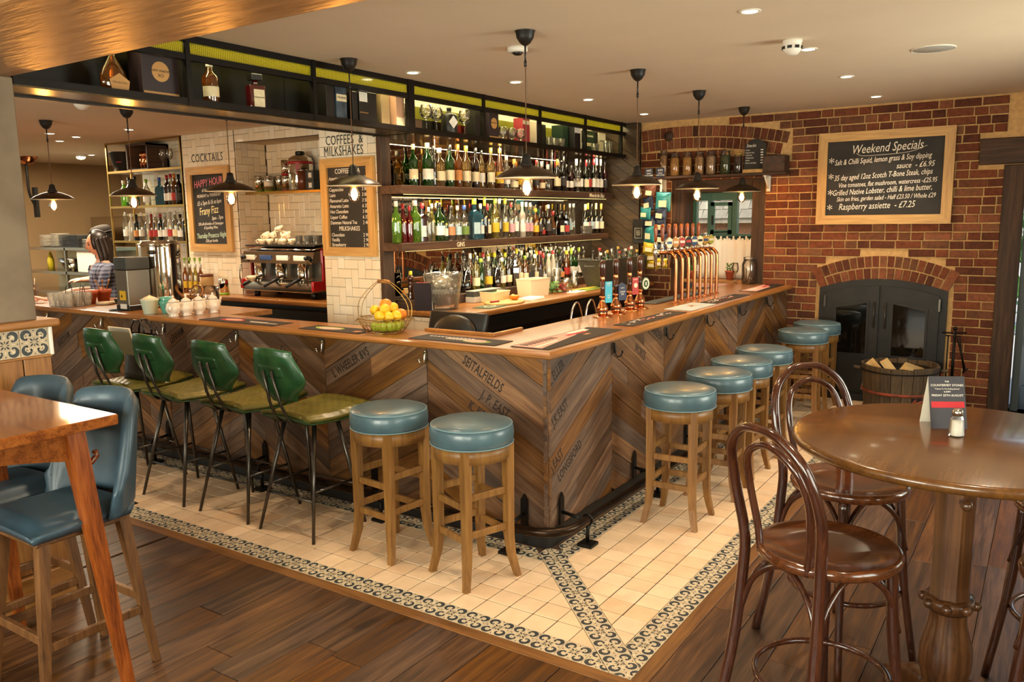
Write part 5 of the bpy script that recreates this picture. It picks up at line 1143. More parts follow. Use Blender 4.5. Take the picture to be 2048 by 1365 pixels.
bx, by = 1.086, 2.215
for kind, a, rr, z, r, lb in (('apple', 215, .085, .045, .036, 'green apple at the front left of the basket'), ('apple', 245, .09, .045, .036, 'green apple second from the left at the front of the basket'), ('apple', 272, .088, .044, .037, 'green apple in the middle front of the basket'), ('apple', 300, .09, .046, .035, 'green apple at the front right of the basket'), ('apple', 185, .09, .046, .035, 'green apple at the left end of the basket'), ('apple', 40, .08, .045, .036, 'green apple at the back of the basket'),
    ('lemon', 200, .088, .112, .033, 'yellow lemon at the left rim of the basket'), ('lemon', 238, .075, .105, .034, 'yellow lemon low at the front left of the pile'), ('lemon', 225, .045, .15, .034, 'yellow lemon on top at the left of the pile'), ('lemon', 275, .088, .108, .034, 'yellow lemon at the front of the pile above the apples'), ('lemon', 318, .052, .152, .035, 'yellow lemon on top at the right of the pile'), ('lemon', 130, .06, .14, .033, 'yellow lemon at the back of the pile'),
    ('orange', 350, .01, .172, .04, 'orange crowning the fruit pile'), ('orange', 312, .098, .108, .04, 'orange at the right rim of the basket'), ('orange', 60, .06, .11, .04, 'orange at the back of the basket'), ('orange', 0, .02, .09, .04, 'orange buried in the middle of the pile')):
    fruit(kind, bx + rr*math.cos(R(a)), by + rr*math.sin(R(a)), bt + z, r, lb, R(random.uniform(0, 90)))
# ------------------------------------------------------------------ till screen
ps = empty('till_screen', (1.40, 1.90, 1.06), 0, 'black touch screen till seen from behind in the bar corner', 'till')
ps.rotation_euler = (0, R(14), 0)
obj('housing', MB().box(-.01, .03, -.225, .225, -.02, .155, .012), 'black_plastic', ps); obj('rear_bulge', MB().at(Matrix.Translation((-.008, 0, .03)) @ Matrix.Rotation(R(-90), 4, 'Y')).lathe([(.17, -.005), (.165, .02), (.14, .034), (.001, .036)], 28, sx=.62), 'black_plastic', ps)
obj('screen', MB().box(.03, .033, -.205, .205, 0, .14), 'dark_glass', ps); obj('stand', MB().box(-.02, .03, -.07, .07, -.09, -.02, .01), 'black_plastic', ps); obj('cable_port', MB().box(-.05, -.04, -.05, .05, -.01, .02, .004), 'grey_plastic', ps)
# ------------------------------------------------------------------ hand pumps
plain('badge_cyan', '#2fa6bf', .4); plain('badge_navy', '#1e2748', .4); plain('badge_red', '#b3352c', .4); plain('badge_cream', '#e6dcc0', .4); plain('badge_green', '#2c4a2c', .4); plain('badge_orange', '#cf8a3a', .4); plain('badge_gold', '#a8863a', .35); plain('badge_black', '#1c1816', .4); plain('badge_lime', '#a0a03a', .4); plain('badge_blue', '#2f4a7a', .4)
def pump(x, lb, badge):
    o = empty('hand_pump', (x, 1.36, bt), 0, lb, 'beer pump', 'beer hand pumps')
    obj('flange', MB().lathe([(.072, 0), (.073, .005), (.06, .010), (.045, .014), (.03, .016)], 24), 'copper', o)
    obj('bell', MB().lathe([(.034, .016), (.036, .03), (.034, .036), (.040, .05), (.041, .062), (.03, .085), (.02, .11), (.017, .13), (.024, .138), (.024, .148), (.016, .15)], 22), 'copper', o); obj('collar', MB().lathe([(.037, .036), (.039, .043), (.037, .05)], 22), 'black_plastic', o)
    obj('shaft', MB().lathe([(.016, .15), (.0155, .255)], 16), 'bentwood', o); obj('ferrule', MB().lathe([(.0175, .255), (.0185, .258), (.0185, .282), (.0175, .285)], 16), 'copper', o)
    obj('handle', MB().lathe([(.0165, .285), (.019, .30), (.023, .345), (.0235, .37), (.019, .39), (.010, .40), (.001, .402)], 18), 'bentwood', o)
    M = Matrix.Translation((.03, -.03, .0)) @ Matrix.Rotation(R(-24), 4, 'Z'); c = None
    if badge == 'cyan': c = obj('badge', MB().at(M).box(-.032, .032, -.006, 0, .10, .25, .002), 'badge_cyan', o); tx = (('HARVEYS', .014, .232), ('BREWERY', .008, .22), ('SUSSEX', .011, .15), ('BEST', .013, .133)); tm = 'chalk_white'
    elif badge == 'navy': c = obj('badge', MB().at(M @ Matrix.Rotation(R(90), 4, 'X')).prism([(-.037, .10), (.037, .10), (.037, .205), (.0, .228), (-.037, .205)], 0, .012), 'badge_navy', o); tx = (("SHARP'S", .012, .185), ('DOOM', .018, .155), ('BAR', .018, .138)); tm = 'chalk_white'
    elif badge == 'red': c = obj('badge', MB().at(M).box(-.03, .03, -.006, 0, .12, .25, .002), 'badge_red', o); tx = (('MUSKET', .014, .23),); tm = 'chalk_white'; obj('crest', MB().at(M @ Matrix.Translation((0, -.007, .19)) @ Matrix.Rotation(R(90), 4, 'X')).lathe([(.018, 0), (.018, .001)], 14, smooth=False), 'badge_cream', c)
    else:
        c = obj('badge', MB().at(M @ Matrix.Translation((.0, 0, .19)) @ Matrix.Rotation(R(90), 4, 'X')).lathe([(.04, 0), (.04, .008)], 24, sy=1.25, smooth=False), 'badge_green', o); tx = (); tm = 'chalk_white'
        obj('ring', MB().at(M @ Matrix.Translation((0, -.0085, .19)) @ Matrix.Rotation(R(90), 4, 'X')).lathe([(.034, 0), (.034, .0008)], 24, sy=1.25, smooth=False), 'badge_cream', c); obj('crest', MB().at(M @ Matrix.Translation((0, -.0095, .19)) @ Matrix.Rotation(R(90), 4, 'X')).lathe([(.022, 0), (.022, .0008)], 20, sy=1.25, smooth=False), 'badge_green', c); obj('plant', MB().at(M @ Matrix.Translation((0, -.0105, .19)) @ Matrix.Rotation(R(90), 4, 'X')).prism([(-.008, -.012), (.008, -.012), (.004, 0), (.01, .014), (0, .008), (-.01, .014), (-.004, 0)], 0, .0005), 'badge_cream', c)
    for t, s, z in tx: link('lettering', text_mesh(t, s, tm, .0002, 0, 'CENTER', xs=.8), c, M @ Matrix.Translation((0, -.0125 if badge == 'navy' else -.0065, z)) @ Matrix.Rotation(R(90), 4, 'X'))
pump(2.40, 'copper hand pump with a tall cyan badge', 'cyan'); pump(2.61, 'copper hand pump with a navy house-shaped badge', 'navy'); pump(2.84, 'copper hand pump with a red badge', 'red'); pump(3.02, 'copper hand pump with a round green badge', 'round')
# copper swan neck taps
def tap(i, x, lb, bm, bm2):
    o = empty('swan_tap', (x, 1.255, bt), 0, lb, 'beer tap', 'copper swan neck beer taps')
    pts = spline([(0, 0, 0), (0, 0, .15), (0, 0, .33), (0, .012, .375), (0, .05, .405), (0, .10, .405), (0, .165, .405)], 5)
    obj('pipe', MB().tube(pts, .0145, 12), 'copper', o); obj('flange', MB().lathe([(.026, 0), (.026, .006), (.017, .012)], 16), 'copper', o)
    obj('tap_body', MB().tube([(0, .14, .405), (0, .178, .405)], .017, 12).lathe([(.014, .30), (.012, .34), (.017, .36), (.019, .40), (.019, .43), (.013, .45), (.016, .47), (.011, .49)], 14, (0, .178, 0)).lathe([(.007, .255), (.0085, .30), (.014, .302)], 12, (0, .178, 0)), 'chrome', o)
    obj('handle', MB().lathe([(.009, .49), (.013, .52), (.018, .59), (.0175, .61), (.012, .63), (.001, .637)], 14, (0, .178, 0)), 'red_wood', o)
    M = Matrix.Translation((-.012, .06, .485)) @ Matrix.Rotation(R(-30), 4, 'Z') @ Matrix.Rotation(R(90), 4, 'X')
    l = obj('lens', MB().at(M).lathe([(.034, -.010), (.036, -.004), (.035, .006), (.03, .010), (.001, .012)], 22, sy=1.3), 'chrome', o); obj('lens_face', MB().at(M).lathe([(.031, .0095), (.031, .0125)], 22, sy=1.3, smooth=False), bm, l)
    obj('lens_band', MB().at(M).box(-.024, .024, -.008, .012, .0125, .0131), bm2, l); obj('lens_stem', MB().tube([(-.008, .07, .41), (-.01, .065, .45)], .007, 8), 'chrome', l)
TP = (('badge_cream', 'badge_blue', 'pale lens with a blue band'), ('badge_orange', 'badge_cream', 'orange lens'), ('badge_red', 'chalk_white', 'red lens'), ('badge_black', 'badge_red', 'black and red lens'), ('badge_blue', 'badge_cream', 'blue lens with a pale band'), ('badge_cream', 'badge_black', 'pale lens with a black band'), ('badge_gold', 'badge_blue', 'gold and blue lens'), ('badge_lime', 'badge_cream', 'olive green lens'))
for i, (a, b, t) in enumerate(TP): tap(i, 3.475 + i*.136, 'copper swan neck tap with a %s, %s from the camera' % (t, ORD[i]), a, b)
tag(obj('drip_tray', MB().box(3.33, 4.45, 1.36, 1.48, bt, bt+.012, .003).box(3.35, 4.43, 1.375, 1.465, bt+.012, bt+.0125), 'zinc'), 'dark metal drip tray under the copper taps', 'drip tray')
for i, x in enumerate((2.33, 2.55)): tag(obj('chrome_arch', MB().tube(spline([(x-.10, 1.53, 1.02), (x-.07, 1.53, 1.14), (x-.015, 1.53, 1.20), (x+.03, 1.53, 1.19), (x+.07, 1.53, 1.12), (x+.10, 1.53, 1.02)], 6), .007, 8), 'chrome'), 'chrome bent tube behind the bar, %s the hand pumps' % ('farther from' if i == 0 else 'closer to'), 'rail', 'chrome tubes behind the bar')
# ------------------------------------------------------------------ left counter: teapots, jug, jar, urn, boiler, glasses, pots
def teapot(x, y, lb, rz):
    o = empty('teapot', (x, y, bt), rz, lb, 'teapot', 'blue and white teapots'); 
    obj('body', MB().lathe([(.036, 0), (.038, .006), (.03, .012), (.05, .035), (.057, .06), (.05, .09), (.038, .108), (.034, .112)], 20), 'white_ceramic', o)
    obj('lid', MB().lathe([(.036, .112), (.034, .12), (.018, .132), (.007, .138), (.006, .144), (.011, .15), (.008, .157), (.001, .159)], 16), 'white_ceramic', o)
    obj('spout', MB().tube(spline([(-.045, 0, .05), (-.068, 0, .062), (-.078, 0, .09), (-.09, 0, .112)], 4), [.014]*4 + [.011]*4 + [.009]*5, 8), 'white_ceramic', o); obj('handle', MB().tube(spline([(.045, 0, .095), (.08, 0, .10), (.086, 0, .065), (.05, 0, .04)], 5), .006, 6), 'white_ceramic', o)
    obj('blue_band', MB().lathe([(.0425, .098), (.0385, .1085)], 20), 'blue_glaze', o)
    mb = MB()
    for k in range(12): a = R(200 + random.uniform(-70, 110)); z = random.uniform(.035, .085); r = .0585 if .045 < z < .075 else .0555; s = .009; mb.add([(r*math.cos(a-.16), r*math.sin(a-.16), z), (r*math.cos(a), r*math.sin(a), z-s), (r*math.cos(a+.16), r*math.sin(a+.16), z), (r*math.cos(a), r*math.sin(a), z+s)], [(0, 1, 2, 3)])
    obj('blue_flowers', mb, 'blue_glaze', o)
for (x, y, a), l in zip(((.968, 4.238, 210), (1.062, 4.215, 200), (1.165, 4.205, 205), (1.283, 4.19, 190)), ('front left of the row of four', 'second from the left', 'third from the left', 'at the right end of the row')): teapot(x, y, 'blue and white teapot, %s' % l, R(a))
o = empty('milk_jug', (.985, 4.56, bt), R(215), 'pale green ceramic jug with a lid left of the teapots', 'jug'); obj('body', MB().lathe([(.048, 0), (.05, .01), (.068, .105), (.07, .115), (.063, .118)], 24), 'pale_green_ceramic', o); obj('lid', MB().lathe([(.066, .116), (.045, .128), (.016, .142), (.006, .145), (.001, .15)], 20), 'cream_ceramic', o); obj('handle', MB().tube(spline([(-.062, 0, .09), (-.095, 0, .088), (-.09, 0, .045), (-.055, 0, .025)], 5), .008, 6), 'pale_green_ceramic', o)
o = empty('teal_pot', (1.09, 4.50, bt), R(30), 'teal ceramic pot with a lid behind the teapots', 'pot'); obj('body', MB().lathe([(.035, 0), (.036, .006), (.062, .08), (.065, .095), (.055, .10)], 22), 'teal_ceramic', o); obj('lid', MB().lathe([(.056, .098), (.05, .108), (.055, .122), (.05, .128), (.02, .13)], 20), 'teal_ceramic', o); obj('handle', MB().tube(spline([(.06, 0, .09), (.095, 0, .08), (.085, 0, .04), (.045, 0, .03)], 4), .007, 6), 'teal_ceramic', o)
o = empty('clip_jar', (1.46, 4.47, bt), 0, 'open glass clip jar with an orange seal behind the teapots', 'jar'); obj('glass_body', MB().lathe([(.06, 0), (.075, .012), (.078, .12), (.07, .15), (.055, .165), (.055, .185), (.05, .185), (.064, .15), (.072, .12), (.07, .015), (.01, .01)], 22), 'thin_glass', o)
Ml = Matrix.Translation((-.12, -.0, .15)) @ Matrix.Rotation(R(-62), 4, 'Y') @ Matrix.Rotation(R(20), 4, 'X'); obj('lid', MB().at(Ml).lathe([(.056, 0), (.056, .008), (.03, .016)], 22), 'thin_glass', o); obj('rubber_seal', MB().at(Ml).tube(ring(.054, -.002), .006, 6, True), 'cap_orange', o); obj('wire_bail', MB().tube([(-.06, -.03, .17), (-.10, -.03, .20), (-.12, 0, .2), (-.10, .03, .2), (-.06, .03, .17)], .002, 5), 'steel', o)
o = empty('water_urn', (1.43, 5.06, bt), 0, 'tall polished steel water urn on the left counter', 'urn'); obj('drum', MB().lathe([(.165, 0), (.168, .02), (.168, .50), (.165, .53), (.15, .545), (.15, .553), (.001, .556)], 40), 'chrome', o); obj('rim', MB().tube(ring(.168, .525), .006, 6, True), 'chrome', o); obj('foot_ring', MB().tube(ring(.166, .012), .006, 6, True), 'chrome', o)
obj('handle_recess', MB().at(Matrix.Translation((-.135, -.10, .46)) @ Matrix.Rotation(R(36), 4, 'Z')).ball((0, 0, 0), .035, 14, 8, .55, .35), 'black_plastic', o)
o = empty('water_boiler', (1.12, 5.0, bt), R(0), 'grey upright boiler with a yellow warning sticker beside the urn', 'machine'); obj('body', MB().box(-.09, .11, -.085, .085, .04, .33, .006), 'brushed', o); obj('head', MB().box(-.092, .112, -.088, .088, .33, .43, .008), 'grey_plastic', o); obj('base', MB().box(-.095, .12, -.09, .09, 0, .045, .004), 'black_plastic', o)
obj('sticker', MB().box(-.0925, -.09, -.05, .035, .085, .16), 'yellow_sticker', o); obj('plate', MB().box(-.097, -.094, -.06, .03, .015, .055), 'white_plastic', o); obj('warning_mark', MB().at(facing((-1, 0, 0), (-.0928, .005, .12))).prism([(-.014, -.012), (.014, -.012), (0, .014)], 0, .0006), 'black_plastic', o); obj('vent', MB().box(-.0935, -.09, -.03, .04, .395, .40), 'black_plastic', o)
tag(obj('power_cord', MB().tube(spline([(1.04, 5.05, bt+.006), (.97, 5.10, bt+.006), (.95, 5.02, bt+.006), (1.0, 4.96, bt+.006), (1.06, 4.94, bt+.006)], 5), .005, 6), 'black_plastic'), 'black power cord looping beside the grey boiler', 'cord')
FACET = MB().lathe([(.028, 0), (.03, .004), (.031, .04), (.039, .055), (.041, .115), (.038, .115), (.036, .055), (.027, .01), (.002, .01)], 10, smooth=False).mesh('facet_glass', 'facet_glass')
k = 0
for j in range(3):
    for i in range(4): glassware('facet_glass', FACET, (.955 + .09*j, 5.94 - .088*i + .02*j, bt), 'faceted tumbler in the group on the left counter, row %s, %s along' % (ORD[j], ORD[i]), 'faceted tumblers on the left counter'); k += 1
for i, (x, y, a) in enumerate(((1.05, 5.70, .2), (1.06, 5.69, -.3), (.97, 5.77, .5), (1.05, 5.79, 1.2), (1.14, 5.72, 2.2))): tag(obj('straw', MB().tube([(x, y, bt+.012), (x + .025*math.cos(a), y + .025*math.sin(a), bt+.16), (x + .05*math.cos(a), y + .05*math.sin(a), bt+.185)], .003, 6), 'black_plastic'), 'black straw in the faceted tumblers, %s from the right' % ORD[i], 'straw', 'straws in the tumblers')
for i, (x, y) in enumerate(((1.22, 5.83), (1.36, 5.85))):
    o = empty('terracotta_pot', (x, y, bt), 0, ('terracotta pot full of spoons' if i else 'empty looking terracotta pot in front of the spoon pot'), 'pot', 'terracotta pots on the counter'); obj('body', MB().lathe([(.045, 0), (.062, .085), (.068, .087), (.07, .115), (.063, .115), (.058, .09), (.02, .08)], 22), 'terracotta', o)
    if i:
        for k in range(6): a = k*1.05; tag(obj('spoon', MB().tube([(x + .02*math.cos(a), y + .02*math.sin(a), bt+.085), (x + .06*math.cos(a), y + .06*math.sin(a), bt+.19)], .0035, 5).ball((x + .062*math.cos(a), y + .062*math.sin(a), bt+.195), .010, 8, 5, .8), 'oak'), 'wooden spoon handle in the terracotta pot, %s round the rim' % ORD[k], 'spoon', 'spoons in the pot')
o = empty('saucer_stack', (1.24, 5.62, bt), 0, 'short stack of saucers beside the terracotta pots', 'saucers')
for k in range(3): obj('saucer', MB().lathe([(.04, .006*k), (.075, .006*k + .010), (.076, .006*k + .012), (.03, .006*k + .006)], 22), 'cream_ceramic', o)
o = empty('card_machine', (1.42, 5.62, bt), R(25), 'black card machine on the left counter', 'card machine'); obj('body', MB().box(-.09, .09, -.045, .045, .01, .045, .012), 'black_plastic', o); obj('screen', MB().box(-.02, .07, -.035, .035, .044, .047), 'dark_glass', o); obj('cradle', MB().box(-.11, .1, -.055, .055, 0, .015, .005), 'grey_plastic', o)
# ------------------------------------------------------------------ pendant lamps
WARM = (1, .70, .40)
def make_pendant(zc):
    o = empty('pendant_lamp', (0, 0, zc)); d = 2.02 - zc
    obj('ceiling_rose', MB().lathe([(.001, -.075), (.012, -.075), (.03, -.062), (.047, -.035), (.052, -.006), (.056, -.002), (.056, 0)], 22), 'lamp_black', o)
    obj('flex', MB().tube([(0, 0, -.07), (0, 0, d + .12)], .0032, 6), 'flex', o); obj('cord_grip', MB().tube([(0, 0, -.07), (0, 0, -.17)], .005, 8).tube([(0, 0, -.155), (0, 0, -.185)], .0075, 8), 'lamp_black', o)
    obj('lampholder', MB().lathe([(.006, d + .135), (.022, d + .128), (.026, d + .10), (.03, d + .085), (.045, d + .062), (.04, d + .05)], 20), 'lamp_black', o)
    obj('shade', MB().lathe([(.044, d + .066), (.09, d + .052), (.14, d + .03), (.17, d + .008), (.1775, d)], 40), 'lamp_bronze', o)
    obj('shade_lining', MB().lathe([(.1765, d - .0005), (.168, d + .004), (.138, d + .024), (.088, d + .046), (.03, d + .058)], 40), 'lamp_white', o)
    obj('bulb', MB().lathe([(.013, d + .03), (.016, d + .01), (.026, d - .02), (.036, d - .048), (.036, d - .066), (.026, d - .09), (.012, d - .1), (.001, d - .102)], 18), 'amber_bulb', o)
    mb = MB()
    for k in range(4): a = k*PI/2; mb.tube([(.008*math.cos(a), .008*math.sin(a), d - .012), (.012*math.cos(a), .012*math.sin(a), d - .07)], .0022, 5)
    obj('filament', mb, 'filament', o)
    return o
def place_lamp(root, loc, lb, first=[True]):
    o = root if root.name not in used else dup(root)
    used.add(root.name); o.location = loc; tag(o, lb, 'pendant lamp', 'bronze pendant lamps')
    l = light('pendant_glow', 'POINT', (loc[0], loc[1], 1.965), 14, WARM, shadow_soft_size=.03)
used = set()
LA = make_pendant(2.80); LB = make_pendant(2.70); 
for i, (x, y) in enumerate(((1.163, 1.197), (2.632, 1.213), (3.822, 1.222), (5.074, 1.255))): place_lamp(LA, (x, y, 2.80), 'bronze pendant lamp over the right bar run, %s from the camera' % ORD[i])
o = dup(LA, (1.15, 2.497, 2.80)); tag(o, 'bronze pendant lamp in front of the coffee menu', 'pendant lamp', 'bronze pendant lamps'); light('pendant_glow', 'POINT', (1.15, 2.497, 1.965), 14, WARM, shadow_soft_size=.03)
for y, t in ((3.715, 'in front of the cocktail board'), (4.927, 'above the steel urn'), (6.149, 'farthest left, above the barmaid')): place_lamp(LB, (1.15, y, 2.70), 'bronze pendant lamp ' + t)
# ------------------------------------------------------------------ ceiling downlights, detector, camera dome, speaker
def make_down():
    o = empty('downlight', (0, 0, 0)); obj('bezel', MB().lathe([(.055, 0), (.055, -.004), (.042, -.006), (.038, -.002)], 24), 'white_plastic', o); obj('lens', MB().lathe([(.037, -.0035), (.037, -.002)], 20, smooth=False), 'downlight', o); return o
dn = make_down(); first = True
for x, y, z, e, t in ((1.467, .071, 2.80, 40, 'nearest above the tiled walkway'), (2.62, .072, 2.80, 40, 'beside the smoke alarm'), (3.841, .099, 2.80, 40, 'third along the right run'), (5.108, .114, 2.80, 40, 'closest to the brick wall on the right run'), (1.758, 2.489, 2.80, 50, 'in front of the thick gantry post'), (2.528, 2.152, 2.80, 50, 'second along the gantry'), (3.677, 2.161, 2.80, 50, 'third along the gantry'), (4.919, 2.203, 2.80, 50, 'at the far end of the gantry'),
    (2.003, 6.275, 2.70, 70, 'behind the left pendants over the cocktail wall'), (1.715, 7.17, 2.70, 60, 'farther left over the staff area'), (2.05, 7.3, 2.70, 0, 'paired one over the staff area'), (2.168, 7.85, 2.70, 30, 'lowest left over the kitchen pass'), (3.4, 9.4, 2.70, 30, 'over the kitchen'), (2.0, 4.7, 2.70, 90, 'over the coffee machine aisle'), (.1, .07, 2.80, 40, 'added out of view to light the near corner'), (.1, 1.9, 2.80, 40, 'added out of view to light the left stools'), (.1, 3.4, 2.70, 40, 'added out of view to light the green chairs'), (-.4, -1.3, 2.80, 40, 'added out of view to light the near floor'), (1.4, -1.2, 2.80, 36, 'added out of view to light the round table')):  # from the near corner on: unseen lamps added to brighten the foreground
    o = dn if first else dup(dn); first = False; o.location = (x, y, z); tag(o, 'recessed ceiling downlight ' + t, 'downlight', 'recessed downlights')
    if e: light('downlight_beam', 'SPOT', (x, y, z - .015), e, (1, .80, .56), spot_size=R(105), spot_blend=.7, shadow_soft_size=.035)
o = empty('smoke_alarm', (2.293, .082, 2.80), 0, 'white smoke alarm on the ceiling', 'smoke alarm'); obj('body', MB().lathe([(.001, -.085), (.03, -.083), (.047, -.065), (.055, -.045), (.055, -.035), (.05, -.02), (.055, -.015), (.055, 0)], 26), 'white_plastic', o)
for k in range(8): a = k*PI/4; obj('vent', MB().at(Matrix.Rotation(a, 4, 'Z')).box(.048, .0565, -.013, .013, -.052, -.036), 'black_plastic', o)
o = empty('camera_dome', (1.499, 1.464, 2.80), 0, 'small white ceiling dome beside the nearest pendant', 'camera dome'); obj('base', MB().lathe([(.05, -.03), (.06, -.022), (.062, 0)], 26), 'white_plastic', o); obj('dome', MB().lathe([(.001, -.048), (.02, -.044), (.036, -.03)], 22), 'dark_glass', o)
o = empty('ceiling_speaker', (3.084, -.56, 2.80), 0, 'flat round grey ceiling speaker', 'speaker'); obj('grille', MB().lathe([(.115, -.006), (.12, -.003), (.12, 0)], 36), 'cap_silver', o); obj('rim', MB().tube([(.122*math.cos(k*PI/18), .122*math.sin(k*PI/18), -.003) for k in range(36)], .004, 5, True), 'white_plastic', o)
o = empty('smoke_alarm', (3.2, 9.3, 2.70), 0, 'white smoke alarm over the kitchen at the far left', 'smoke alarm'); obj('body', MB().lathe([(.001, -.085), (.047, -.065), (.055, -.045), (.05, -.02), (.055, 0)], 18), 'white_plastic', o)
o = empty('camera_dome', (.78, 4.9, 2.70), 0, 'white ceiling dome under the left end of the gantry', 'camera dome'); obj('base', MB().lathe([(.001, -.05), (.03, -.045), (.055, -.02), (.06, 0)], 20), 'white_plastic', o)
# ------------------------------------------------------------------ chalk boards and painted signs
def board(name, normal, x, ya, yb, z0, z1, fw, lb, fm='frame_oak'):
    o = empty(name, (0, 0, 0), 0, lb, 'chalkboard'); d = .03
    obj('slate', MB().box(x - .012, x - .002, yb + fw*.7, ya - fw*.7, z0 + fw*.7, z1 - fw*.7), 'chalkboard', o)
    for k, (P4, rot) in enumerate((([(ya, z0), (yb, z0), (yb + fw, z0 + fw), (ya - fw, z0 + fw)], 0), ([(yb, z1), (ya, z1), (ya - fw, z1 - fw), (yb + fw, z1 - fw)], 0), ([(ya, z1), (ya, z0), (ya - fw, z0 + fw), (ya - fw, z1 - fw)], 1), ([(yb, z0), (yb, z1), (yb + fw, z1 - fw), (yb + fw, z0 + fw)], 1))):
        c0 = sum(p[0] for p in P4)/4; c1 = sum(p[1] for p in P4)/4; M = facing((-1, 0, 0), (x - .002, c0, c1), R(90) if rot else 0); Mi = M.inverted()
        q = [(Mi @ Vector((x - .002, p[0], p[1])))[:2] for p in P4]; obj('frame', MB().prism(ccw(q), 0, d), fm, o, M)
    return o
def write(o, x, items):
    for t, s, y, z, m, al, sh, roll, xs in items: lettering(t, s, m, o, (-1, 0, 0), (x - .0135, y, z), R(roll), shear=sh, align=al, xs=xs)
wsb = board('specials_board', 0, WX - .022, .69, -.475, 1.70, 2.56, .085, 'large oak framed chalkboard of weekend specials on the brick wall')
cw = 'chalk_white'
write(wsb, WX - .022, [('Weekend Specials', .115, .09, 2.365, cw, 'CENTER', .3, 2, .72), ('*', .12, .59, 2.24, cw, 'LEFT', 0, 3, 1), ('Salt & Chilli Squid, lemon grass & Soy dipping', .072, .54, 2.255, cw, 'LEFT', .3, 2.5, .63), ('sauce  - £6.95', .07, .0, 2.205, cw, 'LEFT', .3, 2, .8),
  ('*', .12, .59, 2.09, cw, 'LEFT', 0, 3, 1), ('35 day aged 12oz Scotch T-Bone Steak, chips', .072, .54, 2.11, cw, 'LEFT', .3, 2.5, .64), ('Vine tomatoes, flat mushroom, watercress -£25.95', .062, .50, 2.045, cw, 'LEFT', .3, 2, .66), ('*', .12, .59, 1.94, cw, 'LEFT', 0, 3, 1), ('Grilled Native Lobster, chilli & lime butter,', .075, .55, 1.97, cw, 'LEFT', .3, 2.5, .66), ('Skin on fries, garden salad - Half £23.50 / Whole £29', .06, .51, 1.915, cw, 'LEFT', .3, 1.5, .66),
  ('*', .12, .59, 1.80, cw, 'LEFT', 0, 3, 1), ('Raspberry assiette  - £7.25', .085, .49, 1.835, cw, 'LEFT', .3, 1.5, .72)])
obj('underline', MB().tube(spline([(WX-.036, .35, 2.36), (WX-.036, .30, 2.335), (WX-.036, .15, 2.335), (WX-.036, -.1, 2.35), (WX-.036, -.25, 2.40)], 5), .0022, 4), cw, wsb)
hb_ = board('cocktail_board', 0, CX - .008, 6.325, 5.64, 1.50, 2.365, .08, 'oak framed happy hour chalkboard on the white tiles')
write(hb_, CX - .008, [('HAPPY HOUR', .105, 5.985, 2.17, 'chalk_pink', 'CENTER', .15, 5, .72), ('all the cocktails', .05, 5.985, 2.115, cw, 'CENTER', .2, 3, .7), ('MONDAY to THURSDAY', .045, 5.985, 2.06, cw, 'CENTER', .1, 3, .78), ('£5 a 5pm & £6 at 6pm', .06, 5.985, 1.985, cw, 'CENTER', .2, 4, .72), ('Frany Fizz', .11, 6.0, 1.885, 'chalk_yellow', 'CENTER', .2, 5, .7), ('3pm - 7pm', .052, 5.87, 1.83, cw, 'CENTER', .2, 4, .8), ('25% off all bottles of Champagne', .04, 5.985, 1.775, cw, 'CENTER', .2, 2, .76), ('& Sparkling Wine', .04, 5.985, 1.735, cw, 'CENTER', .2, 2, .78), ('Thursday Prosecco Night', .075, 5.985, 1.645, 'chalk_green', 'CENTER', .2, 3, .62), ('£20 per bottle', .042, 5.985, 1.60, cw, 'CENTER', .2, 2, .8)])
lettering('COCKTAILS', .115, 'ink_dark', wk, (-1, 0, 0), (CX - .0085, 6.25, 2.415), xs=.76, sp=1.12)
cb = board('coffee_board', 0, PX - .008, 3.655, 3.085, 1.52, 2.285, .072, 'oak framed coffee and milkshake price board on the tiled pier')
it = [('COFFEE • TEA', .055, 3.37, 2.165, cw, 'CENTER', 0, 0, .8)]
for k, (a, b) in enumerate((('Americano/Decaf', '2 50'), ('Espresso', '2 00'), ('Cappuccino', '3 00'), ('Latte', '3 00'), ('Flavoured Latte', '3 50'), ('Amaretto Latte', '6 35'), ('Hot Chocolate', '3 00'), ('Liquor Coffee', '6 35'), ('Damman Natural Tea', '2 40'))):
    it += [(a, .04, 3.575, 2.115 - k*.043, cw, 'LEFT', .08, .5, .82), (b, .04, 3.165, 2.115 - k*.043, cw, 'RIGHT', .08, 0, .82)]
it.append(('MILKSHAKES', .05, 3.37, 1.722, cw, 'CENTER', 0, 0, .8))
for k, (a, b) in enumerate((('Chocolate', '2 90'), ('Vanilla', '2 90'), ('Strawberry', '2 90'), ('Caramel', '2 90'))): it += [(a, .04, 3.57, 1.675 - k*.039, cw, 'LEFT', .08, .5, .85), (b, .04, 3.165, 1.675 - k*.039, cw, 'RIGHT', .08, 0, .85)]
write(cb, PX - .008, it)
lettering('COFFEES  &', .105, 'ink_dark', wp, (-1, 0, 0), (PX - .0085, 3.605, 2.39), xs=.72, sp=1.05); lettering('MILKSHAKES', .105, 'ink_dark', wp, (-1, 0, 0), (PX - .0085, 3.63, 2.305), xs=.68, sp=1.08)
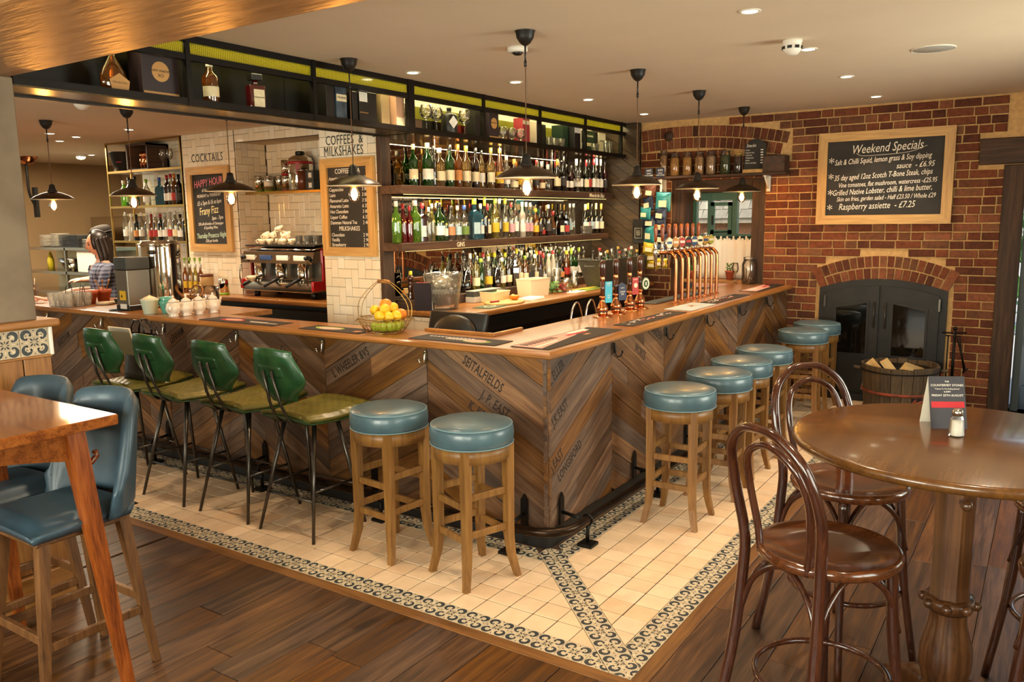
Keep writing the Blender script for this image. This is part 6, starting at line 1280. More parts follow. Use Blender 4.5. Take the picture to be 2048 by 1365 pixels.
# ------------------------------------------------------------------ wood burning stove in the fireplace
sv = empty('stove', (WX - .03, .07, 0), 0, 'black iron arched double door stove set in the brick fireplace', 'stove')
def archz(y, top=1.175, s=2.9): return top - y*y/s*.9
def arch_panel(ya, yb, z0, top, x0, x1, n=8, s=2.9):
    mb = MB(); ys = [ya + (yb-ya)*k/n for k in range(n+1)]; poly = [(yb, z0), (ya, z0)] + [(y, archz(y, top, s)) for y in ys]; mb.at(Matrix(((0, 0, 1, 0), (1, 0, 0, 0), (0, 1, 0, 0), (0, 0, 0, 1)))); mb.prism(ccw(poly), x0, x1); return mb
obj('surround', arch_panel(-.56, .56, 0, 1.185, .0, .06), 'stove_iron', sv)
obj('hearth_plate', MB().box(-.04, .0, -.56, .56, 0, .06, .004), 'stove_iron', sv)
for s in (-1, 1):
    ya, yb = (.012, .50) if s > 0 else (-.50, -.012)
    d = obj('door', arch_panel(ya, yb, .10, 1.12, -.022, 0), 'stove_iron', sv); w0, w1 = (.115, .39) if s > 0 else (-.39, -.115)
    mb = MB(); zt0, zt1 = (.955, .90) if s > 0 else (.90, .955)
    for P4 in ([(w0-.02, .445), (w1+.02, .445), (w1, .465), (w0, .465)], [(w0-.02, .445), (w0, .465), (w0, zt0), (w0-.02, zt0+.025)], [(w1, .465), (w1+.02, .445), (w1+.02, zt1+.025), (w1, zt1)], [(w0, zt0), (w1, zt1), (w1+.02, zt1+.025), (w0-.02, zt0+.025)]): mb.hexa([(-.034, *p) for p in P4], [(-.02, *p) for p in P4])
    obj('window_frame', mb, 'stove_iron', d); obj('pane', MB().hexa([(-.026, w0, .465), (-.026, w1, .465), (-.026, w1, zt1), (-.026, w0, zt0)], [(-.023, w0, .465), (-.023, w1, .465), (-.023, w1, zt1), (-.023, w0, zt0)]), 'dark_glass', d)
    y = s*.05; mb = MB().tube([(-.05, y, .72), (-.05, y, .97)], .006, 6)
    for k in range(22): mb.tube([(-.05 + .011*math.cos(q), y + .011*math.sin(q), .725 + k*.011) for q in [j*PI/4 for j in range(8)]], .0025, 4, True)
    obj('coil_handle', mb, 'leg_steel', d)
    for z in (.96, .35): obj('hinge', MB().box(-.04, -.01, s*.5-.012, s*.5+.012, z-.06, z+.06, .004), 'leg_steel', d)
# ------------------------------------------------------------------ log bucket with logs, fire irons, kettle
lbk = empty('log_bucket', (5.24, -.18, 0), R(12), 'old staved wooden bucket with faded red hoops in front of the stove', 'bucket')
n = 22
for k in range(n):
    a0, a1 = 2*PI*k/n + .008, 2*PI*(k+1)/n - .008; mb = MB(); q = lambda r, z: [(r*math.cos(a0), r*math.sin(a0), z), (r*math.cos(a1), r*math.sin(a1), z), ((r-.022)*math.cos(a1), (r-.022)*math.sin(a1), z), ((r-.022)*math.cos(a0), (r-.022)*math.sin(a0), z)]
    mb.hexa(q(.285, .0), q(.325, .455 + random.uniform(-.008, .008))); obj('stave', mb, 'barrel_wood', lbk)
obj('bottom', MB().lathe([(.27, .03), (.27, .05)], 24, smooth=False), 'barrel_wood', lbk)
plain('faded_red', '#a5492c', .7, var=.5, scale=10, c2='#5c3020'); plain('stencil_black', '#1c1613', .8, var=.4, scale=12)
for z, r, w in ((.04, .291, .022), (.205, .306, .026), (.40, .322, .012)): obj('hoop', MB().lathe([(r, z), (r+.004, z+.001), (r+.004+w*.09, z+w), (r+w*.09, z+w)], 40), 'faded_red' if z < .39 else 'black_metal', lbk)
obj('carry_strap', MB().tube(spline([(.03, -.335, .40), (-.12, -.325, .30), (-.25, -.22, .20), (-.32, -.06, .14), (-.325, .1, .10)], 6), .010, 6), 'faded_red', lbk)
for s in (-1, 1): obj('lug', MB().tube([(0, s*.325, .40), (0, s*.385, .41)], .016, 8), 'barrel_wood', lbk)
def stamp(a0, a1, z0, z1, m):
    mb = MB(); n_ = 8; vs = []
    for z in (z0, z1):
        for k in range(n_+1): a = a0 + (a1-a0)*k/n_; r = .2865 + .04*z/.455 + .0015; vs.append((r*math.cos(a), r*math.sin(a), z))
    return mb.add(vs, [(k, k+1, n_+2+k, n_+1+k) for k in range(n_)], True)
obj('painted_patch', stamp(R(196), R(246), .07, .20, 0), 'stencil_black', lbk)
def numeral(pts, t):
    P_ = []
    for u, z in pts: a = R(186 + u*14); r = .2865 + .04*z/.455 + .004; P_.append((r*math.cos(a), r*math.sin(a), z))
    return MB().tube(P_, .011, 5)
obj('numeral', numeral([(1.15, .075), (1.15, .19), (.35, .11), (1.5, .11)], 0), 'faded_red', lbk); obj('numeral', numeral([(1.95, .17), (2.3, .19), (2.3, .075)], 0), 'faded_red', lbk)
for i, (x, y, z, a, b, l) in enumerate(((5.18, .0, .40, 60, -38, .2), (5.16, -.10, .42, 100, -52, .17), (5.22, -.30, .41, 150, -18, .28), (5.3, -.42, .37, 200, -10, .25), (5.3, -.15, .33, 20, 4, .4), (5.2, -.2, .28, 80, 6, .42), (5.3, -.05, .22, 120, 0, .4))):
    M = Matrix.Translation((x, y, z)) @ Matrix.Rotation(R(a), 4, 'Z') @ Matrix.Rotation(R(b), 4, 'Y')
    tag(obj('log', MB().at(Matrix.Identity(4)).add([(-l/2, -.04, -.03), (-l/2, .045, -.025), (-l/2, 0, .045), (l/2, -.04, -.03), (l/2, .045, -.025), (l/2, 0, .045)], [(0, 2, 1), (3, 4, 5), (0, 1, 4, 3), (1, 2, 5, 4), (2, 0, 3, 5)]), 'log_wood', None, M), 'split firewood log in the bucket, ' + ('at the left', 'upright in the middle', 'long pale one at the right', 'at the right rim', 'lying under the others', 'deep in the middle', 'at the bottom')[i], 'log', 'split logs in the bucket')
ti = empty('fire_irons', (5.42, -.585, 0), 0, 'black iron fire tool stand right of the stove', 'fire irons')
obj('stand', MB().tube([(0, 0, .02), (0, 0, .76)], .011, 8).tube([(0, -.09, .745), (0, .10, .735)], .008, 6).tube(spline([(0, -.11, .01), (0, -.05, .12), (0, 0, .16), (0, .05, .12), (0, .11, .01)], 5), .008, 6), 'black_metal', ti); obj('finial', MB().ball((0, 0, .78), .018), 'black_metal', ti)
obj('shovel', MB().tube([(-.02, .05, .72), (-.02, .05, .20)], .006, 6).box(-.03, -.015, .0, .10, .06, .2, .004), 'black_metal', ti); obj('brush', MB().tube([(-.02, 0, .70), (-.02, 0, .25)], .012, 6).box(-.04, 0, -.03, .03, .13, .26, .01), 'black_metal', ti)
obj('tongs', MB().tube([(-.02, -.04, .70), (-.02, -.09, .40)], .006, 6).tube([(-.02, -.02, .70), (-.02, -.10, .42)], .006, 6).tube([(-.02, -.08, .39), (-.02, -.12, .43)], .008, 5), 'black_metal', ti)
for y in (.05, 0, -.03): obj('hook_scroll', MB().tube([(-.02 + .02*math.cos(q), y + .018*math.sin(q), .715) for q in [j*PI/4 for j in range(8)]], .005, 5, True), 'black_metal', ti)
kt = empty('brass_kettle', (5.16, -.545, 0), 0, 'small dull brass kettle on the floor by the fire irons', 'kettle'); obj('body', MB().lathe([(.04, .0), (.085, .05), (.095, .12), (.075, .185), (.03, .215), (.02, .225)], 20), 'brass', kt); obj('lid', MB().lathe([(.03, .222), (.02, .24), (.024, .255), (.012, .27), (.001, .272)], 14), 'steel', kt); obj('spout', MB().tube([(-.08, 0, .10), (-.13, 0, .18)], [.015, .009], 8), 'brass', kt)
# ------------------------------------------------------------------ snack shelf: plank, brackets, jars, board, box
sh = empty('snack_shelf', (0, 0, 0), 0, 'weathered plank shelf on white brackets over the window', 'shelf'); obj('plank', MB().box(5.42, 5.628, .955, 2.46, 2.185, 2.212, .004), 'dark_timber_y', sh)
for y in (1.16, 2.27): obj('bracket', MB().box(5.60, 5.628, y-.018, y+.018, 2.03, 2.185, .004).tube([(5.60, y, 2.06), (5.47, y, 2.18)], .010, 6).box(5.46, 5.62, y-.015, y+.015, 2.172, 2.185, .003), 'white_plastic', sh)
tones('nuts_gold', ['#b8823a', '#d8a050'], .6, 60, 1.0, .6); tones('nuts_pale', ['#b08a66', '#d8b490'], .6, 60, 1.0, .6); tones('nuts_green', ['#3a4420', '#58602e'], .6, 60, 1.0, .6); tones('nuts_tan', ['#9a7042', '#b88a58'], .6, 60, 1.0, .6); tones('nuts_dark', ['#2a1c14', '#4a3020'], .6, 60, 1.0, .6)
for y, h, r, m, lb in ((2.235, .275, .042, 'nuts_tan', 'tall narrow jar of snacks at the left end of the plank shelf'), (2.11, .235, .052, 'nuts_gold', 'jar of golden nuts, second from the left on the plank shelf'), (1.972, .235, .052, 'nuts_gold', 'jar of golden nuts, third from the left on the plank shelf'), (1.842, .235, .052, 'nuts_tan', 'jar of tan nuts, fourth from the left on the plank shelf'), (1.722, .235, .05, 'nuts_pale', 'jar of pale seeds, fifth from the left on the plank shelf'), (1.571, .235, .055, 'nuts_green', 'jar of green olives or herbs on the plank shelf'), (1.44, .20, .045, 'nuts_dark', 'small dark jar beside the snack chalkboard')):
    o = empty('storage_jar', (5.50, y, 2.212), 0, lb, 'jar', 'storage jars on the plank shelf'); obj('glass_body', MB().lathe([(r*.9, 0), (r, .01), (r, h*.78), (r*.8, h*.88), (r*.8, h*.94)], 20), 'thin_glass', o); obj('contents', MB().lathe([(r*.88, .005), (r*.94, .014), (r*.94, h*.74), (r*.7, h*.80), (.001, h*.81)], 18), m, o); obj('lid', MB().lathe([(r*.84, h*.93), (r*.86, h*.95), (r*.84, h*.985), (r*.3, h)], 20), 'clear_glass' if m != 'nuts_dark' else 'cap_gold', o)
    obj('clip', MB().tube([(-r*.86, -.012, h*.80), (-r*1.05, 0, h*.88), (-r*.86, .012, h*.96)], .002, 5), 'steel', o)
sb = empty('snack_board', (5.47, 1.262, 2.212), 0, 'small arched black chalkboard of snacks on the plank shelf', 'chalkboard'); n = 12
obj('slate', MB().at(facing((-1, 0, .08), (0, 0, .0))).prism(ccw([(-.105, .03), (.105, .03), (.105, .27), (.09, .29)] + [(.07*math.cos(PI*k/n), .295 + .035*math.sin(PI*k/n)) for k in range(n+1)] + [(-.09, .29), (-.105, .27)]), 0, .012), 'chalkboard', sb); obj('foot', MB().box(-.03, .04, -.11, .11, 0, .035, .003), 'frame_oak', sb)
for t, s, y, z, sh_ in (('Snacks', .045, .085, .25, .3), ('Crisps', .02, .09, .215, .2), ('Roasted nuts', .02, .09, .19, .2), ('Chilli nuts', .02, .09, .165, .2), ('Wasabi peas', .02, .09, .14, .2), ('Olives', .02, .09, .115, .2), ('Pork scratchings', .02, .09, .09, .2)): link('lettering', text_mesh(t, s, cw, .0003, sh_, 'LEFT', xs=.8), sb, facing((-1, 0, .08), (-.014, y, z)))
mb = MB()
for k in range(6): mb.box(-.0155, -.014, -.085, -.06, .09 + k*.025, .10 + k*.025)
obj('price_marks', mb, cw, sb)
obx = empty('wooden_box', (5.50, 1.065, 2.212), 0, 'rough wooden box at the right end of the plank shelf', 'box'); obj('body', MB().box(-.08, .10, -.105, .105, 0, .16, .004), 'dark_timber_y', obx); obj('front', MB().box(-.088, -.08, -.1, .1, .012, .15, .002), 'shelf_wood', obx); obj('hand_hole', MB().box(-.0895, -.088, -.02, .02, .09, .105), 'black_plastic', obx)
# ------------------------------------------------------------------ hanging crisp packets
def packet(x, y, z, w, h, m, lb, rz, tilt, lab=True):
    o = empty('crisp_packet', (x, y, z), rz, lb, 'crisps', 'hanging crisp packets'); o.rotation_euler = (tilt, 0, rz)
    def f(u, v): return (0, w*(.5-u), h*(v-.5))
    grid_solid(f, 10, 12, lambda u, v: (.004 + .022*ss(min(min(u, 1-u)/.4, min(v, 1-v)/.3)) + random.uniform(-.002, .002), .004 + .02*ss(min(min(u, 1-u)/.4, min(v, 1-v)/.3))), 'foil', m, o)
    if lab: obj('printed_label', MB().box(-.033, -.030, -w*.26, w*.26, -h*.28, h*.06), 'label_cream', o)
for i, (y, z, w, h, m, c) in enumerate(((2.365, 2.06, .13, .14, 'brown_foil', 'brown'), (2.375, 1.93, .15, .15, 'navy_foil', 'navy'), (2.40, 1.83, .15, .13, 'teal_foil', 'teal'), (2.36, 1.74, .15, .14, 'navy_foil', 'navy'), (2.355, 1.61, .15, .18, 'teal_foil', 'teal'), (2.345, 1.46, .16, .12, 'yellow_foil', 'yellow'), (2.335, 1.37, .15, .11, 'yellow_foil', 'yellow'), (2.32, 1.29, .14, .1, 'yellow_foil', 'yellow'))): packet(5.44 - .012*(i % 3), y, z, w, h, m, '%s crisp packet on the left hanging strip, %s from the top' % (c, ORD[i]), R(random.uniform(-25, 5)), R(random.uniform(-10, 10)))
for i, (y, z, w, h, m, c) in enumerate(((2.20, 1.95, .16, .20, 'teal_foil', 'teal'), (2.225, 1.82, .15, .15, 'navy_foil', 'navy'), (2.22, 1.70, .15, .15, 'navy_foil', 'navy'), (2.215, 1.57, .15, .15, 'navy_foil', 'navy'), (2.215, 1.44, .15, .14, 'navy_foil', 'navy'), (2.20, 1.31, .16, .10, 'yellow_foil', 'yellow'))): packet(5.42 - .012*(i % 3), y, z, w, h, m, '%s crisp packet on the right hanging strip, %s from the top' % (c, ORD[i]), R(random.uniform(-20, 10)), R(random.uniform(-12, 8)))
for y, t in ((2.365, 'left'), (2.235, 'right')):
    o = empty('crisp_strip', (5.415, y, 2.20), 0, 'hanging crisp display strip with a navy header card, the %s one' % t, 'display strip', 'crisp display strips'); obj('header', MB().box(-.002, 0, -.045, .045, .005, .10), 'navy_foil', o)
    for s, z in (('BURTS', .068), ('BRITISH', .04), ('HAND COOKED', .02)): link('lettering', text_mesh(s, .026 if s == 'BURTS' else .018, cw, .0002, 0, 'CENTER', xs=.72), o, facing((-1, 0, 0), (-.003, 0, z)))
    obj('strip', MB().box(.02, .022, -.012, .012, -.95, .01), 'white_plastic', o)
sg = empty('black_sign', (5.52, 2.53, 1.51), 0, 'small black framed notice by the crisp packets', 'sign'); obj('panel', MB().box(0, .012, -.07, .07, 0, .26, .003), 'black_plastic', sg); obj('notice', MB().box(-.0015, 0, -.045, .045, .05, .17), 'chalkboard', sg); mb = MB()
for a in ((-.042, .042, .055, .058), (-.042, .042, .162, .165), (-.042, -.039, .055, .165), (.039, .042, .055, .165), (-.025, .025, .13, .135), (-.025, .025, .11, .115), (-.02, .02, .09, .095)): mb.box(-.0025, -.0015, *a)
obj('notice_print', mb, 'label_cream', sg)
# window sill: plant pots, glass, big jar
for i, (y, s) in enumerate(((1.575, 1), (1.98, .85))):
    o = empty('potted_succulent', (5.74, y, 1.125), 0, ('small succulent in a clay pot on the sill, right of the taps' if i == 0 else 'small succulent in a clay pot half hidden behind the taps'), 'plant', 'potted plants on the sill'); obj('pot', MB().lathe([(.032*s, 0), (.045*s, .08*s), (.05*s, .082*s), (.05*s, .095*s), (.04*s, .095*s)], 16), 'terracotta', o); obj('stem', MB().tube([(0, 0, .09*s), (.01, .01, .16*s)], .004, 5).tube([(0, 0, .09*s), (-.01, -.03, .14*s)], .004, 5), 'leaf', o); mb = MB()
    for k in range(16): a = k*2.4; zz = (.10 + .005*k)*s; rr = .03*s; c = Vector((rr*math.cos(a)*.6, rr*math.sin(a), zz)); mb.ball(c, .012*s, 7, 5, .6)
    obj('leaves', mb, 'leaf', o)
glassware('wine_glass', FLU, (5.60, 1.47, 1.102), 'stemmed glass standing at the end of the bar by the window', None)
o = empty('clip_jar', (5.56, 1.315, 1.102), 0, 'tall empty clip top jar at the far end of the bar', 'jar'); obj('glass_body', MB().lathe([(.062, 0), (.072, .012), (.072, .2), (.06, .235), (.055, .25), (.05, .25), (.066, .2), (.066, .016), (.01, .012)], 20), 'thin_glass', o); obj('lid', MB().lathe([(.058, .25), (.06, .258), (.058, .272), (.02, .28)], 20), 'thin_glass', o); obj('wire_bail', MB().tube([(-.06, -.03, .23), (-.085, -.02, .25), (-.085, .02, .25), (-.06, .03, .23)], .0025, 5), 'black_metal', o); obj('contents', MB().tube([(.02, .02, .02), (.0, -.02, .15), (.03, .0, .22)], .006, 5).tube([(-.02, .02, .02), (.01, .03, .16)], .006, 5), 'dark_timber', o)
# ------------------------------------------------------------------ things on the back counter
o = empty('ice_bucket', (2.30, 2.70, bz), 0, 'clear plastic bucket heaped with ice on the back counter', 'ice bucket')
obj('tub', MB().lathe([(.118, 0), (.122, .006), (.128, .04), (.165, .27), (.17, .285), (.165, .287), (.158, .27), (.122, .045), (.01, .04)], 36, sx=1, sy=.86), 'ice_bucket', o)
obj('melt_water', MB().lathe([(.118, .046), (.142, .16), (.001, .162)], 30, sx=1, sy=.86), 'ice', o)
mb = MB(); rnd = random.Random(5)
for k in range(90):
    a, r = rnd.uniform(0, 2*PI), rnd.uniform(0, .145)**1; z = rnd.uniform(.15, .215) + .03*(1 - r/.15); M = Matrix.Translation((r*math.cos(a), r*.84*math.sin(a), z)) @ Euler((rnd.uniform(0, 3), rnd.uniform(0, 3), rnd.uniform(0, 3))).to_matrix().to_4x4(); mb.at(M).box(-.015, .015, -.015, .015, -.015, .015, .004)
tag(obj('ice_cubes', mb, 'ice', o), kind='stuff')
M_ = facing((-.83, -.56, .12), (-.127, -.072, .175)); link('lettering', text_mesh('Grey Goose', .026, 'ink_dark', .0003, .3, 'CENTER'), o, M_)
o = empty('ice_scoop', (2.34, 2.72, bz + .235), R(35), 'steel scoop stuck in the ice', 'scoop'); obj('bowl', MB().at(Matrix.Rotation(R(-24), 4, 'Y')).ball((-.02, 0, .01), .05, 16, 10, .45, 1.3, .8), 'steel', o); obj('handle', MB().tube([(.03, 0, .03), (.12, 0, .075)], .008, 8), 'steel', o)
o = empty('pepper_mill', (2.19, 2.94, bz + .075), 0, 'tall turned wooden pepper mill with a yellow cap beside the timber post', 'pepper mill'); obj('body', MB().lathe([(.028, 0), (.03, .01), (.024, .04), (.02, .07), (.027, .10), (.022, .125), (.016, .14), (.024, .155), (.026, .175), (.014, .195)], 18), 'bentwood', o); obj('cap', MB().lathe([(.013, .193), (.015, .20), (.013, .225), (.001, .228)], 14), 'cap_yellow', o)
for i, (x, n_) in enumerate(((2.40, 9), (2.90, 9), (3.36, 10))):
    o = empty('straw_holder', (x, 2.93, bz + .075), 0, ('smoky straw holder behind the ice bucket', 'smoky straw holder right of the ice bucket', 'smoky straw holder among the spirit bottles')[i], 'straw holder', 'straw holders'); glass('smoke_glass', '#3a3836', .5, .3, '#1c1a19') if 'smoke_glass' not in MATS else None
    obj('cup', MB().lathe([(.04, 0), (.042, .004), (.046, .19), (.043, .19), (.038, .006), (.002, .006)], 18), 'smoke_glass', o)
    for k in range(n_): a = k*2.4; obj('straw', MB().tube([(.02*math.cos(a), .02*math.sin(a), .01), (.034*math.cos(a), .034*math.sin(a), .215 + .02*(k % 3))], .003, 5), 'black_plastic' if k % 3 else 'steel', o)
o = empty('menu_stack', (2.16, 2.78, bz), R(15), 'upright stack of menus by the timber post', 'menus'); [obj('menu', MB().at(Matrix.Rotation(R(4*k - 6), 4, 'Y')).box(-.02 + .012*k, -.012 + .012*k, -.07, .07, 0, .22 - .01*(k % 2)), ('card_black', 'paper', 'badge_red', 'card_black')[k], o) for k in range(4)]
o = empty('caddy', (2.98, 2.80, bz), 0, 'grey compartment caddy behind the cutting board', 'caddy'); obj('tray', MB().box(-.20, .20, -.05, .05, 0, .05, .004), 'cap_silver', o); obj('bins', MB().box(-.20, .20, -.045, .045, .05, .095, .003), 'grey_plastic', o)
for k in range(4): obj('lid', MB().box(-.195 + k*.1, -.105 + k*.1, -.045, .05, .095, .10, .002), 'cap_silver', o)
o = empty('cutting_board', (2.90, 2.53, bz), R(8), 'round wooden cutting board on the back counter', 'board'); obj('board', MB().lathe([(.145, 0), (.15, .004), (.15, .014), (.145, .018), (.001, .018)], 30, sx=1.5), 'frame_oak', o)
o = empty('paring_knife', (2.80, 2.52, bz + .019), R(-8), 'small red handled knife on the cutting board', 'knife'); obj('handle', MB().tube([(-.10, 0, .008), (0, 0, .008)], [.008, .007], 8), 'cap_red', o); obj('blade', MB().add([(0, -.008, .006), (.09, 0, .006), (0, .008, .006), (0, 0, .008)], [(0, 1, 3), (3, 1, 2), (2, 1, 0)]), 'steel', o)
o = empty('orange_half', (3.02, 2.51, bz + .019), 0, 'cut orange half on the cutting board', 'orange'); obj('peel', MB().lathe([(.02, 0), (.036, .012), (.042, .034), (.041, .036)], 18), 'orange_fruit', o); obj('cut_face', MB().lathe([(.039, .0355), (.001, .037)], 18), 'orange_flesh', o)
o = empty('orange_half', (3.09, 2.56, bz + .019), 0, 'second orange half leaning behind the first', 'orange'); obj('peel', MB().at(Matrix.Rotation(R(50), 4, 'X')).lathe([(.02, -.018), (.036, -.01), (.042, .012), (.041, .014)], 18), 'orange_fruit', o); obj('cut_face', MB().at(Matrix.Rotation(R(50), 4, 'X')).lathe([(.039, .0135), (.001, .015)], 18), 'orange_flesh', o)
o = empty('food_tub', (2.99, 2.70, bz), R(4), 'low cream plastic tub of cut fruit', 'tub')
def tub(o, w, d, h, t, m):
    q = lambda k, z: [(-w*k, -d*k, z), (w*k, -d*k, z), (w*k, d*k, z), (-w*k, d*k, z)]; mb = MB(); A, B, C_, D_ = q(.88, 0), q(1, h), q(.96, h), q(.85, .006)
    vs = A + B + C_ + D_; fs = [(3, 2, 1, 0)] + [(a + i, a + (i+1) % 4, a + 4 + (i+1) % 4, a + 4 + i) for a in (0, 4, 8) for i in range(4)] + [(12, 13, 14, 15)]; mb.add(vs, fs); obj('tub', mb, m, o); obj('rim', MB().tube(q(1.0, h), .004, 5, True), m, o)
tub(o, .13, .085, .085, 0, 'cream_plastic'); obj('fruit_pieces', MB().ball((0, 0, .04), .05, 12, 8, .6, 1.6).ball((.05, .02, .045), .035, 10, 6), 'leaf', o)
o = empty('food_tub', (3.56, 2.66, bz), R(-6), 'tall cream plastic tub on the back counter', 'tub'); tub(o, .145, .085, .155, 0, 'cream_ceramic')
o = empty('white_board', (3.28, 2.50, bz), R(8), 'thin white plastic chopping boards', 'board'); obj('sheet', MB().box(-.13, .13, -.07, .07, 0, .008, .002), 'white_plastic', o); obj('sheet', MB().box(-.12, .14, -.06, .08, .008, .016, .002), 'white_plastic', o)
o = empty('white_board', (4.02, 2.47, bz), R(5), 'single white chopping board in front of the strawberries', 'board'); obj('sheet', MB().box(-.11, .11, -.05, .05, 0, .01, .002), 'white_plastic', o)
o = empty('herb_bunch', (3.83, 2.62, bz), 0, 'bunch of fresh mint beside the strawberries', 'herbs'); mb = MB(); rnd = random.Random(3)
for k in range(70):
    c = Vector((rnd.gauss(0, .035), rnd.gauss(0, .035), .02 + rnd.random()*.09)); d1 = Vector((rnd.gauss(0, 1), rnd.gauss(0, 1), rnd.gauss(0, .6))).normalized()*.024; d2 = d1.orthogonal().normalized()*.013; mb.add([c - d1, c + d2, c + d1, c - d2], [(0, 1, 2, 3)])
tag(obj('leaves', mb, 'leaf', o), kind='stuff'); obj('stems', MB().tube([(0, 0, 0), (.01, 0, .08)], .006, 5).tube([(.02, .01, 0), (.0, .02, .09)], .004, 5), 'leaf', o)
o = empty('punnet', (4.02, 2.63, bz), 0, 'clear punnet of strawberries', 'punnet'); obj('tray', MB().lathe([(.085, 0), (.09, .004), (.115, .085), (.11, .085)], 4, a0=PI/4, smooth=False, sx=1.3), 'thin_glass', o); rnd = random.Random(8)
for k in range(24): tag(obj('strawberry', MB().lathe([(.001, -.018), (.009, -.01), (.015, .004), (.012, .014), (.001, .016)], 9), 'strawberry', None, Matrix.Translation((4.02 + rnd.uniform(-.085, .085), 2.63 + rnd.uniform(-.055, .055), bz + .022 + .018*(k // 8)*1.2)) @ Euler((rnd.uniform(0, 3), rnd.uniform(0, 3), 0)).to_matrix().to_4x4()), 'strawberry in the clear punnet', 'strawberry', 'strawberries in the punnet')
o = empty('beer_towel', (2.60, 2.47, bz), R(6), 'dark green beer towel with a pale oval in front of the ice bucket', 'towel'); obj('cloth', MB().box(-.14, .14, -.08, .08, 0, .006, .002), 'badge_green', o); obj('oval_print', MB().lathe([(.05, .0062), (.05, .0066)], 20, sx=1.4, sy=.8, smooth=False), 'label_cream', o); obj('oval_ground', MB().lathe([(.04, .0067), (.04, .0069)], 20, sx=1.4, sy=.8, smooth=False), 'badge_green', o)
o = empty('paper_strips', (4.35, 2.52, bz), R(4), 'crumpled yellow towel beside the steel cups', 'towel'); obj('cloth', MB().box(-.22, .22, -.08, .09, 0, .008, .003).box(-.1, .15, -.05, .05, .008, .014, .003), 'mat_green', o); obj('stripe', MB().box(-.2, .2, -.02, .03, .0145, .0155), 'label_yellow', o)
for i, (x, y, h) in enumerate(((4.22, 2.80, .13), (4.30, 2.74, .09), (4.40, 2.78, .10), (4.48, 2.74, .10), (4.56, 2.79, .16), (4.28, 2.83, .2))): tag(obj('steel_cup', MB().lathe([(.03, 0), (.032, .004), (.038, h), (.035, h), (.03, .01), (.002, .008)], 18), 'steel', None, T(x, y, bz)), 'steel bar cup on the back counter, %s from the left' % ORD[i], 'cup', 'steel cups on the back counter')
# spirits with pourers on the riser: two ranks
rnd = random.Random(21)
CB = [('straw','black','cream','spirit'),('green','green','','slim'),('clear','silver','yellow','spirit'),('straw','white','white','spirit'),('brown','black','cream','spirit'),('brown','black','dark','square'),('pale_amber','black','cream','spirit'),('amber','green','cream','spirit'),('clear','black','black','square'),('pale_amber','white','cream','spirit'),('dark_red','red','dark','slim'),('clear','red','white','squat'),('white','silver','','slim'),('white','red','white','slim'),('clear','black','blue','spirit'),('black','black','orange','squat'),('amber','yellow','red','spirit'),('green','green','white','wine'),('green','black','white','wine'),('clear','green','white','spirit'),('clear','black','red','slim')]
xs = [3.04, 3.12, 3.25, 3.45, 3.56, 3.66, 3.76, 3.85, 3.94, 4.02, 4.10, 4.18, 4.27, 4.36, 4.45, 4.54, 4.63, 4.73, 4.81, 4.90, 4.99]
for i, (x, (g, c, l, k)) in enumerate(zip(xs, CB)):
    bottle((x, 2.93 + rnd.uniform(-.01, .01), bz + .075), rnd.uniform(.27, .31), rnd.uniform(.032, .037), k, g, c, l, '%s bottle%s, %s in front rank on counter' % (words(g), (' with %s label and %s cap' % (l, c)) if l else ' with %s cap' % c, ORD[i]), 'spirit bottles ranked on the back counter', R(-30), i % 3 != 1)
GB = ['clear', 'pale_amber', 'straw', 'green', 'brown', 'amber', 'dark_green', 'clear']; CCB = ['black', 'yellow', 'red', 'silver', 'white', 'green']
for i in range(22):
    g, c, l = rnd.choice(GB), rnd.choice(CCB), rnd.choice(['cream', 'white', 'yellow', 'dark', 'red'])
    bottle((3.02 + i*.092 + rnd.uniform(-.01, .01), 3.03, bz + .075), rnd.uniform(.29, .34), rnd.uniform(.03, .036), rnd.choice(['spirit', 'spirit', 'slim']), g, c, l, '%s glass bottle with %s label and %s cap, %s in rear rank' % (words(g), l, c, ORD[i]), 'spirit bottles ranked on the back counter', R(-30), i % 2 == 0)
o = empty('zinc_trough', (4.95, 2.53, bz), 0, 'long zinc trough of small mixer bottles behind the hand pumps', 'trough')
q = lambda w, d, z: [(-w, -d, z), (w, -d, z), (w, d, z), (-w, d, z)]
mb = MB(); vs = q(.42, .10, .0) + q(.52, .15, .28) + q(.51, .142, .28) + q(.41, .095, .01); mb.add(vs, [(3, 2, 1, 0)] + [(a + i, a + (i+1) % 4, a + 4 + (i+1) % 4, a + 4 + i) for a in (0, 4, 8) for i in range(4)] + [(12, 13, 14, 15)]); obj('tub', mb, 'zinc', o); obj('rolled_rim', MB().tube(q(.52, .15, .28), .008, 6, True), 'zinc', o)
for s in (-1, 1): obj('handle', MB().tube([(s*.525, -.06, .24), (s*.56, -.05, .22), (s*.56, .05, .22), (s*.525, .06, .24)], .006, 6), 'zinc', o)
for i in range(14):
    g = ('brown', 'green', 'clear', 'black')[i % 4]; bottle((4.52 + (i % 7)*.14 + .05*(i // 7), 2.47 + .11*(i // 7), bz + .14), .21 + .02*(i % 3), .028, 'slim', g, ('white', 'gold', 'black', 'red', 'silver')[i % 5], '', '%s mixer bottle in the zinc trough, %s row, %s from the left' % (g, ('front', 'back')[i // 7], ORD[i % 7]), 'mixer bottles in the zinc trough')
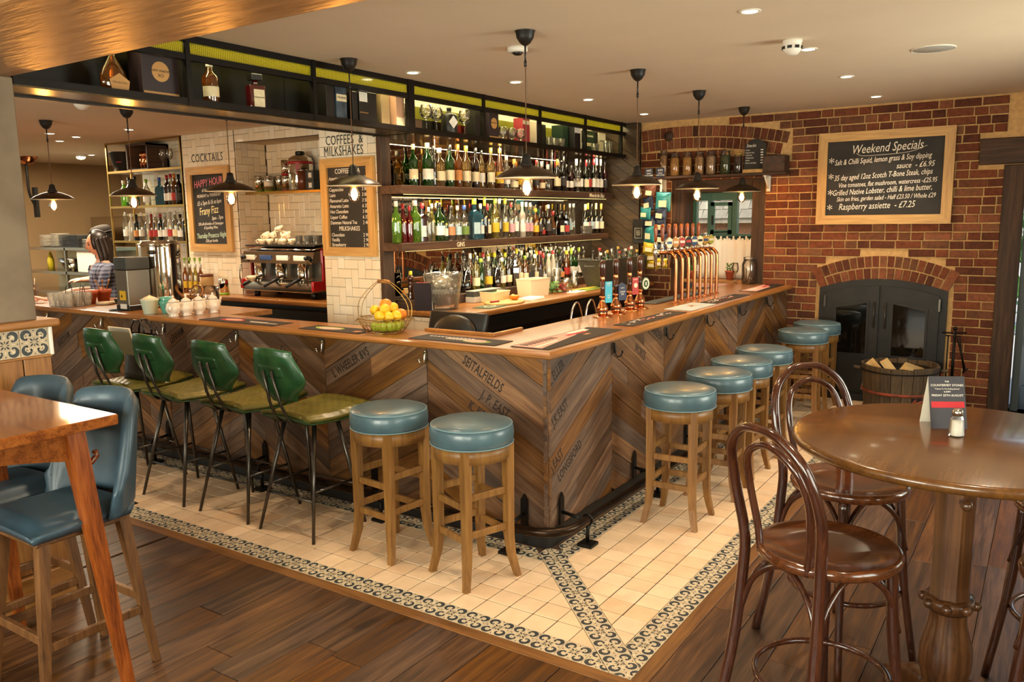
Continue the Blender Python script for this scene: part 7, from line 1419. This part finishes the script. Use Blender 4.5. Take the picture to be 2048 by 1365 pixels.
# ------------------------------------------------------------------ coffee counter, fridge, machine, cups
kc = empty('coffee_counter', (0, 0, 0), 0, 'oak counter under the coffee machine', 'counter'); obj('worktop', MB().box(2.37, 2.652, 3.72, 7.7, 1.035, 1.08, .01).box(2.652, 3.03, 3.72, 5.55, 1.035, 1.08, .004), 'counter_oak_y', kc); obj('carcass', MB().box(2.55, 3.0, 3.72, 5.55, 0, 1.03).box(2.55, 2.65, 5.55, 7.7, 0, 1.03), 'black_plastic', kc)
fz = empty('under_counter_fridge', (0, 0, 0), 0, 'steel glass door fridge under the coffee machine', 'fridge'); obj('cabinet', MB().box(2.40, 2.545, 3.9, 5.35, .9, .985, .004), 'steel', fz)
for k in range(3):
    y0 = 3.92 + k*.48; d = obj('door', MB().box(2.40, 2.43, y0, y0+.46, .84, .9).box(2.40, 2.43, y0, y0+.03, .2, .84).box(2.40, 2.43, y0+.43, y0+.46, .2, .84), 'steel', fz); obj('pane', MB().box(2.41, 2.415, y0+.03, y0+.43, .2, .84), 'thin_glass', d)
em = empty('espresso_machine', (2.50, 4.85, 1.08), 0, 'chrome and red three group espresso machine', 'coffee machine')
obj('drip_deck', MB().box(-.02, .42, -.48, .48, .06, .15, .012), 'steel', em); obj('back_body', MB().box(.14, .44, -.46, .46, .15, .46, .01), 'brushed', em)
obj('head', MB().hexa([(-.02, -.49, .33), (-.02, .49, .33), (.40, .49, .37), (.40, -.49, .37)][::-1], [(.02, -.49, .44), (.02, .49, .44), (.40, .49, .50), (.40, -.49, .50)][::-1]), 'chrome', em); obj('top_rail', MB().tube([(-.0, -.50, .46), (-.0, .50, .46), (.42, .50, .52), (.42, -.50, .52)], .009, 6, True), 'chrome', em); obj('cup_tray', MB().box(.03, .42, -.48, .48, .485, .50, .003), 'black_plastic', em)
for s in (-1, 1): obj('side_panel', MB().box(-.03, .44, s*.495-.015, s*.495+.015, .08, .17, .008).box(.10, .44, s*.495-.012, s*.495+.012, .17, .46, .008), 'red_enamel', em)
for k in range(4): obj('button_pad', MB().box(-.012, .002, -.40 + k*.235, -.24 + k*.235, .355, .405, .012), 'white_plastic' if k != 2 else 'badge_blue', em)
for k in range(3):
    y = -.30 + k*.30; gr = obj('group_head', MB().lathe([(.05, .18), (.055, .20), (.055, .33)], 18, (.05, y, 0)), 'chrome', em); obj('portafilter', MB().tube([(.03, y, .19), (-.02, y + .01, .175), (-.12, y + .06, .12)], [.012, .016, .015], 8), 'black_plastic', gr); obj('spout', MB().tube([(.04, y - .02, .18), (.02, y - .02, .14)], .008, 6).tube([(.04, y + .02, .18), (.02, y + .02, .14)], .008, 6), 'chrome', gr)
for s in (-1, 1): obj('steam_wand', MB().tube(spline([(.02, s*.43, .34), (-.05, s*.45, .33), (-.07, s*.46, .22), (-.05, s*.47, .12)], 4), .006, 6), 'chrome', em); obj('steam_knob', MB().tube([(.0, s*.44, .385), (-.05, s*.44, .385)], .02, 12), 'black_plastic', em)
for y in (-.4, .4): obj('foot', MB().lathe([(.03, 0), (.03, .06)], 12, (.08, y, 0)).lathe([(.03, 0), (.03, .06)], 12, (.36, y, 0)), 'black_plastic', em)
CUP = MB().lathe([(.022, 0), (.024, .004), (.04, .03), (.043, .055), (.04, .055), (.035, .03), (.002, .008)], 18); CUPM = CUP.mesh('body', 'cream_ceramic'); HDL = MB().tube(spline([(.04, 0, .045), (.062, 0, .04), (.06, 0, .018), (.038, 0, .016)], 4), .0045, 6).mesh('handle', 'cream_ceramic')
def cup(loc, e, lb, nm='coffee_cup'):
    o = empty(nm, loc, 0, lb, 'cup', 'coffee cups on the machine'); o.rotation_euler = e; link('body', CUPM, o); link('handle', HDL, o)
ct = 1.08 + .503
for i, (x, y, z, e) in enumerate(((2.57, 5.12, 0, (0, 0, 2)), (2.58, 5.02, 0, (0, 0, 4)), (2.62, 4.93, 0, (0, 0, 3.4)), (2.57, 4.82, 0, (0, 0, 5)), (2.58, 4.71, 0, (0, 0, 3.8)), (2.70, 5.08, 0, (0, 0, 1)), (2.60, 5.07, .056, (.5, .2, 3)), (2.60, 4.97, .058, (.3, -.4, 4)), (2.60, 4.86, .062, (-.4, .5, 4)), (2.59, 4.76, .058, (.4, .4, 2.6)), (2.61, 4.90, .118, (.2, .3, 3.3)))): cup((x, y, ct + z), e, 'cream coffee cup heaped on the machine, %s' % ('bottom row %s from the left' % ORD[i] if i < 5 else 'behind the bottom row' if i == 5 else 'second layer %s from the left' % ORD[i-6] if i < 10 else 'topmost of the heap'))
for i in range(5): glassware('latte_glass', TUM, (2.58 + .08*(i % 2), 4.62 - .065*(i // 1)*.9, ct), 'clear latte glass on the coffee machine, %s from the cups' % ORD[i], 'latte glasses on the machine')
cup((2.46, 5.17, 1.232), (0, 0, 2), 'white milk cup on the drip deck of the coffee machine', 'milk_cup')
# tins on the niche shelf
ns = empty('niche_shelf', (0, 0, 0), 0, 'thin brass edged shelf in the coffee niche', 'shelf'); obj('plank', MB().box(2.76, 3.03, 3.8, 5.553, 2.075, 2.09, .002), 'cream_plastic', ns); obj('brass_edge', MB().box(2.75, 2.76, 3.8, 5.553, 2.07, 2.092), 'brass', ns)
def tin(y, x, r, h, lb, band, square=False, lid='steel'):
    o = empty('tin', (x, y, 2.09), 0, lb, 'tin', 'tins on the niche shelf'); obj('can', MB().lathe([(r, 0), (r, h*.9), (r*.97, h*.93)], 22), 'chrome', o); obj('lid', MB().lathe([(r*.98, h*.92), (r*1.0, h*.94), (r*.98, h), (r*.5, h)], 22), lid, o)
    for z0, z1, m in band: obj('band', MB().lathe([(r + .001, h*z0), (r + .001, h*z1)], 22), m, o)
for y, x, i in ((5.445, 2.84, 0), (5.37, 2.92, 1), (5.30, 2.84, 2), (5.23, 2.92, 3)): tin(y, x, .048, .16, 'small steel tin with a green base on the niche shelf, %s from the left' % ORD[i], [(0, .08, 'cap_green')] + ([(.35, .7, 'label_white')] if i == 2 else []))
tin(5.055, 2.84, .036, .15, 'narrow steel tin with a red base, lower of the stacked pair', [(0, .1, 'cap_red')])
o = empty('tin', (2.84, 5.055, 2.241), 0, 'narrow steel tin with a red band, upper of the stacked pair', 'tin', 'tins on the niche shelf'); obj('can', MB().lathe([(.036, 0), (.036, .15), (.02, .153)], 20), 'chrome', o); obj('band', MB().lathe([(.037, 0), (.037, .02)], 20), 'cap_red', o)
o = empty('tea_canister', (2.90, 4.90, 2.09), 0, 'big shiny domed tea canister with red bands', 'canister'); obj('body', MB().lathe([(.12, 0), (.125, .01), (.125, .28), (.11, .315), (.06, .34), (.045, .345)], 30), 'chrome', o); obj('band', MB().lathe([(.1265, .255), (.1265, .28)], 30), 'cap_red', o); obj('band', MB().at(Matrix.Rotation(R(215), 4, 'Z')).box(.122, .1275, -.018, .018, .16, .26), 'cap_red', o); obj('knob', MB().lathe([(.045, .345), (.045, .375), (.03, .38)], 16), 'black_plastic', o)
tin(4.80, 2.83, .05, .2, 'brown cocoa tin in front of the big canister', [(0, .93, 'brown_foil')]); o = empty('carton_stack', (2.86, 4.69, 2.09), 0, 'small dark cartons stacked at the right of the niche shelf', 'cartons')
for k in range(4): c = obj('carton', MB().box(-.04, .04, -.042 + .09*(k % 2), .042 + .09*(k % 2), .095*(k // 2), .093 + .095*(k // 2), .002), 'grey_plastic', o, None); obj('label', MB().box(-.042, -.04, -.02 + .09*(k % 2), .02 + .09*(k % 2), .025 + .095*(k // 2), .07 + .095*(k // 2)), 'label_white', c)
# things on the counter in front of the cocktail wall
for i in range(4):
    bottle((2.50, 6.27 - i*.085, 1.08), .30, .032, 'spirit', ('amber', 'pale_amber', 'straw', 'amber')[i], 'silver', 'yellow', 'syrup bottle with a green topped pump by the tiles, %s from the left' % ORD[i], 'syrup bottles'); tag(obj('syrup_pump', MB().tube([(2.50, 6.27 - i*.085, 1.381), (2.50, 6.27 - i*.085, 1.41)], .004, 6).box(2.492, 2.508, 6.258 - i*.085, 6.282 - i*.085, 1.41, 1.445, .002), 'cap_green'), 'green tag on top of a syrup bottle, %s from the left' % ORD[i], 'bottle tag', 'syrup bottle tags')
o = empty('canister', (2.50, 5.92, 1.08), 0, 'brown card canister by the white tiles', 'canister'); obj('body', MB().lathe([(.065, 0), (.065, .19), (.06, .195)], 22), 'kraft', o); obj('lid', MB().lathe([(.067, .175), (.067, .2), (.03, .203)], 22), 'brown_foil', o)
tinp = [(5.745, .028, .085, 'short steel shaker by the tiles'), (5.655, .05, .16, 'steel tin with a green base by the coffee machine')]
for y, r, h, lb in tinp: o = empty('tin', (2.50, y, 1.08), 0, lb, 'tin'); obj('can', MB().lathe([(r, 0), (r, h*.9), (r*.9, h)], 20), 'chrome', o); obj('band', MB().lathe([(r + .001, 0), (r + .001, h*.12)], 20), 'cap_green' if h > .1 else 'steel', o)
# ------------------------------------------------------------------ brass shelving with bottles
bs = empty('brass_shelving', (0, 0, 0), 0, 'brass framed shelf unit of bottles left of the cocktail wall', 'shelving')
for x, y in ((2.66, 6.43), (2.66, 7.80), (2.94, 6.43), (2.94, 7.80)): obj('upright', MB().box(x-.009, x+.009, y-.009, y+.009, 1.08, 2.70), 'brass', bs)
for z in (2.365, 1.975, 1.588): obj('shelf', MB().box(2.66, 2.95, 6.43, 7.80, z, z+.014), 'clear_glass', bs); obj('rail', MB().box(2.652, 2.664, 6.42, 7.81, z-.004, z+.02), 'brass', bs)
obj('rail', MB().box(2.652, 2.664, 6.42, 7.81, 2.68, 2.70), 'brass', bs)
for i, (y, h, g, c, l, k) in enumerate(((7.73, .30, 'bright_green', 'cream', '', 'spirit'), (7.62, .33, 'green', 'black', 'green', 'spirit'), (7.50, .34, 'green', 'black', '', 'spirit'), (7.29, .30, 'clear', 'green', 'white', 'spirit'), (7.04, .31, 'blue', 'blue', '', 'square'), (6.90, .33, 'dark_red', 'red', 'white', 'spirit'), (6.83, .34, 'clear', 'red', 'white', 'spirit'), (6.765, .34, 'amber', 'orange', 'red', 'spirit'), (6.69, .33, 'black', 'black', 'dark', 'spirit'), (6.56, .33, 'dark_red', 'red', 'red', 'spirit'))): bottle((2.79, y, 1.989), h, .04, k, g, c, l, '%s bottle with %s cap, %s from left on middle brass shelf' % (words(g), c, ORD[i]), 'bottles on the brass shelves', R(-70))
for i, (y, h, g, c, l, k) in enumerate(((7.74, .33, 'clear', 'silver', 'white', 'spirit'), (7.63, .31, 'white', 'white', '', 'spirit'), (7.53, .30, 'dark_green', 'black', 'orange', 'spirit'), (7.43, .32, 'clear', 'white', 'white', 'spirit'), (7.32, .29, 'clear', 'silver', '', 'spirit'), (7.24, .30, 'amber', 'red', 'red', 'spirit'), (7.16, .31, 'clear', 'white', 'red', 'spirit'), (7.07, .30, 'dark_green', 'red', 'white', 'spirit'), (6.98, .31, 'clear', 'silver', 'white', 'spirit'), (6.89, .32, 'white', 'silver', 'red', 'spirit'), (6.80, .33, 'clear', 'white', 'cream', 'spirit'), (6.71, .29, 'clear', 'black', 'white', 'spirit'), (6.62, .33, 'black', 'black', '', 'spirit'))): bottle((2.79, y, 1.602), h, .036, k, g, c, l, '%s bottle with %s cap, %s from left on bottom brass shelf' % (words(g), c, ORD[i]), 'bottles on the brass shelves', R(-70))
o = empty('wine_cooler', (2.80, 7.70, 2.379), 0, 'black tapered wine cooler bucket on top of the brass shelves', 'wine cooler'); obj('bucket', MB().lathe([(.10, 0), (.105, .005), (.15, .22), (.155, .225), (.148, .225), (.1, .02), (.01, .015)], 26), 'black_plastic', o); obj('stripe', MB().at(facing((-.83, -.56, 0), (-.108, -.073, .11))).box(-.03, .03, -.004, .004, 0, .002), 'cap_red', o)
o = empty('wooden_crate', (2.82, 7.27, 2.379), 0, 'dark wooden crate lying on its side on the brass shelves', 'crate')
for a in ((-.13, .13, -.20, .20, 0, .02), (-.13, .13, -.20, .20, .27, .29), (-.13, .13, -.20, -.18, 0, .29), (-.13, .13, .18, .20, 0, .29), (.11, .13, -.20, .20, 0, .29)): obj('board', MB().box(*a), 'shelf_wood', o)
for i, y in enumerate((7.26, 7.20)): o = empty('cocktail_shaker', (2.76, y, 2.40), 0, 'copper cocktail shaker in the crate, the %s one' % ('left', 'right')[i], 'shaker', 'copper shakers'); obj('body', MB().lathe([(.03, 0), (.038, .10), (.03, .13)], 18), 'copper', o); obj('cap', MB().lathe([(.03, .13), (.034, .15), (.022, .185), (.001, .19)], 18), 'copper', o)
for i, y in enumerate((6.87, 6.74)): glassware('champagne_glass', FLU, (2.74, y, 2.379), 'tall champagne glass on the brass shelves, the %s one' % ('left', 'right')[i], 'champagne glasses on the brass shelves')
# ------------------------------------------------------------------ kitchen pass at the far left
kp = empty('steel_rack', (0, 0, 0), 0, 'steel kitchen rack of plates behind the barmaid', 'rack')
for z in (1.47, 1.16, .9): obj('shelf', MB().box(2.9, 3.35, 8.3, 10.4, z, z+.035), 'steel', kp)
for y in (8.32, 9.35, 10.38): obj('upright', MB().box(2.9, 2.93, y-.015, y+.015, 0, 1.5), 'steel', kp)
obj('back_sheet', MB().box(3.34, 3.36, 8.3, 10.4, .6, 1.47), 'cream_plastic', kp)
for i, (y, n_, r, m, lb) in enumerate(((9.98, 9, .13, 'white_ceramic', 'stack of white plates at the left of the kitchen rack'), (9.72, 10, .12, 'white_ceramic', 'taller stack of white plates on the kitchen rack'), (9.45, 9, .11, 'black_plastic', 'stack of black slates on the kitchen rack'), (9.2, 9, .12, 'black_plastic', 'stack of black trays on the kitchen rack'), (8.86, 6, .17, 'white_ceramic', 'stack of large white bowls on the kitchen rack'))):
    o = empty('plate_stack', (3.06, y, 1.505), 0, lb, 'plates', 'crockery on the kitchen rack')
    for k in range(n_): obj('plate', MB().lathe([(r*.55, .018*k), (r*.95, .018*k + .012), (r, .018*k + .016), (r*.5, .018*k + .008)], 18) if m != 'black_plastic' else MB().box(-r, r, -r, r, .018*k, .018*k + .014, .002), m, o)
o = empty('squeeze_bottle', (3.0, 9.9, 1.195), 0, 'yellow sauce bottle on the kitchen rack', 'bottle'); obj('body', MB().lathe([(.04, 0), (.042, .14), (.03, .18)], 14), 'cap_yellow', o); obj('cap', MB().lathe([(.03, .18), (.028, .2), (.006, .25)], 12), 'cap_yellow', o)
o = empty('mixing_bowl', (3.05, 9.45, 1.195), 0, 'steel mixing bowl on the kitchen rack', 'bowl'); obj('bowl', MB().lathe([(.08, 0), (.13, .08), (.17, .16), (.165, .16), (.12, .08), (.01, .01)], 22), 'steel', o); obj('rim', MB().tube(ring(.168, .16), .005, 5, True), 'steel', o)
tag(obj('order_sheet', MB().box(2.92, 2.924, 8.55, 9.1, 1.2, 1.46), 'paper'), 'white paper sheet pinned under the kitchen shelf', 'paper')
o = empty('wall_sconce', (3.0, 10.25, 2.1), 0, 'black armed copper shaded lamp at the far left edge', 'wall lamp'); obj('arm', MB().tube(spline([(.1, .05, -.1), (0, .02, .1), (-.02, 0, .35), (-.02, 0, .5)], 5), .018, 8).box(.06, .1, 0, .08, -.2, .2), 'black_metal', o); obj('shade', MB().lathe([(.05, .5), (.10, .55), (.13, .60), (.13, .72), (.11, .72)], 20), 'copper', o)
struct('baseboard_kitchen', MB().box(4.82, 4.86, 6.6, 11.1, 0, .9), 'steel')
o = empty('extractor', (4.4, 9.6, 0), 0, 'dark cooker and hood against the kitchen wall', 'cooker'); obj('range', MB().box(-.3, .4, -1.2, 1.2, 0, 1.4, .01), 'black_plastic', o); obj('hood', MB().box(-.3, .4, -1.2, 1.2, 1.75, 1.9, .01), 'steel', o); obj('oven_mouth', MB().box(-.32, -.3, -.4, .5, 1.05, 1.32), 'dark_glass', o)
# ------------------------------------------------------------------ people
def skin_obj(name, chains, mat, parent, M=None, sub=2):
    """grow one surface over chains of (x, y, z, radius); equal points are shared, the first point is the root"""
    idx = {}; V = []; Rr_ = []; E_ = []
    for ch in chains:
        prev = None
        for x, y, z, r in ch:
            k = (round(x, 4), round(y, 4), round(z, 4))
            if k not in idx: idx[k] = len(V); V.append((x, y, z)); Rr_.append(r)
            if prev is not None and prev != idx[k]: E_.append((prev, idx[k]))
            prev = idx[k]
    me = bpy.data.meshes.new(name); me.from_pydata(V, E_, []); me.materials.append(MATS[mat]); o = link(name, me, parent, M)
    md = o.modifiers.new('Skin', 'SKIN'); md.use_smooth_shade = True
    for i, r in enumerate(Rr_):
        d = me.skin_vertices[0].data[i]; d.radius = (r, r) if not isinstance(r, tuple) else r; d.use_root = (i == 0)
    s = o.modifiers.new('Sub', 'SUBSURF'); s.levels = sub; s.render_levels = sub
    return o
def head_mesh(mb, c, s=1.0, tilt=0):
    """face to +x: brow, eye hollows, nose, lips, chin"""
    n, m = 30, 24; vs = []; fs = []; Mt = Matrix.Translation(c) @ Matrix.Rotation(tilt, 4, 'Y')
    g = lambda u, v, a, b, w, h: math.exp(-((u-a)/w)**2 - ((v-b)/h)**2)
    for j in range(m+1):
        t = PI*j/m; z0 = -math.cos(t)
        for k in range(n):
            a = 2*PI*k/n; x0, y0 = math.sin(t)*math.cos(a), math.sin(t)*math.sin(a)
            x, y, z = .098*x0, .074*y0, .118*z0
            if z < 0: f = 1 - .30*(z/.118)**2; y *= f; x *= (1 - .12*(z/.118)**2) if x > 0 else (1 - .38*(z/.118)**2)
            if x0 > .2:
                fy, fz = y/.074, z/.118
                x += .024*g(fy, fz, 0, -.17, .16, .16)*1.0 + .010*g(fy, fz, 0, .02, .14, .2) - .010*(g(fy, fz, .42, .08, .2, .13) + g(fy, fz, -.42, .08, .2, .13)) + .006*g(fy, fz, 0, .27, .6, .1) + .007*g(fy, fz, 0, -.47, .3, .09) + .012*g(fy, fz, 0, -.82, .3, .18)
            vs.append(tuple(Mt @ (Vector((x, y, z))*s)))
    fs = [(j*n+k, j*n+(k+1) % n, (j+1)*n+(k+1) % n, (j+1)*n+k) for j in range(m) for k in range(n)]
    mb.add(vs, fs, True); return Mt
def hand_chains(w, d, up, r=.009, curl=.5, side=1):
    """palm and five fingers from the wrist w, pointing along d with the back of the hand towards up"""
    w, d, up = Vector(w), Vector(d).normalized(), Vector(up).normalized(); s_ = d.cross(up).normalized()*side; p = w + d*.055; out = [[(*w, .024), (*p, .026)]]
    for k, (o_, l) in enumerate(((-.03, .068), (-.011, .078), (.009, .074), (.028, .058))):
        a = p + d*.035 + s_*o_; b = a + d*l*.5 - up*l*.12*curl*2; c = b + d*l*.35*(1-.5*curl) - up*l*.4*curl; out.append([(*p, .026), (*a, .011), (*b, r), (*c, r*.85)])
    a = w + d*.03 - s_*.03; b = a + d*.03 - s_*.02 - up*.01; c = b + d*.028 - s_*.004 - up*.012; out.append([(*w, .024), (*a, .013), (*b, .0105), (*c, .009)]); return out
def person(name, loc, rz, label, h, shirt_mat, armL, armR, hair, trouser='black_leather', headtilt=0, neck='open'):
    o = empty(name, loc, rz, label, 'person'); k = h/1.70; Z_ = lambda z: z*k
    sh = .155; spine = [(0, 0, Z_(.93), .135), (-.005, 0, Z_(1.07), .115), (.0, 0, Z_(1.24), .135), (-.01, 0, Z_(1.37), .105), (-.005, 0, Z_(1.44), .06), (.01, 0, Z_(1.50), .05), (.02, 0, Z_(1.55), .05)]
    ch = [spine]
    for s, arm in ((1, armL), (-1, armR)):
        sp = (0, s*sh, Z_(1.375), .058); el, wr, dr_ = arm; ch.append([spine[3], sp, (*[(sp[i] + el[i])/2 for i in range(3)], .044), (*el, .037), (*[(el[i] + wr[i])/2 for i in range(3)], .034), (*wr, .024)]); ch += hand_chains(wr, dr_, (0, 0, 1), side=s)
        hp = (0, s*.085, Z_(.88), .10); ch.append([spine[0], hp, (.01, s*.09, Z_(.66), .075), (.015, s*.09, Z_(.48), .055), (-.01, s*.095, Z_(.26), .05), (-.02, s*.095, Z_(.07), .035), (.05, s*.1, .035, .034), (.16, s*.11, .03, .028)])
    body = skin_obj('body', ch, 'skin', o)
    mb = MB(); Mt = head_mesh(mb, (.03, 0, Z_(1.60)), 1.0, headtilt)
    hd_ = obj('head', mb, 'skin', o)
    for s in (-1, 1):
        obj('eye', MB().at(Mt).ball((.083, s*.031, .011), .010, 10, 6, .7), 'hair', hd_); obj('brow', MB().at(Mt).tube([(.090, s*.015, .03), (.090, s*.032, .034), (.078, s*.048, .03)], .0035, 5), 'hair', hd_); obj('ear', MB().at(Mt).ball((-.008, s*.074, .0), .026, 10, 7, 1.2, .7, .35), 'skin', hd_)
    obj('lips', MB().at(Mt).tube([(.090, -.02, -.057), (.099, 0, -.055), (.090, .02, -.057)], .006, 6), 'lip', hd_)
    # shirt over torso and upper arms, trousers over the legs
    sc_ = [[(0, 0, Z_(.86), .150), (0, 0, Z_(.95), .150), (-.005, 0, Z_(1.08), .132), (.006, 0, Z_(1.24), .152), (-.008, 0, Z_(1.37), .118), (-.01, 0, Z_(1.41), .085)]]
    for s, arm in ((1, armL), (-1, armR)):
        el = arm[0]; sp = (0, s*sh, Z_(1.375), .07); e2 = tuple(sp[i] + (el[i] - sp[i])*.86 for i in range(3)); sc_.append([sc_[0][4], sp, (*[(sp[i] + e2[i])/2 for i in range(3)], .058), (*e2, .053)])
    skin_obj('shirt', sc_, shirt_mat, o)
    tc = [[(0, 0, Z_(.95), .142), (0, 0, Z_(.86), .14)]]
    for s in (-1, 1): tc.append([tc[0][1], (.01, s*.095, Z_(.66), .092), (.015, s*.095, Z_(.48), .072), (-.01, s*.1, Z_(.26), .068), (-.02, s*.1, Z_(.08), .06)])
    skin_obj('trousers', tc, trouser, o)
    hair(o, Mt); return o
plain('lip', '#b5605a', .4)
def plaid():
    m, nt, b = newmat('plaid'); L = nt.links.new; tc = N(nt, 'ShaderNodeTexCoord'); out = []
    for ax, sc_ in (('X', 7), ('Y', 7), ('Z', 8)):
        w = N(nt, 'ShaderNodeTexWave', bands_direction=ax); w.inputs['Scale'].default_value = sc_; w.inputs['Distortion'].default_value = .6; L(tc.outputs['Object'], w.inputs[0]); out.append(w)
    a = N(nt, 'ShaderNodeMath', operation='ADD'); L(out[1].outputs['Fac'], a.inputs[0]); L(out[2].outputs['Fac'], a.inputs[1]); mu = N(nt, 'ShaderNodeMath', operation='MULTIPLY'); mu.inputs[1].default_value = .5; L(a.outputs[0], mu.inputs[0])
    cr = N(nt, 'ShaderNodeValToRGB'); cr.color_ramp.elements[0].color = lin('#2f3854'); cr.color_ramp.elements[0].position = .2; cr.color_ramp.elements[1].color = lin('#8f98b4'); cr.color_ramp.elements[1].position = .8; L(mu.outputs[0], cr.inputs[0]); L(cr.outputs[0], b.inputs['Base Color']); b.inputs['Roughness'].default_value = .9
plaid()
def long_hair(o, Mt):
    h = MB(); n, m = 26, 14; vs = []
    for j in range(m+1):                       # cap of hair open at the face
        t = PI*.62*j/m
        for k in range(n+1):
            a = R(52) + (2*PI - R(104))*k/n; vs.append(tuple(Mt @ Vector((.112*math.sin(t)*math.cos(a) - .008, .09*math.sin(t)*math.sin(a), .128*math.cos(t) + .006))))
    h.add(vs, [(j*(n+1)+k, j*(n+1)+k+1, (j+1)*(n+1)+k+1, (j+1)*(n+1)+k) for j in range(m) for k in range(n)], True); c = obj('hair', h, 'hair', o); md = c.modifiers.new('thick', 'SOLIDIFY'); md.thickness = .012
    lk = MB()
    for s in (-1, 1):
        for q in range(5):
            a = R(75 + q*24)*s; x, y = .098*math.cos(a) - .01, .088*math.sin(a); p = [Mt @ Vector((x*.9, y, .06)), Mt @ Vector((x*1.05, y*1.05, -.04)), Mt @ Vector((x*1.0 + .005*q, y*1.15, -.14)), Mt @ Vector((x*.9 + .03*(q < 2), y*1.2, -.21 - .012*q))]
            lk.tube(spline(p, 4), [.026]*5 + [.028]*4 + [.02]*3 + [.006], 8)
    obj('hair_locks', lk, 'hair', o)
def hat_hair(o, Mt):
    obj('hair', MB().at(Mt).lathe([(.085, -.03), (.093, .03), (.085, .07)], 22, (-.012, 0, 0), sx=1.12, sy=.88), 'hair', o)
    ht = obj('hat', MB().at(Mt).lathe([(.098, .055), (.105, .075), (.104, .11), (.085, .135), (.04, .148), (.001, .15)], 26, sx=1.12, sy=.9), 'felt', o); obj('hat_brim', MB().at(Mt).lathe([(.098, .058), (.13, .052), (.132, .056), (.1, .066)], 28, sx=1.12, sy=.9), 'felt', o)
def short_hair(o, Mt):
    h = MB().at(Mt); h.lathe([(.09, .0), (.096, .04), (.085, .085), (.05, .118), (.001, .128)], 22, (-.014, 0, 0), sx=1.1, sy=.86); obj('hair', h, 'hair', o)
person('person', (1.95, 6.85, 0), R(160), 'woman with long dark hair in a blue plaid shirt looking down behind the bar', 1.70, 'plaid', ((.06, .20, 1.12), (.25, .11, 1.12), (1, -.3, -.1)), ((.05, -.20, 1.12), (.24, -.10, 1.14), (1, .3, -.1)), long_hair, headtilt=R(12))
person('person', (3.0, 8.55, 0), R(150), 'person in a dark felt hat and pale top behind the woman', 1.74, 'tee', ((.08, .21, 1.14), (.30, .10, 1.12), (1, -.2, 0)), ((.08, -.21, 1.14), (.30, -.10, 1.12), (1, .2, 0)), hat_hair, headtilt=R(14))
person('person', (.50, 7.02, 0), R(-8), 'customer hidden by the pillar with a forearm resting on the bar', 1.76, 'tee', ((.10, .24, 1.17), (.36, .16, 1.145), (1, -.2, 0)), ((.22, -.30, 1.16), (.58, -.52, 1.142), (.75, -.65, 0)), short_hair)
o = empty('drink_glass', (1.20, 6.75, bt), 0, 'tall glass of red drink with a straw by the pillar', 'drink'); obj('tumbler', MB().lathe([(.03, 0), (.032, .004), (.038, .14), (.035, .14), (.029, .008), (.002, .008)], 16), 'thin_glass', o); obj('liquid', MB().lathe([(.028, .009), (.032, .09), (.001, .091)], 16), 'bottle_red', o); obj('straw', MB().tube([(0, .01, .02), (.02, 0, .2)], .003, 5), 'white_plastic', o)
